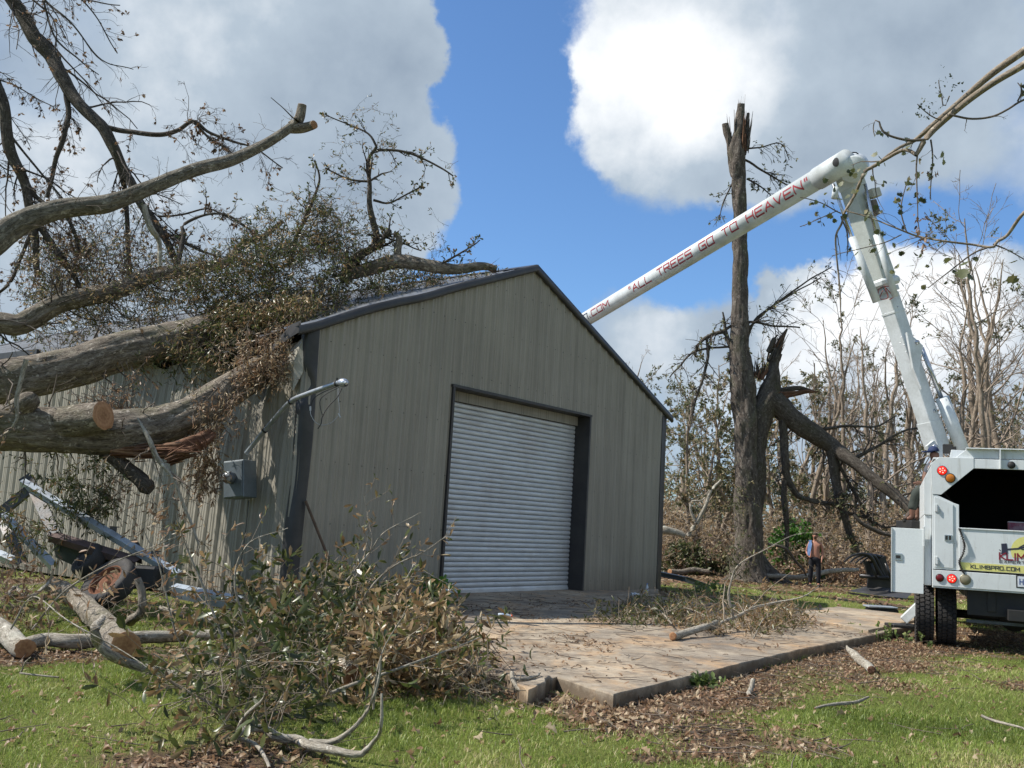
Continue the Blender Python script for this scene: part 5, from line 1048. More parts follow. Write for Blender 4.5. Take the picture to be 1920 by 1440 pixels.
# big curled leaves by the slab corner and here and there
for (px, py, n, sp) in ((1110, 1350, 26, .35), (1060, 1330, 14, .3), (1160, 1370, 10, .2), (1350, 1360, 8, .9), (1500, 1390, 8, 1.), (300, 1320, 8, .8), (100, 1330, 6, .8), (900, 1390, 10, .8), (1750, 1390, 8, .9)):
    g = G(px, py); xx = g[0]+rg.normal(size=n)*sp; yy = g[1]+rg.normal(size=n)*sp*.6; lay(xx, yy, gz(xx, yy)+.02, (.06, .115), (.82, .12), T_OAK, .7, 4.5)
la.part('dead_leaves', M_leaf_dead, None, 'tint', kind='stuff')
la = Acc(); x = rg.uniform(-4, 8.5, 30000); y = rg.uniform(8, 22, 30000); k = inside(PAD, x, y); x, y = x[k], y[k]
u_, v_ = buv(x, y); dens = .03+2.2*np.clip(fbm(x*.9, y*.9, 71, 4)-.54, 0, 1)*2+.5*np.exp(-((v_+1.9)/.35)**2)*(u_ > .5)+.5*np.exp(-np.hypot((x+.3)/1.2, (y-11)/1.4)**2)+.3*np.exp(-((v_+.15)/.15)**2)
k = rg.uniform(size=len(x)) < dens*.8; x, y = x[k], y[k]; lay(x, y, np.full(len(x), .12), (.03, .09), (.35, .25), T_OBL, .3, 2.); la.part('dead_leaves', M_leaf_dead, None, 'tint', kind='stuff')
# fine twigs strewn over the slab and the leaf litter
sa = Acc(); n = 1500; x, y = area_pts(n*3, 6, 20); l_ = np.where(inside(PAD, x, y), .35, litter(x, y)); k = (~bx(x, y)) & (rg.uniform(size=len(x)) < l_*.8+.03); x, y = x[k][:n], y[k][:n]
z = np.where(inside(PAD, x, y), .13, gz(x, y)+.02); a = rg.uniform(0, 6.28, len(x)); P, R = grow(np.stack([x, y, z], 1), np.stack([np.cos(a), np.sin(a), 0*a+.02], 1), rg.uniform(.1, .6, len(x)), rg.uniform(.003, .007, len(x)), 5, .15, (0, 0, 0), rg)
P[:, :, 2] = z[:, None]+np.abs(P[:, :, 2]-z[:, None])*.4; V, F = tubes(P, R, 4); sa.add(V, F); sa.part('twigs_on_ground', M_twig, None, kind='stuff')
# ------------------------------------------------------------------ bucket truck
ta = math.radians(21.4); TV = np.array([math.sin(ta), math.cos(ta), 0]); TU = np.array([math.cos(ta), -math.sin(ta), 0])
_c = at(1748, 1085, 15.5); T0 = np.array([_c[0], _c[1], 0]); TAX = np.array([TU, TV, DZ])
def TP(u, v, z): return T0+TU*u+TV*v+DZ*z
def TR(px, py, v=0.):
    h = hit(px, py, T0+TV*v, TV); return (h-T0)@TU, h[2]
trk = empty('bucket_truck', T0, 'white bucket truck with a chip box, tail lights lit and a raised two-section boom', 'truck')
t = NT('truck_white_paint'); a = t.noise(t.vec('World'), 1.3, 6, .6); b = t.noise(t.vec('World', (6, 6, .8)), 2.5, 5, .6); f = t.noise(t.vec('World'), 30, 5, .7)
c = t.mix(t.mr(a, .42, .7, 0, .5), (.66, .69, .69), (.50, .515, .50)); c = t.mix(t.mr(b, .55, .75, 0, .6), c, (.36, .35, .31)); c = t.mix(t.mr(f, .64, .72, 0, .7), c, (.20, .15, .11))
t.col(c); t.rough(t.mr(a, .3, .7, .25, .45), 0, .5); t.bump(a, .05, .01); M_white = t.m
M_white2 = worn('boom_white_paint', (.66, .69, .69), (.42, .44, .42), 2.2, .32, 0, .04, 'World', amt=.5, fine=25)
M_dark = worn('truck_black', (.018, .018, .019), (.04, .036, .03), 3, .6, 0, .1, 'World')
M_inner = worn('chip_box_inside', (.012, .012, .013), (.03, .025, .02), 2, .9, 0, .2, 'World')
M_alu = worn('bright_steel', (.55, .57, .6), (.3, .3, .3), 4, .25, .9, .03)
def tb(name, u0, u1, v0, v1, z0, z1, mat=None, bevel=.004, parent=None, **kw):
    mb = MB(); mb.box(TP((u0+u1)/2, (v0+v1)/2, (z0+z1)/2), (u1-u0, v1-v0, z1-z0), TAX); return mb.build(name, mat or M_white, parent or trk, bevel=bevel, **kw)
def tprism(name, poly, v0, v1, mat=None, parent=None, bevel=.003, mirror=False, **kw):
    mb = MB(); mb.prism([TP(u, v0, z) for u, z in poly], TV*(v1-v0)); return mb.build(name, mat or M_white, parent or trk, bevel=bevel, **kw)
W_ = 2.44
LB = 3.3
lcorner = [(0, 2.375), (.13, 2.37), (.60, 2.80), (.60, 2.96), (.10, 2.96), (-.02, 2.85)]
tprism('corner_panel', lcorner, -.012, .03); tprism('corner_panel', [(W_-a, b) for a, b in lcorner], -.012, .03)
tb('header_beam', .60, W_-.6, -.006, .05, 2.80, 2.945)
tprism('roof_channel', [(.34, 2.962), (.50, 3.10), (W_-.5, 3.10), (W_-.34, 2.962)], .03, .06)
tb('roof_lip', .49, W_-.49, -.05, .09, 3.10, 3.118)
for u in (.97, 1.5): tb('rib', u-.008, u+.008, -.055, .03, 2.80, 3.10, bevel=.001)
tb('roof', 0.02, W_-.02, .06, LB, 2.93, 2.96)
for s in (0, 1):
    m = (lambda u: u) if s == 0 else (lambda u: W_-u)
    tprism('door_post', [(m(u), z) for u, z in [(0, 1.215), (.385, 1.215), (.385, 2.225), (.31, 2.25), (.07, 2.365), (0, 2.372)]], -.004, .05)
    tprism('locker_door', [(m(u), z) for u, z in [(.035, 1.245), (.30, 1.245), (.30, 2.225), (.075, 2.325), (.035, 2.335)]], -.022, -.004)
    u0, u1 = sorted((m(.0), m(.02))); tb('side_wall', u0, u1, .05, LB, 1.2, 2.86)
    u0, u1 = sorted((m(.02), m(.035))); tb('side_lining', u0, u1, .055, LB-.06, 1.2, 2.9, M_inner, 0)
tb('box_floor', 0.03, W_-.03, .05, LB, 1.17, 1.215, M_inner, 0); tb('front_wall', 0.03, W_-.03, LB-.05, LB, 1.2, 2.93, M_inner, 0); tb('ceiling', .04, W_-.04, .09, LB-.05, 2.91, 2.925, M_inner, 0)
for z in (1.35, 2.16):
    for u in (.055, W_-.055):
        tb('hinge', u-.022, u+.022, -.036, -.02, z-.06, z+.06); tb('hinge', u+.018, u+.042, -.052, -.022, z-.075, z+.015, M_alu)
hd_ = tb('handle', .175, .285, -.034, -.022, 1.66, 1.75, M_alu, .002); tb('handle', .187, .222, -.040, -.034, 1.672, 1.738, M_dark, 0); tb('handle', .236, .272, -.040, -.034, 1.672, 1.738, M_dark, 0)
tg = tb('tailgate', .385, W_-.385, -.03, .02, 1.225, 1.865)
tb('tailgate_top', .385, W_-.385, -.045, .03, 1.852, 1.872)
M_yel = worn('decal_yellow', (.72, .68, .22), (.6, .55, .2), 3, .4, 0, .02)
tb('yellow_band', .392, W_-.39, -.0335, -.03, 1.232, 1.345, M_yel, 0, tg)
tb('bumper', 0, W_, -.035, .08, .955, 1.20)
tb('bumper_lip', 0, W_, -.02, .2, .93, .955, M_white)
# coiled cable
cab = smooth_path([TP(.385, -.05, 1.86), TP(.41, -.06, 1.78), TP(.445, -.07, 1.66), TP(.455, -.07, 1.58), TP(.43, -.06, 1.46), TP(.385, -.05, 1.36), TP(.40, -.05, 1.27), TP(.45, -.05, 1.17)], 14)
n = len(cab); q = np.arange(n); cab = cab+TU*(.012*np.cos(q*1.5))[:, None]+TV*(.012*np.sin(q*1.5))[:, None]; V, F = rtube(cab, .010, 6); part('cable', V, F, M_rub, trk, True)
def lamp(u, z, r, mat, v=-.036, ring=M_dark, dots=None, lab=None):
    c = TP(u, v, z); V, F = lathe([(r*1.12, .0), (r*1.12, .012), (r*.98, .016)], c, -TV, 24); e = part('light', V, F, ring, trk, True, label=lab)
    V, F = lathe([(r, .010), (r*.8, .020), (r*.4, .026), (.0005, .028)], c, -TV, 24); part('lens', V, F, mat, e, True)
    if dots:
        for k in range(dots):
            a_ = k*6.283/(dots-1); o_ = (0, 0) if k == dots-1 else (math.cos(a_)*r*.52, math.sin(a_)*r*.52)
            cc = c+TU*o_[0]+DZ*o_[1]-TV*.026; V, F = lathe([(r*.17, .0), (.0005, .006)], cc, -TV, 8); part('led', V, F, M_led, e, True)
    return e
def emis(name, col, em, st):
    t = NT(name); t.col(col); t.p.inputs['Emission Color'].default_value = (*em, 1); t.p.inputs['Emission Strength'].default_value = st; t.rough(.25, 0, .5); return t.m
M_redlit = emis('lit_red_lens', (.55, .01, .01), (1, .02, .01), .75); M_led = emis('lit_led', (.9, .2, .15), (1, .25, .18), 2.2)
M_amber = worn('amber_lens', (.55, .19, .02), (.4, .12, .02), 9, .2, 0, .1); M_redoff = worn('dark_red_lens', (.14, .01, .015), (.1, .01, .01), 9, .2, 0, .1); M_refl = worn('dirty_reflector', (.30, .27, .18), (.2, .18, .12), 12, .4, .3, .2)
for m in (lambda u: u, lambda u: W_-u):
    lamp(m(.145), 2.75, .068, M_redlit, -.014, dots=6, lab='lit red upper tail light'); lamp(m(.262), 2.635, .068, M_amber, -.014, lab='unlit amber turn light')
    lamp(m(.105), 1.085, .055, M_redoff, -.037, lab='unlit dark red marker light'); lamp(m(.275), 1.085, .066, M_redlit, -.037, dots=6, lab='lit red lower tail light'); lamp(m(.465), 1.085, .072, M_refl, -.037, ring=M_refl, lab='round dirty reflector')
lamp(1.125, 2.868, .05, M_dark, -.01, lab='round black camera')
# stroke lettering
GL = {'A': ['0,0 .5,1 1,0', '.2,.36 .8,.36'], 'L': ['0,1 0,0 1,0'], 'T': ['0,1 1,1', '.5,1 .5,0'], 'R': ['0,0 0,1 1,1 1,.5 0,.5', '.5,.5 1,0'], 'E': ['1,1 0,1 0,0 1,0', '0,.5 .85,.5'], 'S': ['1,1 0,1 0,.52 1,.52 1,0 0,0'],
      'G': ['1,1 0,1 0,0 1,0 1,.48 .5,.48'], 'O': ['0,0 0,1 1,1 1,0 0,0'], 'H': ['0,0 0,1', '1,0 1,1', '0,.5 1,.5'], 'V': ['0,1 .5,0 1,1'], 'N': ['0,0 0,1 1,0 1,1'], 'C': ['1,1 0,1 0,0 1,0'], 'M': ['0,0 0,1 .5,.35 1,1 1,0'], 'K': ['0,0 0,1', '1,1 .1,.5 1,0'],
      'I': ['.5,0 .5,1'], 'B': ['0,0 0,1 .9,1 .9,.52 0,.52', '.9,.52 1,.5 1,0 0,0'], 'P': ['0,0 0,1 1,1 1,.45 0,.45'], 'X': ['0,0 1,1', '0,1 1,0'], '.': ['.4,0 .4,.13'], '"': ['.2,1 .3,.7', '.7,1 .8,.7'], 'n': ['0,0 0,1 1,1 1,0'], 'D': ['0,0 0,1 .8,1 1,.75 1,.25 .8,0 0,0']}
GW = {'I': .3, '.': .35, '"': .5, ' ': .8, 'M': 1.2, 'n': .8}
def letters(txt, h, w, sp, th):
    """list of quads (x, y) in the text's own plane, starting at x = 0, with its width"""
    x = 0; out = []
    for ch in txt:
        cw = w*GW.get(ch, 1.)
        for st in GL.get(ch, []):
            p = [np.array([float(a) for a in q.split(',')]) for q in st.split()]; p = [np.array([x+a[0]*cw, a[1]*h]) for a in p]
            for a, b in zip(p[:-1], p[1:]):
                d = b-a; L = np.linalg.norm(d); d = d/max(L, 1e-6); nn = np.array([-d[1], d[0]])*th/2; e = d*th/2
                k = max(1, int(L/.02)) if h > .12 else 1
                for i in range(k):
                    s0 = a+(b-a)*i/k-(e if i == 0 else 0); s1 = a+(b-a)*(i+1)/k+(e if i == k-1 else 0); out.append([s0-nn, s1-nn, s1+nn, s0+nn])
        x += cw+sp
    return out, x-sp
M_red = worn('decal_red', (.36, .035, .045), (.28, .05, .05), 9, .4, 0, .02); M_maroon = worn('decal_maroon', (.23, .015, .03), (.2, .02, .04), 9, .4, 0, .02); M_navy = worn('decal_navy', (.03, .03, .055), (.04, .04, .06), 9, .4, 0, .02)
def decal(name, txt, u, z, h, w, sp, th, mat, parent, v=-.0345):
    qs, _ = letters(txt, h, w, sp, th); mb = MB()
    for i, q in enumerate(qs): mb.add([TP(u+p[0], v-.0004*(i % 3), z+p[1]) for p in q], [(0, 1, 2, 3)])
    return mb.build(name, mat, parent)
decal('web_lettering', 'KLIMBPRO.COM', .545, 1.262, .052, .043, .0175, .0105, M_navy, tg, -.036)
for i_, c_ in enumerate('KLIMB'): decal('letter', c_, .945+[0, .10, .20, .246, .362][i_], 1.425, .095, .078, .022, .021, M_maroon, tg); decal('logo_lettering', 'EXPERTS', .945, 1.372, .036, .040, .020, .008, M_navy, tg)
mb = MB(); cc = (1.33, 1.56); pts = [TP(cc[0]+.23*math.cos(a), -.0325, cc[1]+.23*math.sin(a)) for a in np.linspace(math.radians(-25), math.radians(205), 28)]; mb.add(pts, [tuple(range(28))]); mb.build('logo_sun', M_yel, tg)
mb = MB()
def dq(poly, v=-.0345): mb.add([TP(a, v, b) for a, b in poly], [tuple(range(len(poly)))])
dq([(.955, 1.525), (.975, 1.53), (.968, 1.66), (1.045, 1.67), (1.05, 1.60), (1.06, 1.53), (1.045, 1.50), (1.0, 1.495), (.965, 1.51)]); dq([(.935, 1.575), (.965, 1.56), (.965, 1.545), (.94, 1.56)], -.035)
dq([(1.05, 1.592), (1.2, 1.612), (1.35, 1.66), (1.35, 1.635), (1.2, 1.585), (1.05, 1.568)], -.0348); dq([(1.2, 1.62), (1.28, 1.67), (1.40, 1.74), (1.41, 1.73), (1.29, 1.65), (1.22, 1.615)], -.0352); dq([(1.24, 1.6), (1.33, 1.6), (1.46, 1.56), (1.46, 1.55), (1.33, 1.585), (1.24, 1.585)], -.0356)
mb.build('logo_bucket_and_branch', M_navy, tg)
pl = tb('licence_plate', 1.185, 1.485, -.046, -.037, 1.03, 1.185, worn('plate_white', (.62, .66, .72), (.5, .5, .52), 5, .4), .002)
qs, _ = letters('H', .075, .045, .01, .014); mb = MB()
for i, q in enumerate(qs): mb.add([TP(1.215+p[0], -.0475-.0003*i, 1.07+p[1]) for p in q], [(0, 1, 2, 3)])
mb.build('plate_lettering', worn('plate_blue', (.04, .08, .25), (.04, .06, .2), 5, .4), pl); tb('plate_recess', 1.165, 1.51, -.0385, -.036, 1.015, 1.2, M_dark, 0)
# things inside the box and below it
rb = empty('carton', TP(1.15, .35, 1.87), 'dark red and white carton standing inside the truck box', 'box')
mb = MB(); mb.box(TP(1.26, .4, 1.74), (.30, .2, .52), TAX); mb.build('carton_body', worn('carton_red', (.16, .02, .05), (.3, .25, .26), 9, .6), rb); mb = MB(); mb.box(TP(1.26, .4, 2.006), (.31, .21, .012), TAX); mb.build('carton_top', worn('carton_white', (.5, .48, .5), (.3, .25, .26), 9, .6), rb)
for u in (.78, W_-.9): tb('chassis_rail', u, u+.12, .1, 7.5, .62, .93, M_dark)
tb('cross_plate', .5, W_-.5, .12, .16, .55, .95, M_dark); tb('hitch', 1.05, 1.4, -.1, .1, .52, .68, M_dark)
tb('under_bar', .5, W_-.5, .3, .36, .42, .47, worn('grey_bar', (.12, .14, .16), (.06, .06, .06), 5, .5, .4))
mb = MB(); mb.cyl(TP(.1, 1.05, .5), TP(W_-.1, 1.05, .5), .07, .07, 14); mb.build('rear_axle', M_dark, trk, True); mb = MB(); mb.cyl(TP(1.22, .8, .5), TP(1.22, 1.3, .5), .2, .2, 16); mb.build('differential', M_dark, trk, True)
def tyre(name, c, ax, R, w, parent):
    wh = bpy.data.objects.new(name, None); COL.objects.link(wh); wh.parent = parent; wh.location = tuple(np.array(c)-WLOC[parent.name]); WLOC[wh.name] = np.array(c)
    V, F = lathe([(R*.58, w*.40), (R*.66, w*.5), (R*.86, w*.52), (R*.95, w*.48), (R*.965, w*.40), (R*.97, w*.2), (R*.95, w*.17), (R*.97, w*.14), (R*.975, -w*.14), (R*.95, -w*.17), (R*.97, -w*.2), (R*.965, -w*.40), (R*.95, -w*.48), (R*.86, -w*.52), (R*.66, -w*.5), (R*.58, -w*.4)], c, ax, 48); part('tyre', V, F, M_tyre, wh, True)
    ax = unit(ax); q = unit(np.cross(ax, [.1, .2, 1])); s = np.cross(ax, q); mb = MB(); K = 46
    for k in range(K):
        for j, o in enumerate((-.40, -.145, .145, .40)):
            a_ = (k+(.5 if j % 2 else 0))*6.2832/K; r_ = q*math.cos(a_)+s*math.sin(a_); tg_ = np.cross(ax, r_); sk = .25*(1 if j % 2 else -1)
            mb.box(np.array(c)+r_*(R*.985)+ax*w*o, (w*(.17 if abs(o) > .3 else .22), R*.10, R*.045), np.array([unit(ax+tg_*sk), unit(tg_-ax*sk), r_]))
    mb.build('tread_blocks', M_tyre, wh, kind='stuff')
    V, F = lathe([(R*.60, w*.36), (R*.56, w*.40), (R*.54, w*.1), (R*.3, -w*.1), (R*.28, w*.1), (R*.12, w*.14), (.001, w*.16)], c, ax, 32); part('rim', V, F, M_white2, wh, True); return wh
for u in (-.09, .24, W_+.09, W_-.24): tyre('wheel', TP(u, 1.05, .515), TU*(-1 if u < 1 else 1), .52, .275, trk)
tyre('wheel', TP(.05, 6.3, .515), -TU, .52, .28, trk); tyre('wheel', TP(W_-.05, 6.3, .515), TU, .52, .28, trk)
# side lockers, open door, outrigger, cab
tb('side_locker', -.115, -.004, .10, 3.0, .95, 2.05, M_white, .01); tb('side_locker', W_+.004, W_+.115, .10, 3.0, .95, 2.05, M_white, .01)
dr_ = tb('open_locker_door', -.60, -.125, .02, .05, .815, 1.82, worn('clean_white_panel', (.74, .78, .77), (.66, .70, .69), 1.5, .35, 0, .02, 'World', amt=.3), .004); tb('door_edge', -.60, -.585, .0, .02, .815, 1.82, M_white2, .001, dr_)
o = tb('latch', -.545, -.435, .005, .019, 1.31, 1.42, M_alu, .004, dr_); tb('latch', -.53, -.46, .001, .005, 1.34, 1.39, M_dark, .0, dr_)
tb('door_hinge', -.13, -.105, .0, .06, 1.55, 1.86, M_white2)
tprism('chamfer_panel', [(-.115, 2.05), (-.004, 2.05), (-.004, 2.84), (-.115, 2.62)], .08, 2.9)
og = MB(); a_, b_ = at(1737, 1122, 16.7), at(1694, 1163, 16.9); d = unit(b_-a_); s = unit(np.cross(d, TV)); og.box((a_+b_)/2, (np.linalg.norm(b_-a_), .24, .14), np.array([d, TV, s])); og.build('outrigger_leg', M_white2, trk, bevel=.01)
og = MB(); og.box(b_+np.array([.0, 0, -.09]), (.5, .4, .05)); og.build('outrigger_foot', M_dark, trk, bevel=.01)
tb('pedestal_deck', 0.05, W_-.05, LB+.03, 5.0, .95, 1.15, M_dark); tb('cab', .12, W_-.12, 5.2, 6.9, .75, 2.55, M_white, .12); tb('cab_rear_window', .6, W_-.6, 5.18, 5.2, 1.7, 2.3, M_dark, .0); tb('hood', .3, W_-.3, 6.9, 8.1, .8, 1.75, M_white, .12)
# turret, lower boom, cylinders, elbow, upper boom
PB = at(1757, 838, 18.7); EL = at(1588, 318, 18.4)
mb = MB(); tp = TP(.7, 3.9, 0); mb.cyl(tp+DZ*1.1, tp+DZ*2.6, .34, .30, 24); mb.build('turret_post', M_white2, trk, True)
side = unit(np.cross(EL-PB, [0, 1., 0])); bd = unit(EL-PB); bn = np.cross(side, bd)
if side[0] < 0: side = -side
fw = np.array([0, 1., 0]); fw = unit(fw-bd*(fw@bd)); side = unit(np.cross(bd, fw)); side = side if side[0] > 0 else -side
# the boom box is turned a little so that its right flank shows
tq = math.radians(28); s1 = side*math.cos(tq)+fw*math.sin(tq); f1 = -side*math.sin(tq)+fw*math.cos(tq); BAX = np.array([s1, f1, bd])
LBm = np.linalg.norm(EL-PB)
def bseg(name, t0, t1, w, dth, mat=M_white2, off=0, bevel=.012, **kw):
    mb = MB(); mb.box(PB+bd*(t0+t1)/2+s1*off, (w, dth, t1-t0), BAX); return mb.build(name, mat, trk, bevel=bevel, **kw)
bseg('lower_boom', -.12, LBm*.545, .31, .30); bseg('boom_insert', LBm*.50, LBm*.60, .285, .27, worn('boom_insert_grey', (.60, .63, .61), (.45, .47, .45), 3, .4, 0, .03, 'World'))
mb = MB(); k_ = PB+bd*LBm*.585; mb.box(k_+s1*.01, (.52, .42, .17), BAX); mb.build('boom_collar', M_white2, trk, bevel=.05)
bseg('collar_flange', LBm*.55, LBm*.567, .36, .33, bevel=.004); bseg('collar_flange', LBm*.475, LBm*.482, .325, .315, bevel=.003)
bseg('upper_insert', LBm*.60, LBm*.97, .38, .34, worn('boom_fibreglass', (.56, .59, .55), (.38, .40, .36), 2.5, .4, 0, .05, 'World'))
mb = MB(); mb.cyl(PB+bd*LBm*.61+s1*.25-f1*.05, PB+bd*LBm*.86+s1*.19-f1*.05, .062, .055, 14); mb.build('side_tube', M_white2, trk, True)
mb = MB(); mb.cyl(at(1679, 556, 18.0), at(1643, 440, 18.0), .062, .060, 14); mb.build('side_tube', M_white2, trk, True); mb = MB(); mb.cyl(at(1643, 442, 18.0), at(1622, 345, 18.0), .03, .03, 12); mb.build('hydraulic_rod', M_alu, trk, True)
mb = MB(); mb.cyl(at(1644, 566, 18.1), at(1597, 445, 18.1), .075, .072, 16); mb.build('hydraulic_cylinder', M_white2, trk, True)
mb = MB(); mb.cyl(at(1597, 446, 18.1), at(1562, 345, 18.1), .03, .03, 12); mb.build('hydraulic_rod', M_alu, trk, True)
mb = MB(); mb.cyl(at(1568, 352, 18.1), at(1564, 372, 18.1), .06, .06, 12); mb.build('rod_end', M_white2, trk, True)
mb = MB(); mb.box(at(1637, 363, 18.2), (.24, .2, .17), BAX); mb.build('junction_box', worn('beige_box', (.50, .48, .42), (.35, .33, .28), 4, .5), trk, bevel=.01); mb = MB(); mb.box(at(1638, 390, 18.2), (.12, .15, .3), BAX); mb.build('bracket', worn('brown_bracket', (.12, .09, .06), (.2, .2, .2), 5, .6), trk)
# lift cylinder on the right of the lower boom
ca, cb_, ce = at(1805, 845, 18.6), at(1765, 746, 18.5), at(1728, 652, 18.4)
mb = MB(); mb.cyl(ca, cb_, .118, .112, 20); mb.build('lift_cylinder', M_white2, trk, True); mb = MB(); mb.cyl(cb_, ce, .042, .042, 14); mb.build('lift_rod', M_alu, trk, True)
mb = MB(); mb.cyl(ca+np.array([.12, -.02, 0]), cb_+np.array([.12, -.02, 0.05]), .014, .014, 8); mb.build('hose', M_white2, trk, True)
mb = MB(); mb.prism([at(1700, 622, 18.2), at(1716, 634, 18.2), at(1731, 648, 18.2), at(1728, 664, 18.2), at(1724, 690, 18.2), at(1728, 730, 18.2), at(1712, 690, 18.2)], (0.02, .12, 0)); mb.build('cylinder_bracket', M_white2, trk, bevel=.006)
mb = MB(); p_ = at(1719, 642, 18.18); mb.cyl(p_, p_-np.array([0, .04, 0]), .042, .04, 14); mb.build('pin', M_alu, trk, True)
mb = MB(); mb.prism([at(1738, 836, 18.5), at(1750, 826, 18.5), at(1768, 828, 18.5), at(1768, 858, 18.5), at(1750, 862, 18.5)], (0, .10, 0)); mb.build('pivot_bracket', M_white2, trk, bevel=.006)
mb = MB(); p_ = at(1752, 838, 18.48); mb.cyl(p_, p_-np.array([0, .05, 0]), .055, .05, 14); mb.build('pin', M_alu, trk, True)
mb = MB(); mb.box(at(1777, 842, 18.0), (.17, .14, .17), TAX); mb.build('control_box', M_dark, trk, bevel=.01); mb = MB(); mb.box(at(1789, 844, 18.1), (.07, .1, .13), TAX); mb.build('control_box', M_dark, trk, bevel=.005)
tprism('side_gusset', [(.36, 2.965), (.52, 3.11), (.30, 3.12), (.27, 2.965)], .4, .44)
# hoses, pins and seams on the booms
for off_, rr_ in ((.165, .011), (.185, .009), (.17, .008)):
    q = smooth_path([PB+bd*LBm*t_+s1*(off_+.012*math.sin(t_*23+off_*90))-f1*(.09+.5*(off_-.165)) for t_ in np.linspace(.04, .5, 12)], 4); V, F = rtube(q, rr_, 6); part('hose', V, F, M_rub, trk, True)
q = smooth_path([PB+bd*LBm*t_+s1*(.21+.015*math.sin(t_*31))-f1*.12 for t_ in np.linspace(.62, .98, 12)]+[EL+np.array([.15, -.2, .25]), EL+np.array([-.1, -.3, .22])], 4); V, F = rtube(q, .012, 6); part('hose', V, F, M_rub, trk, True)
for t_ in (.12, .30): 
    c_ = PB+bd*LBm*t_-f1*.153+s1*.05; mb = MB(); mb.cyl(c_, c_-f1*.015, .035, .03, 12); mb.build('pin', M_alu, trk, True)
bseg('welded_plate', LBm*.0, LBm*.09, .335, .315, bevel=.003); bseg('welded_plate', LBm*.93, LBm*.985, .40, .36, bevel=.01)
# bolts on the boom
mb = MB()
for (x_, y_) in ((1690, 633), (1695, 647), (1699, 660), (1713, 689), (1704, 655), (1660, 588), (1683, 575), (1688, 643)):
    p_ = hit(x_, y_, PB-f1*.152, f1); mb.cyl(p_, p_-f1*.012, .012, .010, 8)
mb.build('bolts', M_alu, trk, kind='stuff')
for i, pp in enumerate([[(1655, 545), (1650, 560), (1665, 558), (1660, 540), (1672, 552)], [(1645, 560), (1650, 540), (1672, 538), (1680, 552), (1668, 562)]]):
    V, F = rtube(smooth_path([hit(a, b, PB-f1*(.20+.02*i), f1) for a, b in pp], 8), .009, 6); part('hose', V, F, worn('red_hose', (.30, .06, .05), (.2, .05, .04), 9, .5) if i == 0 else bpy.data.materials['red_hose'], trk, True)
UE = at(1040, 634, 29.5); EL2 = at(1582, 306, 18.0); ud = unit(UE-EL2); UL = np.linalg.norm(UE-EL2)
mb = MB(); mb.cyl(EL2-ud*.12, EL2+ud*.72, .230, .226, 36); mb.build('elbow_sleeve', M_white2, trk, True)
mb = MB(); mb.cyl(EL2+ud*.4, UE, .208, .205, 36); ub = mb.build('upper_boom', M_white2, trk, True)
mb = MB(); mb.cyl(at(1600, 318, 17.95), at(1604, 312, 18.5), .26, .26, 32); mb.build('elbow_drum', M_white2, trk, True, bevel=.02)
mb = MB(); mb.cyl(at(1603, 300, 18.1), at(1604, 303, 18.4), .09, .09, 14); mb.box(at(1596, 296, 18.2), (.12, .16, .08)); mb.build('elbow_bracket', M_white2, trk)
# the black round hole in the sleeve and the red lettering along the boom
def on_boom(px, py, rad):
    """where the pixel's ray meets the boom's cylinder"""
    d = unit(ray(px, py)); m = CC-EL2; a1 = d-ud*(d@ud); b1 = m-ud*(m@ud); A_ = a1@a1; B_ = 2*a1@b1; C_ = b1@b1-rad*rad; D_ = B_*B_-4*A_*C_
    s_ = (-B_-math.sqrt(max(D_, 0)))/(2*A_); return CC+d*s_
hc = on_boom(1567, 304, .230); hn = unit((hc-EL2)-ud*((hc-EL2)@ud))
up_ = np.cross(hn, ud); mb = MB(); hp = []
for q in (1., .66, .33, .01):
    for a in np.linspace(0, 6.283, 25)[:-1]:
        s_ = (hc-EL2)@ud+.085*q*math.cos(a); an_ = .095*q*math.sin(a)/.249; hp.append(EL2+ud*s_+.2335*(hn*math.cos(an_)+up_*math.sin(an_)))
mb.add(hp, [(r*24+a, r*24+(a+1) % 24, (r+1)*24+(a+1) % 24, (r+1)*24+a) for r in range(3) for a in range(24)]); mb.build('port_hole', M_dark, trk)
cdir = unit((CC-(EL2+UE)/2)-ud*((CC-(EL2+UE)/2)@ud)); zdir = np.cross(cdir, ud); zdir = zdir if zdir[2] > 0 else -zdir
def boom_text(txt, px0, py0, px1, py1, h, mat, phi=.12, wfrac=.8):
    """text that runs from the first pixel towards the second, away from the elbow end"""
    a = on_boom(px0, py0, .209); b = on_boom(px1, py1, .209); s0 = (a-EL2)@ud; s1_ = (b-EL2)@ud; L = abs(s1_-s0)
    n = sum(GW.get(c, 1.) for c in txt); sp = L/(n+.33*(len(txt)-1))*.33; w = (L-sp*(len(txt)-1))/n
    sg = 1 if s1_ > s0 else -1; x0 = 0
    for ch in txt:
        qs, _ = letters(ch, h, w, sp, h*.19); mb = MB()
        for i, q in enumerate(qs):
            V = []
            for x_, y_ in q:
                an_ = phi+(y_-h/2)/.209; V.append(EL2+ud*(s0+sg*(x0+x_))+(.2105+.0005*(i % 3))*(cdir*math.cos(an_)+zdir*math.sin(an_)))
            mb.add(V, [(0, 1, 2, 3)])
        x0 += w*GW.get(ch, 1.)+sp
        if qs: mb.build('letter', mat, ub)
boom_text('"ALL TREES GO TO HEAVEN"', 1178, 543, 1516, 342, .178, M_red, .30)
boom_text('.COM', 1104, 593, 1142, 572, .17, M_red, .30); boom_text('n', 1094, 599, 1102, 595, .17, M_navy, .30)
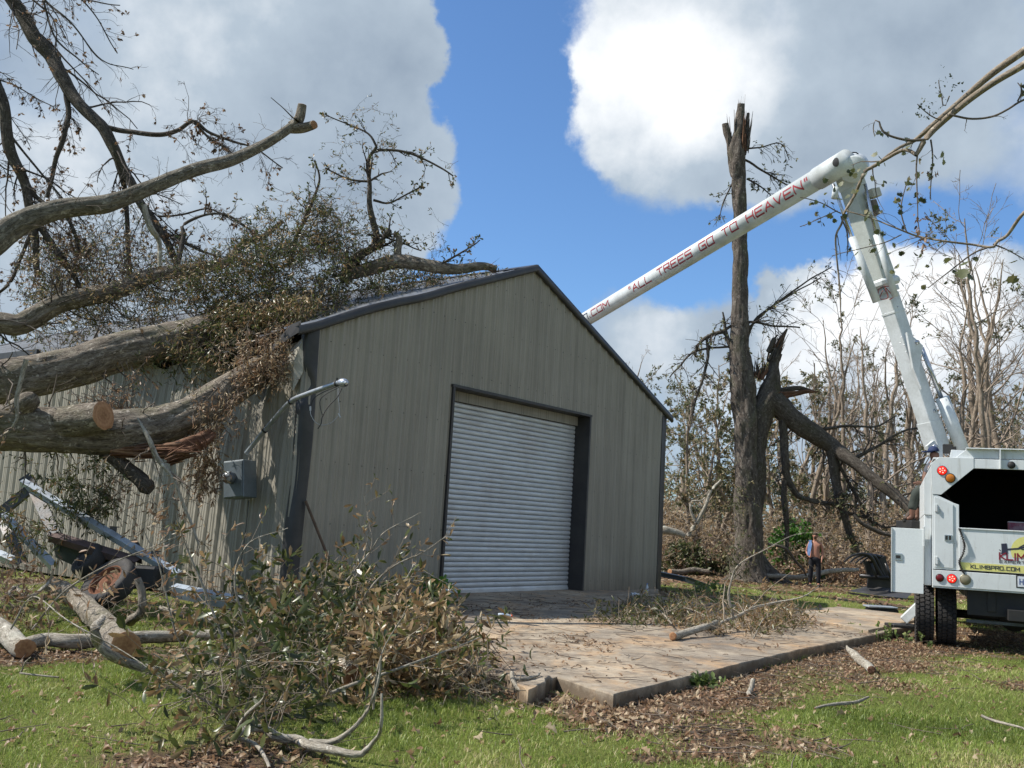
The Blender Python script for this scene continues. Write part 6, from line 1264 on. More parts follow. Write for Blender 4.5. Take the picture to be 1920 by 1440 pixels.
# black case on the ground behind the slab
bc_ = empty('tool_case', G(1660, 1160), 'low black case with a grey lid on the grass beside the outrigger', 'case'); g_ = G(1660, 1161)
mb = MB(); mb.box(g_+np.array([0, .2, .11]), (.60, .35, .2)); mb.build('case_body', M_dark, bc_, bevel=.03); mb = MB(); mb.box(g_+np.array([-.03, .2, .235]), (.62, .36, .04)); mb.build('lid', worn('grey_lid', (.27, .31, .35), (.2, .2, .22), 4, .4), bc_, bevel=.012)
# ------------------------------------------------------------------ grapple bucket
gp = G(1610, 1118); gb = empty('grapple_bucket', gp, 'black steel grapple bucket with curved tines standing open on the grass', 'loader bucket')
GY = gp[1]; g2 = lambda x, y, dy=0.: at(x, y, GY+dy); M_blk = worn('black_steel', (.022, .022, .025), (.06, .055, .05), 3, .35, .3, .1)
mb = MB(); mb.add([g2(1590, 1108, 0), g2(1640, 1116, -.4), g2(1700, 1122, -.5), g2(1712, 1110, -.2), g2(1632, 1098, .3), g2(1645, 1108, .1)], [(0, 1, 5), (0, 5, 4), (1, 2, 3, 5), (5, 3, 4)]); mb.build('bucket_floor', worn('worn_edge_steel', (.09, .09, .095), (.14, .13, .12), 4, .35, .5), gb)
mb = MB(); mb.prism([g2(1626, 1102, .2), g2(1628, 1085, .2), g2(1622, 1060, .2), g2(1618, 1052, .2), g2(1640, 1052, .2), g2(1660, 1042, .2), g2(1668, 1078, .2), g2(1690, 1085, .2), g2(1690, 1118, .2), g2(1640, 1112, .2)], (0, .08, 0)); mb.build('back_plate', M_blk, gb)
mb = MB(); mb.add([g2(1590, 1110, 0), g2(1640, 1117, -.4), g2(1640, 1122, -.4), g2(1590, 1113, 0), g2(1700, 1123, -.5), g2(1700, 1129, -.5)], [(0, 1, 2, 3), (1, 4, 5, 2)]); mb.build('cutting_edge', M_blk, gb)
for i, (x, y) in enumerate(((1582, 1054), (1593, 1055), (1604, 1056), (1613, 1057))):
    pth = smooth_path([g2(x, y, -.4+.15*i), g2(x+12, y-10, -.3+.15*i), g2(x+26, y-15, -.2+.15*i), g2(x+40, y-15+i*.5, -.1+.15*i), g2(x+52-i*3, y-8, 0+.15*i), g2(x+62-i*4, y+12, .1+.12*i), g2(x+72-i*6, y+30, .15+.1*i)], 5)
    V, F = rtube(pth, np.linspace(.02, .085, len(pth)), 6); part('tine', V, F, M_blk, gb)
mb = MB(); mb.cyl(g2(1612, 1080, .1), g2(1700, 1086, .1), .06, .06, 10); mb.build('crossbar', M_blk, gb, True)
for x in (1634, 1660): mb = MB(); mb.cyl(g2(x, 1056, -.02), g2(x+10, 1084, -.05), .035, .035, 8); mb.build('grapple_cylinder', M_blk, gb, True)
# ------------------------------------------------------------------ people
M_skin = worn('skin_tanned', (.42, .20, .13), (.34, .15, .10), 9, .55, 0, .05); M_skin2 = worn('skin_dark', (.17, .085, .055), (.13, .06, .04), 9, .55, 0, .05)
def skinned(name, J, E, mat, parent, o, ax=np.eye(3), root=0, sub=2, sc=1., **kw):
    """J: [(x, y, z, radius)] joints in the figure's own axes"""
    me = bpy.data.meshes.new(name); V = [np.array(o)+sc*(ax[0]*j[0]+ax[1]*j[1]+ax[2]*j[2])-WLOC[parent.name] for j in J]; me.from_pydata([tuple(v) for v in V], E, [])
    ob = bpy.data.objects.new(name, me); COL.objects.link(ob); ob.modifiers.new('s', 'SKIN')
    for i, j in enumerate(J):
        r = j[3] if isinstance(j[3], tuple) else (j[3], j[3]); me.skin_vertices[0].data[i].radius = (r[0]*sc, r[1]*sc); me.skin_vertices[0].data[i].use_root = i == root
    ob.modifiers.new('u', 'SUBSURF').levels = sub
    m2 = bpy.data.meshes.new_from_object(ob.evaluated_get(bpy.context.evaluated_depsgraph_get())); bpy.data.objects.remove(ob)
    for p in m2.polygons: p.use_smooth = True
    q = link(name, m2, mat, parent); return tag(q, **kw)
def blobm(name, c, r, mat, parent, ax=np.eye(3), k=14, n=8, cut=-1., **kw):
    V = []; F = []
    for i in range(n+1):
        a = math.acos(max(-1, min(1, cut+(1-cut)*i/n)))
        for j in range(k): b = j*6.2832/k; V.append(np.array(c)+ax[0]*r[0]*math.sin(a)*math.cos(b)+ax[1]*r[1]*math.sin(a)*math.sin(b)+ax[2]*r[2]*math.cos(a))
    for i in range(n):
        for j in range(k): F.append((i*k+j, i*k+(j+1) % k, (i+1)*k+(j+1) % k, (i+1)*k+j))
    return part(name, np.array(V), np.array(F), mat, parent, True, **kw)
mo = G(1527, 1100); mo[2] = 0; man = empty('person', mo, 'shirtless man in black trousers looking up, blue shirt over one shoulder', 'person')
fx = np.array([math.cos(-.35), math.sin(-.35), 0]); fy = np.array([-fx[1], fx[0], 0]); FA = np.array([fx, fy, DZ])   # fy points away from us, the man faces -fy, turned to our left
J = [(0, 0, .98, (.16, .12)), (0, -.01, 1.12, (.155, .125)), (0, .0, 1.28, (.165, .12)), (0, .01, 1.42, (.15, .10)), (0, .01, 1.50, (.065, .06)), (0, -.01, 1.57, .058), (0, -.02, 1.66, (.078, .09)), (0, -.02, 1.73, (.07, .08)),
     (.18, .01, 1.43, .062), (.235, .03, 1.25, .050), (.25, .03, 1.12, .042), (.235, -.04, .97, .034), (.225, -.08, .88, (.038, .022)), (.222, -.10, .80, .02),
     (-.18, .01, 1.43, .062), (-.25, .04, 1.25, .050), (-.27, .05, 1.13, .042), (-.22, -.08, 1.03, .034), (-.17, -.15, .98, (.036, .022)), (-.14, -.19, .96, .02),
     (.10, 0, .88, .095), (.12, -.02, .50, .062), (.13, .02, .10, .045), (.13, -.12, .045, .035), (-.10, 0, .88, .095), (-.12, -.02, .50, .062), (-.13, .02, .10, .045), (-.15, -.12, .045, .035)]
E_ = [(0, 1), (1, 2), (2, 3), (3, 4), (4, 5), (5, 6), (6, 7), (3, 8), (8, 9), (9, 10), (10, 11), (11, 12), (12, 13), (3, 14), (14, 15), (15, 16), (16, 17), (17, 18), (18, 19), (0, 20), (20, 21), (21, 22), (22, 23), (0, 24), (24, 25), (25, 26), (26, 27)]
skinned('body', J, E_, M_skin, man, mo, FA)
Jt = [(0, 0, .96, (.175, .135)), (0, 0, 1.03, (.17, .135)), (.105, 0, .82, .112), (.125, -.02, .5, .085), (.135, .02, .08, .072), (-.105, 0, .82, .112), (-.125, -.02, .5, .085), (-.14, .02, .08, .072)]
skinned('trousers', Jt, [(0, 1), (0, 2), (2, 3), (3, 4), (0, 5), (5, 6), (6, 7)], worn('black_denim', (.012, .012, .016), (.02, .02, .025), 9, .9), man, mo, FA)
for s in (-1, 1): mb = MB(); mb.box(mo+fx*.135*s-fy*.06+DZ*.045, (.10, .28, .09), FA); mb.build('boot', worn('boot_leather', (.09, .07, .05), (.05, .04, .03), 9, .7) if s < 0 else bpy.data.materials['boot_leather'], man, bevel=.03)
mb = MB(); sh_ = [(-.11, -.105, 1.50), (-.18, -.11, 1.49), (-.22, -.13, 1.38), (-.24, -.16, 1.2), (-.235, -.17, 1.04), (-.15, -.17, 1.0), (-.12, -.16, 1.2), (-.09, -.13, 1.4)]
V = [mo+fx*a+fy*b+DZ*c for a, b, c in sh_]; mb.prism(V, fy*.03); V2 = [mo+fx*a+fy*b+DZ*c for a, b, c in [(-.10, -.08, 1.5), (-.2, -.08, 1.49), (-.21, .1, 1.47), (-.22, .14, 1.3), (-.12, .14, 1.3), (-.1, .1, 1.49)]]; mb.prism(V2, DZ*.03)
mb.build('shirt', worn('blue_cloth', (.20, .32, .56), (.13, .22, .42), 9, .8, 0, .4), man, bevel=.008)
hc_ = mo-fy*.02+DZ*1.68
blobm('hair', hc_+fy*.025+DZ*.03, (.088, .10, .10), worn('brown_hair', (.05, .03, .02), (.08, .05, .03), 20, .9), man, FA, cut=.1)
blobm('beard', hc_-fy*.075-DZ*.055, (.05, .035, .05), bpy.data.materials['brown_hair'], man, FA)
blobm('nose', hc_-fy*.10+DZ*.0, (.014, .022, .022), M_skin, man, FA, 8, 5)
for s in (-1, 1): blobm('ear', hc_+fx*.082*s, (.012, .022, .03), M_skin, man, FA, 8, 5); blobm('eye', hc_-fy*.083+fx*.03*s+DZ*.03, (.010, .006, .006), M_dark, man, FA, 6, 4)
# seated operator on the far side of the truck, his knee, boot and hand showing
so_ = at(1737, 930, 18.2); op = empty('person', so_, 'worker in dark green trousers and brown boots, seated high beside the boom base', 'person')
qx = lambda x, y, dy=0.: at(x, y, 18.2+dy)-so_
def pj(x, y, r, dy=0.): v = qx(x, y, dy); return (v[0], v[1], v[2], r)
J = [pj(1752, 936, (.16, .13)), pj(1752, 912, (.15, .13)), pj(1754, 888, .16), pj(1754, 872, (.14, .1)), pj(1753, 862, .06), pj(1752, 856, (.085, .095)), pj(1752, 846, (.085, .095)),
     pj(1738, 880, .06, -.1), pj(1733, 900, .05, -.12), pj(1738, 910, .042, -.2), pj(1724, 905, .035, -.28), pj(1717, 906, (.035, .025), -.3), pj(1712, 906, .015, -.3),
     pj(1724, 916, .09, -.1), pj(1716, 924, .075, -.1), pj(1711, 955, .06, -.05), pj(1709, 970, .045, -.05), pj(1700, 974, .04, -.05),
     pj(1735, 915, .09, .35), pj(1726, 922, .07, .35), pj(1722, 955, .06, .35), pj(1720, 970, .045, .35), pj(1711, 974, .04, .35)]
E_ = [(0, 1), (1, 2), (2, 3), (3, 4), (4, 5), (5, 6), (3, 7), (7, 8), (8, 9), (9, 10), (10, 11), (11, 12), (0, 13), (13, 14), (14, 15), (15, 16), (16, 17), (0, 18), (18, 19), (19, 20), (20, 21), (21, 22)]
skinned('body', J, E_, M_skin2, op, so_)
Jl = [pj(1748, 932, .15), pj(1726, 916, .105, -.1), pj(1718, 924, .10, -.1), pj(1713, 945, .085, -.05), pj(1709, 958, .095, -.05), pj(1735, 916, .10, .35), pj(1727, 924, .09, .35), pj(1723, 957, .08, .35)]
skinned('trousers', Jl, [(0, 1), (1, 2), (2, 3), (3, 4), (0, 5), (5, 6), (6, 7)], worn('green_work_cloth', (.035, .045, .038), (.055, .06, .05), 9, .85, 0, .4), op, so_)
Jb = [pj(1753, 920, .165), pj(1754, 890, .175), pj(1754, 870, (.15, .11))]; skinned('shirt', Jb+[pj(1739, 880, .075, -.1), pj(1736, 892, .065, -.12)], [(0, 1), (1, 2), (2, 3), (3, 4)], worn('grey_shirt', (.08, .085, .10), (.06, .06, .07), 9, .9), op, so_)
for dy in (-.05, .35):
    dx = 0 if dy < 0 else 11; mb = MB(); mb.prism([so_+qx(1696+dx, 974, dy), so_+qx(1697+dx, 969, dy), so_+qx(1704+dx, 962, dy), so_+qx(1707+dx, 957, dy), so_+qx(1715+dx, 957, dy), so_+qx(1717+dx, 966, dy), so_+qx(1717+dx, 972, dy)], (0, .11, 0)); mb.build('boot', worn('tan_boot', (.085, .055, .035), (.04, .03, .025), 9, .7) if dy < 0 else bpy.data.materials['tan_boot'], op, bevel=.02)
    mb = MB(); mb.prism([so_+qx(1696+dx, 974, dy-.005), so_+qx(1717+dx, 972, dy-.005), so_+qx(1717+dx, 976, dy-.005), so_+qx(1696+dx, 977, dy-.005)], (0, .12, 0)); mb.build('boot_sole', M_dark, op)
blobm('cap', so_+qx(1750, 846), (.10, .11, .10), worn('navy_cap', (.015, .03, .09), (.02, .03, .07), 9, .8), op, cut=.0)
mb = MB(); mb.box(so_+qx(1738, 847), (.14, .16, .02)); mb.build('cap_brim', bpy.data.materials['navy_cap'], op)
# foot platform under the boots, hung on the turret
pf_ = MB(); pf_.box(at(1712, 984, 18.25), (.36, .7, .14)); pf_.build('foot_platform', M_dark, trk, bevel=.01)
mb = MB(); mb.box(at(1736, 950, 18.3), (.05, .08, .9)); mb.build('seat_post', M_dark, trk); mb = MB(); mb.box(at(1752, 945, 18.3), (.5, .5, .12)); mb.build('operator_seat', M_dark, trk)
# ------------------------------------------------------------------ the snapped oak
rg = np.random.default_rng(55)
OY = G(1407, 1090)[1]; ok = empty('snapped_oak', G(1407, 1088), 'huge standing oak snapped off high up, one broken limb hanging down to the right', 'tree')
def ol(name, pts, k=16, seed=0, mat=None, rough=.12, cap=False, **kw):
    l = limb([(p[0], p[1], OY+(p[3] if len(p) > 3 else 0), p[2]) for p in pts], k, rough, .16, .03, seed); limb_part(name, l, mat or M_oak, ok, **kw); return l
M_oak = bark('bark_old_oak', (.045, .036, .03), (.115, .095, .078), (.25, .22, .185), (.10, .10, .06), 1., .55)
o1 = ol('trunk', [(1404, 1096, 84), (1404, 1082, 70), (1404, 1060, 58), (1403, 1000, 50), (1402, 920, 47), (1400, 850, 46), (1399, 790, 48), (1396, 740, 48), (1390, 690, 43), (1386, 640, 35), (1387, 580, 30), (1388, 500, 29), (1388, 430, 27), (1386, 370, 26), (1383, 320, 28), (1381, 285, 34), (1382, 262, 24), (1386, 240, 16)], 48, 401, rough=.14)
o2 = ol('trunk', [(1418, 960, 22), (1420, 900, 30), (1422, 840, 34), (1428, 785, 40), (1442, 735, 38), (1448, 700, 24), (1450, 672, 12), (1454, 655, 6)], 20, 402, M_bark_dark, .2)
for i, a in enumerate((-.9, -.2, .5, 1.3, 2.6)):
    b = G(1407, 1088)+np.array([math.cos(a)*.2, -.3, 0]); l = limb_w(np.array([[b[0], b[1], .75, .28], [b[0]+math.cos(a)*.45, b[1]-abs(math.sin(a))*.3, .25, .26], [b[0]+math.cos(a)*.9, b[1]-abs(math.sin(a))*.6, 0, .14], [b[0]+math.cos(a)*1.3, b[1]-abs(math.sin(a))*.9, -.1, .08]]), 10, .2, .1, .05, 410+i); limb_part('root_flare', l, M_oak, ok)
sp = lambda n, x, y, dx, dy, r, L, sdd=.2, m=None, w=.35: splinters(at(x, y, OY), at(x+dx, y+dy, OY)-at(x, y, OY), r, L, n, ok, 'splinters', rg, m, sdd, w)
sp(22, 1387, 262, 3, -50, .30, 2.0, .10, M_split, .25); sp(20, 1391, 250, 3, -50, .30, 2.3, .08, M_oak, .3); sp(12, 1403, 262, 7, -50, .14, 1.9, .10, M_oak, .3); sp(9, 1368, 262, -4, -50, .14, 1.1, .1, M_oak, .5); sp(10, 1389, 205, 0, -50, .12, .8, .12, None, .3)
for i, pp in enumerate([[(1378, 330, 16), (1371, 290, 16), (1366, 255, 14), (1361, 232, 12)], [(1384, 300, 20), (1386, 250, 20), (1388, 215, 17), (1389, 196, 15)], [(1394, 290, 10), (1398, 250, 9), (1403, 212, 5)]]): ol('splintered_stem', pp, 10, 420+i, M_oak, .25)
sp(18, 1452, 665, 12, -30, .2, 1.2, .16, M_bark_dark, .35); sp(12, 1462, 645, 16, -26, .16, .8, .2); sp(12, 1424, 690, 0, -30, .22, .9, .3, M_bark_dark, .3); sp(12, 1428, 705, 8, -20, .3, .6, .5); sp(12, 1448, 752, 25, -3, .3, .7, .4)
ol('torn_limb', [(1440, 750, 18), (1465, 744, 13), (1495, 738, 8), (1515, 734, 6), (1535, 735, 2)], 14, 430, M_split, .5); ol('torn_limb', [(1448, 738, 12), (1478, 730, 9), (1502, 727, 7), (1526, 733, 3)], 14, 431, M_bark_dark, .5); sp(12, 1470, 738, 40, -4, .16, 1.1, .12, None, .3); sp(8, 1480, 732, 40, 0, .12, .9, .1, M_bark_dark, .4)
ol('splintered_stem', [(1452, 690, 16), (1458, 660, 12), (1466, 636, 9), (1476, 616, 3)], 12, 438, M_bark_dark, .4); sp(14, 1462, 650, 14, -34, .10, 1.2, .06, None, .3); sp(8, 1449, 650, 2, -30, .10, .9, .08, M_bark_dark, .4)
for i, pp in enumerate([[(1440, 660, 10), (1450, 640, 9), (1458, 628, 4)], [(1450, 690, 12), (1462, 672, 6), (1466, 664, 2)]]): ol('splintered_stem', pp, 8, 435+i, M_bark_dark, .3)
h1 = ol('hanging_limb', [(1436, 740, 34), (1455, 755, 40), (1490, 786, 38), (1524, 812, 34), (1560, 839, 29), (1600, 867, 25, -.5), (1650, 908, 21, -1), (1700, 948, 18, -1.5), (1740, 1000, 16, -2), (1770, 1060, 12, -2)], 18, 440, M_bark_dark)
h2 = ol('hanging_limb', [(1466, 770, 16), (1470, 810, 17), (1472, 850, 16), (1475, 890, 14), (1486, 915, 12), (1498, 932, 10), (1530, 940, 7), (1565, 945, 5)], 12, 441, M_bark_dark)
h3 = ol('hanging_limb', [(1556, 840, 20), (1565, 880, 19), (1572, 925, 17), (1582, 965, 14), (1592, 1000, 12), (1610, 1035, 8)], 12, 442, M_bark_dark)
h4 = ol('hanging_limb', [(1470, 900, 10), (1471, 950, 10), (1476, 1000, 8), (1474, 1050, 6)], 10, 443, M_bark_dark)
bl = [h1, h2, h3, h4]; fine = []
for i, pp in enumerate([[(1385, 668, 10), (1370, 650, 9), (1360, 622, 8), (1357, 600, 5), (1355, 585, 3)], [(1358, 622, 8), (1335, 628, 7), (1315, 640, 6), (1306, 655, 5), (1304, 668, 3)], [(1325, 633, 6), (1326, 670, 6), (1318, 710, 5), (1305, 750, 4), (1295, 800, 2)],
                        [(1360, 618, 6), (1380, 608, 5), (1410, 604, 5), (1450, 610, 4), (1500, 614, 3)], [(1385, 650, 5), (1350, 650, 4), (1300, 662, 4), (1270, 690, 3), (1255, 708, 2)], [(1400, 640, 5), (1415, 600, 5), (1455, 570, 4), (1510, 530, 3), (1560, 500, 2)],
                        [(1402, 618, 5), (1440, 580, 4), (1490, 548, 3), (1540, 520, 2)], [(1395, 280, 4), (1430, 275, 3), (1465, 270, 2), (1480, 300, 1.5)], [(1397, 300, 5), (1430, 320, 4), (1470, 345, 3), (1500, 360, 2)], [(1378, 330, 3), (1360, 370, 2.5), (1348, 410, 1.5)], [(1400, 335, 4), (1425, 350, 3), (1450, 370, 2)],
                        [(1600, 860, 8), (1640, 840, 6), (1690, 810, 4), (1740, 800, 2)], [(1560, 850, 8), (1600, 920, 6), (1640, 985, 4)], [(1525, 808, 7), (1580, 800, 5), (1640, 800, 4), (1680, 780, 2)], [(1500, 930, 6), (1540, 945, 5), (1600, 950, 4), (1640, 985, 3)], [(1580, 960, 7), (1620, 970, 5), (1660, 990, 4), (1690, 985, 3)]]):
    fine.append(ol('branch', pp, 8, 450+i, M_bark_dark, .12))
tw = Acc(); lf = Acc(); P, R = limbs_world(fine, 12)
P1, R1 = kids(tw, P, R, [dict(nch=12, t0=.1, t1=1, ang=(.4, 1.2), lenf=(.2, .5), rf=.5, m=8, wander=.16, trop=(0, 0, -.05), minr=.008)], rg); P2, R2 = kids(tw, P1, R1, [dict(nch=5, t0=.1, t1=1, ang=(.4, 1.1), lenf=(.3, .6), rf=.7, m=6, wander=.2, trop=(0, 0, -.06), minr=.006)], rg)
kp = rg.uniform(size=len(P2)) < .3; lf.add(*leaf_on(P2[kp], 3, .5, (.10, .16), (.45, .25), T_SIMPLE, .35, rg, .4))
P, R = limbs_world(bl, 12); P1, R1 = kids(tw, P, R, [dict(nch=16, t0=.15, t1=1, ang=(.4, 1.2), lenf=(.1, .3), rf=.2, m=8, wander=.16, trop=(0, 0, -.03), minr=.01)], rg); P2, R2 = kids(tw, P1, R1, [dict(nch=6, t0=.1, t1=1, ang=(.4, 1.1), lenf=(.3, .6), rf=.6, m=6, wander=.2, minr=.007)], rg)
kp = rg.uniform(size=len(P2)) < .3; lf.add(*leaf_on(P2[kp], 4, .5, (.10, .18), (.5, .25), T_SIMPLE, .35, rg, .4))
P, R = limbs_world([o1], 20); P1, R1 = kids(tw, P, R, [dict(nch=26, t0=.05, t1=.9, ang=(.8, 1.5), lenf=(.03, .09), rf=.04, m=8, wander=.2, trop=(0, 0, -.04), minr=.008), dict(nch=4, t0=.1, t1=1, ang=(.4, 1.1), lenf=(.3, .6), rf=.7, m=6, wander=.2, minr=.006)], rg)
spray_px([(1372, 980), (1390, 900), (1400, 900), (1395, 1060), (1372, 1075)], 60, (OY-1.2, OY-.8), (.4, .9), 8, (.10, .16), (.5, .2), tw, lf, (0, 0, -.6), .3, T_SIMPLE, .4, .01, rg)
tw.part('twigs', M_twig_dark, ok, kind='stuff'); lf.part('leaves', M_leaf_far, ok, 'tint', kind='stuff')
# ------------------------------------------------------------------ the wood behind
def proto(seed, H, lean, leafn, tint, crown=.35, stems=1, ls=(.10, .18), dens=1., w=.035):
    r = np.random.default_rng(seed); W = []
    for s in range(stems):
        dx = r.normal()*lean+(s-(stems-1)/2)*.11; dy = r.normal()*lean; x0 = (s-(stems-1)/2)*.3; pts = []
        for q in np.linspace(0, 1, 7): pts.append((x0+dx*H*q+r.normal()*.12*q, dy*H*q+r.normal()*.12*q, H*q*(1-.08*s), max(.02, (H*w*.5)*(1-q)**.8/math.sqrt(stems)+.015)))
        W.append(limb_w(np.array(pts), 10, .12, .5, .1, seed+s))
    P, R = limbs_world(W, 14); tw = Acc(); lf = Acc()
    P1, R1 = kids(tw, P, R, [dict(nch=int(10*dens), t0=crown, t1=1, ang=(.45, 1.15), lenf=(.2, .45), rf=.42, m=9, wander=.14, trop=(0, 0, .05 if crown > .15 else -.01), minr=.016)], r, 5)
    P2, R2 = kids(tw, P1, R1, [dict(nch=6, t0=.15, t1=1, ang=(.4, 1.1), lenf=(.25, .5), rf=.5, m=7, wander=.16, trop=(0, 0, .02), minr=.010)], r)
    P3, R3 = kids(tw, P2, R2, [dict(nch=4, t0=.15, t1=1, ang=(.35, .9), lenf=(.3, .6), rf=.6, m=5, wander=.16, trop=(0, 0, .02), minr=.007)], r, 3)
    cl = vnoise(P3[:, -1, 0]*.55+seed, P3[:, -1, 2]*.55, seed)   # foliage in clumps, bare twigs between
    kp = cl > 1-leafn; 
    if kp.sum(): lf.add(*leaf_on(P3[kp], 7, .1, ls, tint, T_SIMPLE, .38, r, .15, .9))
    V = np.concatenate([l['V'] for l in W]); o = np.cumsum([0]+[len(l['V']) for l in W[:-1]]); F = np.concatenate([l['F']+a for l, a in zip(W, o)]); bc = np.concatenate([l['bc'] for l in W])
    return mesh_np('trunk', V, F, True, {'bc': bc}), mesh_np('twigs', np.concatenate(tw.V), np.concatenate(tw.F), True), (mesh_np('leaves', np.concatenate(lf.V), np.concatenate(lf.F), False, {'tint': np.concatenate(lf.A)}) if lf.V else None)
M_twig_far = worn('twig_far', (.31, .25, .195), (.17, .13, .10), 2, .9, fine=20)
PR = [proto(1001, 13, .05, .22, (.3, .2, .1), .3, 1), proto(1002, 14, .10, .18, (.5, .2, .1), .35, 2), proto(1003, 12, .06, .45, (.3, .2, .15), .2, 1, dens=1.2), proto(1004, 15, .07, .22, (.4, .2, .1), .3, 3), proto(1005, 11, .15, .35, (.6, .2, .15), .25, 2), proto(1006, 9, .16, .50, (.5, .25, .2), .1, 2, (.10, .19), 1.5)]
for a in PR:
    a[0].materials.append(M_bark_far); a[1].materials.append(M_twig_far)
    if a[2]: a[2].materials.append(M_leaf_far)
def far_tree(px, Y, top, pi, rot, label, group, wx=1.):
    x = ray(px, 1000)[0]/ray(px, 1000)[1]*Y; h = (at(px, top, Y))[2]; a = PR[pi]; H = max(v.co.z for v in a[0].vertices[-10:])*1.08; s = h/H
    e_ = bpy.data.objects.new('forest_tree', None); COL.objects.link(e_); e_.location = (x, Y, -.1); e_.rotation_euler = (0, 0, rot); e_.scale = (s*wx, s*wx, s); tag(e_, label, 'tree', group)
    for nm, me in zip(('trunk', 'twigs', 'leaves'), a):
        if me is None: continue
        o = bpy.data.objects.new(nm, me); COL.objects.link(o); o.parent = e_
        if nm != 'trunk': o['kind'] = 'stuff'
g_ = 'nearly bare storm-stripped trees in the wood behind'
lab = lambda s: s
TREES = [(1880, 42, 480, 3, .3, 'tall bare many-stemmed tree at the right edge behind the truck'), (1770, 44, 500, 1, 1.2, 'tall bare forked tree just right of the lower boom'), (1840, 50, 470, 0, 2.1, 'slender bare tree standing between the two tall forked ones above the truck roof'),
         (1905, 47, 455, 1, 4.0, 'bare tree with brown leaf tufts at the far right edge'), (1640, 43, 560, 1, 2.6, 'leaning bare tree just left of the lower boom'), (1590, 48, 600, 3, .9, 'bare many-stemmed tree behind the hanging oak limb'),
         (1715, 52, 520, 0, 3.3, 'thin bare tree seen behind the lift cylinder'), (1545, 54, 640, 2, 1.7, 'leafy grey-green tree right of the snapped oak'), (1660, 58, 660, 2, .2, 'dark leafy tree low behind the lower boom'), (1490, 50, 620, 4, 5.0, 'leaning sparse tree immediately right of the snapped oak trunk'),
         (1800, 60, 620, 2, 2.2, 'leafy tree low behind the truck roof'), (1950, 52, 560, 0, 5.1, 'bare tree cut by the right frame edge'), (1700, 47, 640, 4, 3.9, 'crooked leaning tree behind the base of the boom'),
         (1340, 46, 650, 5, .4, 'brown-leaved bushy tree between the building and the snapped oak'), (1290, 44, 720, 5, 2.0, 'bushy tree with withered leaves at the right corner of the building'), (1270, 62, 680, 2, 3.0, 'grey-green tree farther back beside the building corner'), (1375, 52, 690, 5, 4.1, 'brown bushy tree directly behind the snapped oak trunk'),
         (1440, 56, 700, 5, 1.1, 'bushy brown tree in the gap right of the oak trunk'), (1530, 60, 700, 5, 5.6, 'low bushy tree above the shirtless man'), (1190, 60, 650, 2, 1.0, 'tree top showing just above the right roof edge')]
for i, (px, Y, top, pi, rot, lb) in enumerate(TREES): far_tree(px, Y, top, pi, rot, lb, g_)
ex = np.random.default_rng(77)
for i in range(14):
    px = ex.uniform(1230, 2080); Y = ex.uniform(58, 85); far_tree(px, Y, ex.uniform(680, 800), int(ex.choice([0, 1, 2, 3, 5, 5])), ex.uniform(0, 6.28), 'distant thin tree far back in the wood, one among many alike', 'distant thin trees far back in the wood')
for px, Y, top, pi, lb in ((30, 46, 600, 2, 'green tree glimpsed between fallen trunks beyond the roof at far left'), (-60, 44, 590, 5, 'tree beyond the roof cut by the left frame edge'), (110, 60, 640, 2, 'distant tree behind the fallen trunks, above the roof edge'), (230, 70, 640, 5, 'distant tree hidden behind the leaf mass on the roof')): far_tree(px, Y, top, pi, px, lb, 'trees beyond the building at left')
# undergrowth: brown thicket along the edge of the wood
def thick(name, px0, px1, Y0, Y1, n, h, size, tint, mat, nl=12, pw=1., ln=(.5, 1.3), dirm=(0, 0, .4), lab=None, kind='stuff', tw_mat=None, seed=0, wv=True):
    r = np.random.default_rng(seed); px = r.uniform(px0, px1, n); Y = r.uniform(Y0, Y1, n); x = (px-960)/FOC*Y*.99+0; hh = h*(.35+1.1*fbm(x*.35, Y*.35, seed+3, 3)) if wv else h
    p = np.stack([x, Y, r.uniform(0, 1, n)**pw*hh], 1); tw = Acc(); lf = Acc(); spray(p, ln, nl, size, tint, tw, lf, dirm, .38, T_SIMPLE, .1, .013, r, .22, 2, .9, False, .9)
    return tw, lf
def stuff(name, tw, lf, mat, par=None):
    tw.part(name+'_twigs', M_twig_far, par, kind='stuff'); lf.part(name+'_leaves', mat, par, 'tint', kind='stuff')
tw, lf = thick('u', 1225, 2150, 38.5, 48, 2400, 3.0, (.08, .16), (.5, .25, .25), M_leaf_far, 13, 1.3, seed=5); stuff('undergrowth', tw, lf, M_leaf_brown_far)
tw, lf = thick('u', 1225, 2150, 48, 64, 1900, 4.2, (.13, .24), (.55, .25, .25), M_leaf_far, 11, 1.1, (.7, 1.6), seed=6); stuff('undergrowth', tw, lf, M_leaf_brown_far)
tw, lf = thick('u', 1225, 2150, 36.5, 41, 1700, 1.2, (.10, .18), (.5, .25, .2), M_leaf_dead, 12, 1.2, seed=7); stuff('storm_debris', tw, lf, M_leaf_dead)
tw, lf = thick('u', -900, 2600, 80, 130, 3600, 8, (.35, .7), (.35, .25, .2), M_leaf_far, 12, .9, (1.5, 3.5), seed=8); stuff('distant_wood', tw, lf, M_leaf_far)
tw, lf = thick('u', -700, 60, 34, 46, 900, 5, (.15, .28), (.3, .25, .2), M_leaf_far, 12, 1., seed=9); stuff('undergrowth', tw, lf, M_leaf_far)
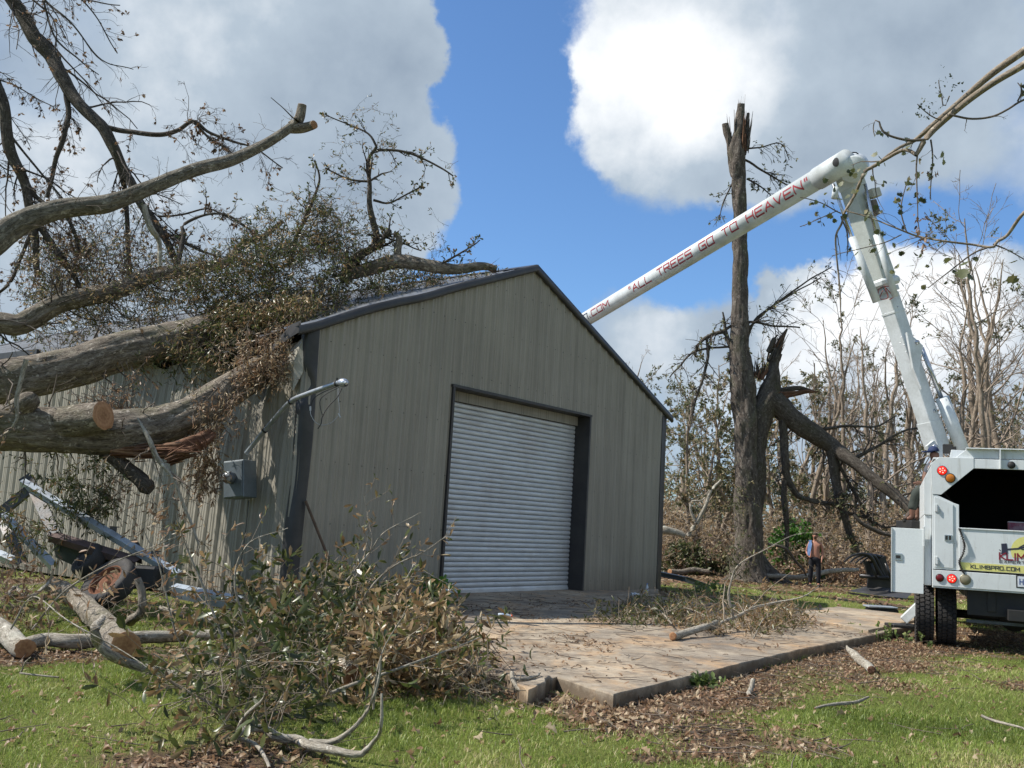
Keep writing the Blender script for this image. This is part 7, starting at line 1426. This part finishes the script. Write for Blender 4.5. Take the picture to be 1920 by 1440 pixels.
def bush(px, Y, w, h, n, label, mat, tint, size=(.12, .2), seed=1):
    r = np.random.default_rng(seed); c = at(px, 1000, Y); c[2] = 0; e_ = empty('bush', c, label, 'bush'); tw = Acc(); lf = Acc(); q = unit(r.normal(size=(n, 3)))*r.uniform(.5, 1, (n, 1))**.5; q[:, 2] = np.abs(q[:, 2]); p = c+q*np.array([w/2, w/2.4, h])
    spray(p, (.2, .5), 12, size, tint, tw, lf, (0, 0, .5), .4, T_SIMPLE, .1, .01, r, .2, 1, .9); tw.part('twigs', M_twig_far, e_, kind='stuff'); lf.part('leaves', mat, e_, 'tint', kind='stuff')
bush(1487, 38.5, 2.4, 2.3, 260, 'bright green bush right of the oak trunk, behind the shirtless man', M_leaf_bright, (.35, .3), seed=3)
bush(1285, 37, 2.2, 1.2, 150, 'low green bush by the right corner of the building', M_leaf_green, (.7, .2), seed=4); bush(1360, 37.5, 2, .9, 120, 'low green plants left of the oak trunk foot', M_leaf_green, (.8, .2), seed=5)
# fallen wood on the ground in front of the trees
def far_log(name, pts, label, cat, mat, k=10, seed=0, cut=False):
    e_ = empty(name, at(*pts[0][:3])*np.array([1, 1, 0]), label, cat); l = limb(pts, k, .12, .12, .05, seed); limb_part('stem', l, mat, e_)
    if cut: cut_cap(l, -1, e_)
    return e_
far_log('fallen_branch', [(1236, 990, 33, 8), (1244, 992, 33, 16), (1262, 999, 33, 13), (1284, 1006, 33, 10)], 'thick pale limb sticking out from behind the right side of the building', 'branch', M_bark_pale, 12, 501)
e_ = far_log('fallen_branch', [(1290, 1005, 33, 9), (1303, 980, 33, 9), (1318, 955, 33, 7), (1330, 930, 33, 6), (1352, 900, 33, 4)], 'pale bare branch rising crookedly beside the building', 'branch', M_bark_pale, 10, 502); l = limb([(1303, 975, 33, 6), (1295, 958, 33, 5), (1296, 940, 33, 4), (1315, 938, 33, 3), (1330, 918, 33, 2)], 8, .12, .1, .03, 503); limb_part('stem', l, M_bark_pale, e_)
far_log('cut_log', [(1430, 1078, 34.3, 8), (1470, 1082, 34.3, 9), (1510, 1079, 34.3, 9), (1560, 1071, 34.5, 8), (1610, 1068, 34.6, 6)], 'long pale log lying behind the shirtless man', 'log', M_bark_pale, 12, 504)
far_log('cut_log', [(1330, 1072, 36, 9), (1300, 1071, 36, 10), (1268, 1071, 35.7, 11), (1256, 1072, 35.5, 11)], 'mossy log with an orange sawn end on the grass by the building', 'log', M_bark, 12, 505, True)
far_log('fallen_branch', [(1690, 1010, 33, 5), (1655, 1000, 33, 8), (1620, 985, 33, 7), (1600, 965, 33, 5)], 'reddish bent branch reaching left from behind the open locker door', 'branch', M_bark_dark, 8, 506)
far_log('stick', [(1512, 1080, 33, 3), (1490, 1050, 33, 5), (1470, 1030, 33, 6), (1440, 1020, 33, 5)], 'dark branch sloping down behind the shirtless man', 'stick', M_bark_dark, 8, 507)
# ------------------------------------------------------------------ sycamore branch overhead, close to us
sy = empty('overhanging_branch', at(1980, 70, 6.5), 'pale double branch with a few lobed leaves reaching in from the upper right', 'branch')
M_syc = bark('bark_sycamore', (.15, .115, .085), (.27, .22, .165), (.40, .35, .28), None, .3, 3.)
SY = [[(2100, -20, 6.3, 22.1), (1985, 52, 6.4, 18.7), (1920, 97, 6.5, 15.3), (1860, 140, 6.6, 13.6), (1800, 192, 6.7, 11), (1740, 240, 6.8, 9.35), (1712, 262, 6.9, 7.65), (1680, 278, 6.9, 5.95), (1640, 312, 7.0, 5.95)],
      [(2110, 10, 6.2, 20.4), (1985, 72, 6.3, 17), (1925, 115, 6.4, 15.3), (1860, 158, 6.5, 13.6), (1800, 205, 6.6, 12.8), (1760, 238, 6.7, 11.9), (1735, 262, 6.7, 11), (1724, 280, 6.7, 9.35), (1717, 292, 6.7, 7.65)],
      [(1718, 290, 6.7, 7.65), (1705, 282, 6.75, 6.8), (1690, 282, 6.8, 6.8), (1660, 298, 6.9, 6.8), (1632, 315, 7.0, 6.8), (1620, 322, 7.0, 6.8), (1612, 340, 7.0, 5.95), (1600, 368, 7.1, 5.95), (1590, 385, 7.1, 5.52), (1580, 402, 7.1, 5.1), (1577, 418, 7.1, 4.25), (1566, 440, 7.1, 4.25), (1566, 470, 7.1, 3.4), (1570, 510, 7.1, 3.4), (1575, 560, 7.1, 2.98), (1576, 585, 7.1, 1.7)],
      [(2060, 290, 6.4, 10.2), (1960, 370, 6.5, 9.35), (1920, 400, 6.5, 6.8), (1890, 440, 6.6, 5.95), (1870, 452, 6.6, 5.95), (1860, 463, 6.6, 5.1), (1820, 458, 6.7, 4.25), (1770, 452, 6.7, 3.82), (1720, 443, 6.8, 3.4), (1680, 428, 6.8, 2.98), (1630, 408, 6.9, 2.55), (1585, 395, 7.0, 2.55)],
      [(1735, 262, 6.7, 5.95), (1700, 262, 6.7, 5.1), (1665, 252, 6.7, 4.25), (1652, 240, 6.7, 4.25), (1648, 226, 6.7, 3.4), (1640, 224, 6.7, 2.55), (1637, 240, 6.7, 2.12), (1640, 255, 6.7, 1.7)],
      [(1780, 215, 6.6, 4.25), (1820, 222, 6.6, 4.25), (1860, 218, 6.6, 4.25), (1890, 205, 6.6, 4.25), (1915, 190, 6.6, 4.25), (1950, 175, 6.6, 4.25)], [(1908, 190, 6.6, 3.4), (1912, 175, 6.6, 3.4), (1908, 155, 6.6, 1.7)],
      [(1745, 262, 6.7, 3.4), (1748, 300, 6.7, 2.55), (1746, 340, 6.7, 2.12), (1745, 375, 6.7, 1.7)], [(1720, 290, 6.7, 3.4), (1722, 340, 6.7, 2.55), (1724, 390, 6.7, 2.12), (1725, 440, 6.7, 1.7)], [(1700, 436, 6.8, 2.55), (1690, 400, 6.8, 2.55), (1692, 375, 6.8, 2.12), (1705, 330, 6.8, 1.7)],
      [(1690, 440, 6.8, 2.55), (1660, 455, 6.8, 2.12), (1620, 466, 6.9, 1.7), (1560, 480, 6.9, 1.27)], [(1850, 465, 6.6, 3.4), (1820, 480, 6.6, 3.4), (1780, 510, 6.6, 2.55), (1740, 540, 6.6, 1.7)], [(1862, 458, 6.6, 3.4), (1890, 470, 6.6, 2.55), (1930, 492, 6.6, 2.12)],
      [(1577, 405, 7.1, 3.4), (1590, 430, 7.1, 2.98), (1592, 460, 7.1, 2.55), (1588, 480, 7.1, 1.7)], [(1577, 400, 7.1, 2.55), (1540, 380, 7.1, 2.12), (1500, 370, 7.1, 1.7)], [(1570, 395, 7.1, 2.12), (1535, 410, 7.1, 1.7), (1500, 425, 7.1, 1.27)], [(1780, 180, 6.6, 2.55), (1770, 200, 6.6, 2.55), (1765, 175, 6.6, 1.7), (1760, 150, 6.6, 1.27)], [(1765, 225, 6.6, 2.55), (1745, 215, 6.6, 2.55), (1720, 195, 6.6, 1.7)]]
sl = []
for i, pp in enumerate(SY): l = limb(pp, 12 if i < 4 else 7, .10, .03, .012, 600+i); limb_part('branch', l, M_syc if i < 4 else M_twig, sy); sl.append(l)
tw = Acc(); lf = Acc(); lb_ = Acc(); P, R = limbs_world(sl[2:], 12)
P1, R1 = kids(tw, P, R, [dict(nch=6, t0=.15, t1=1, ang=(.5, 1.2), lenf=(.12, .3), rf=.5, m=7, wander=.16, trop=(0, 0, -.04), minr=.0016), dict(nch=2, t0=.2, t1=1, ang=(.4, 1.), lenf=(.3, .6), rf=.7, m=5, wander=.18, minr=.0012)], rg)
kp = rg.uniform(size=len(P1)) < .3; lf.add(*leaf_on(P1[kp], 2, .6, (.022, .042), (.45, .3, .1), T_LOBE, .7, rg, .5, .8))
def near_leaves(pts, Y, acc, n, size, tint, tm=T_LOBE, sp=14, wid=.75, droop=.5):
    for x, y in pts:
        q = rg.normal(size=(n, 2))*sp+np.array([x, y]); p = atv(q[:, 0], q[:, 1], rg.normal(Y, .12, n)); d = rg.normal(size=(n, 3))+np.array([0, 0, -droop]); acc.add(*leaves(p, d, rg.uniform(*size, n), np.clip(rg.normal(*tint, n), 0, 1), tm, wid, rg, 1.6))
near_leaves([(1615, 370), (1550, 345), (1545, 400), (1610, 395), (1640, 455), (1565, 380), (1672, 350), (1720, 345), (1610, 470), (1700, 460), (1760, 445), (1680, 480)], 6.9, lf, 4, (.025, .05), (.5, .25))
near_leaves([(1725, 410), (1727, 435), (1735, 455), (1745, 325), (1730, 455)], 6.7, lb_, 9, (.03, .05), (.4, .2), T_OAK, 8, .5, 1.)
near_leaves([(1800, 500), (1830, 505), (1895, 490), (1690, 535), (1705, 505)], 6.6, lf, 2, (.05, .085), (.55, .25))
near_leaves([(1735, 205), (1745, 210), (1790, 165), (1720, 200), (1770, 150)], 6.6, lf, 14, (.015, .028), (.1, .1), T_SIMPLE, 11, .5, 0)
near_leaves([(1660, 300), (1700, 270), (1600, 318), (1765, 290)], 6.8, lf, 4, (.03, .05), (.5, .2), T_LOBE, 8)
tw.part('twigs', M_twig, sy, kind='stuff'); lf.part('leaves', leafmat('leaf_sycamore', [(0, (.035, .055, .03)), (.4, (.10, .12, .045)), (.75, (.19, .19, .08)), (1, (.32, .26, .13))]), sy, 'tint', kind='stuff'); lb_.part('leaves', M_leaf_dead, sy, 'tint', kind='stuff', label='dry brown leaves')
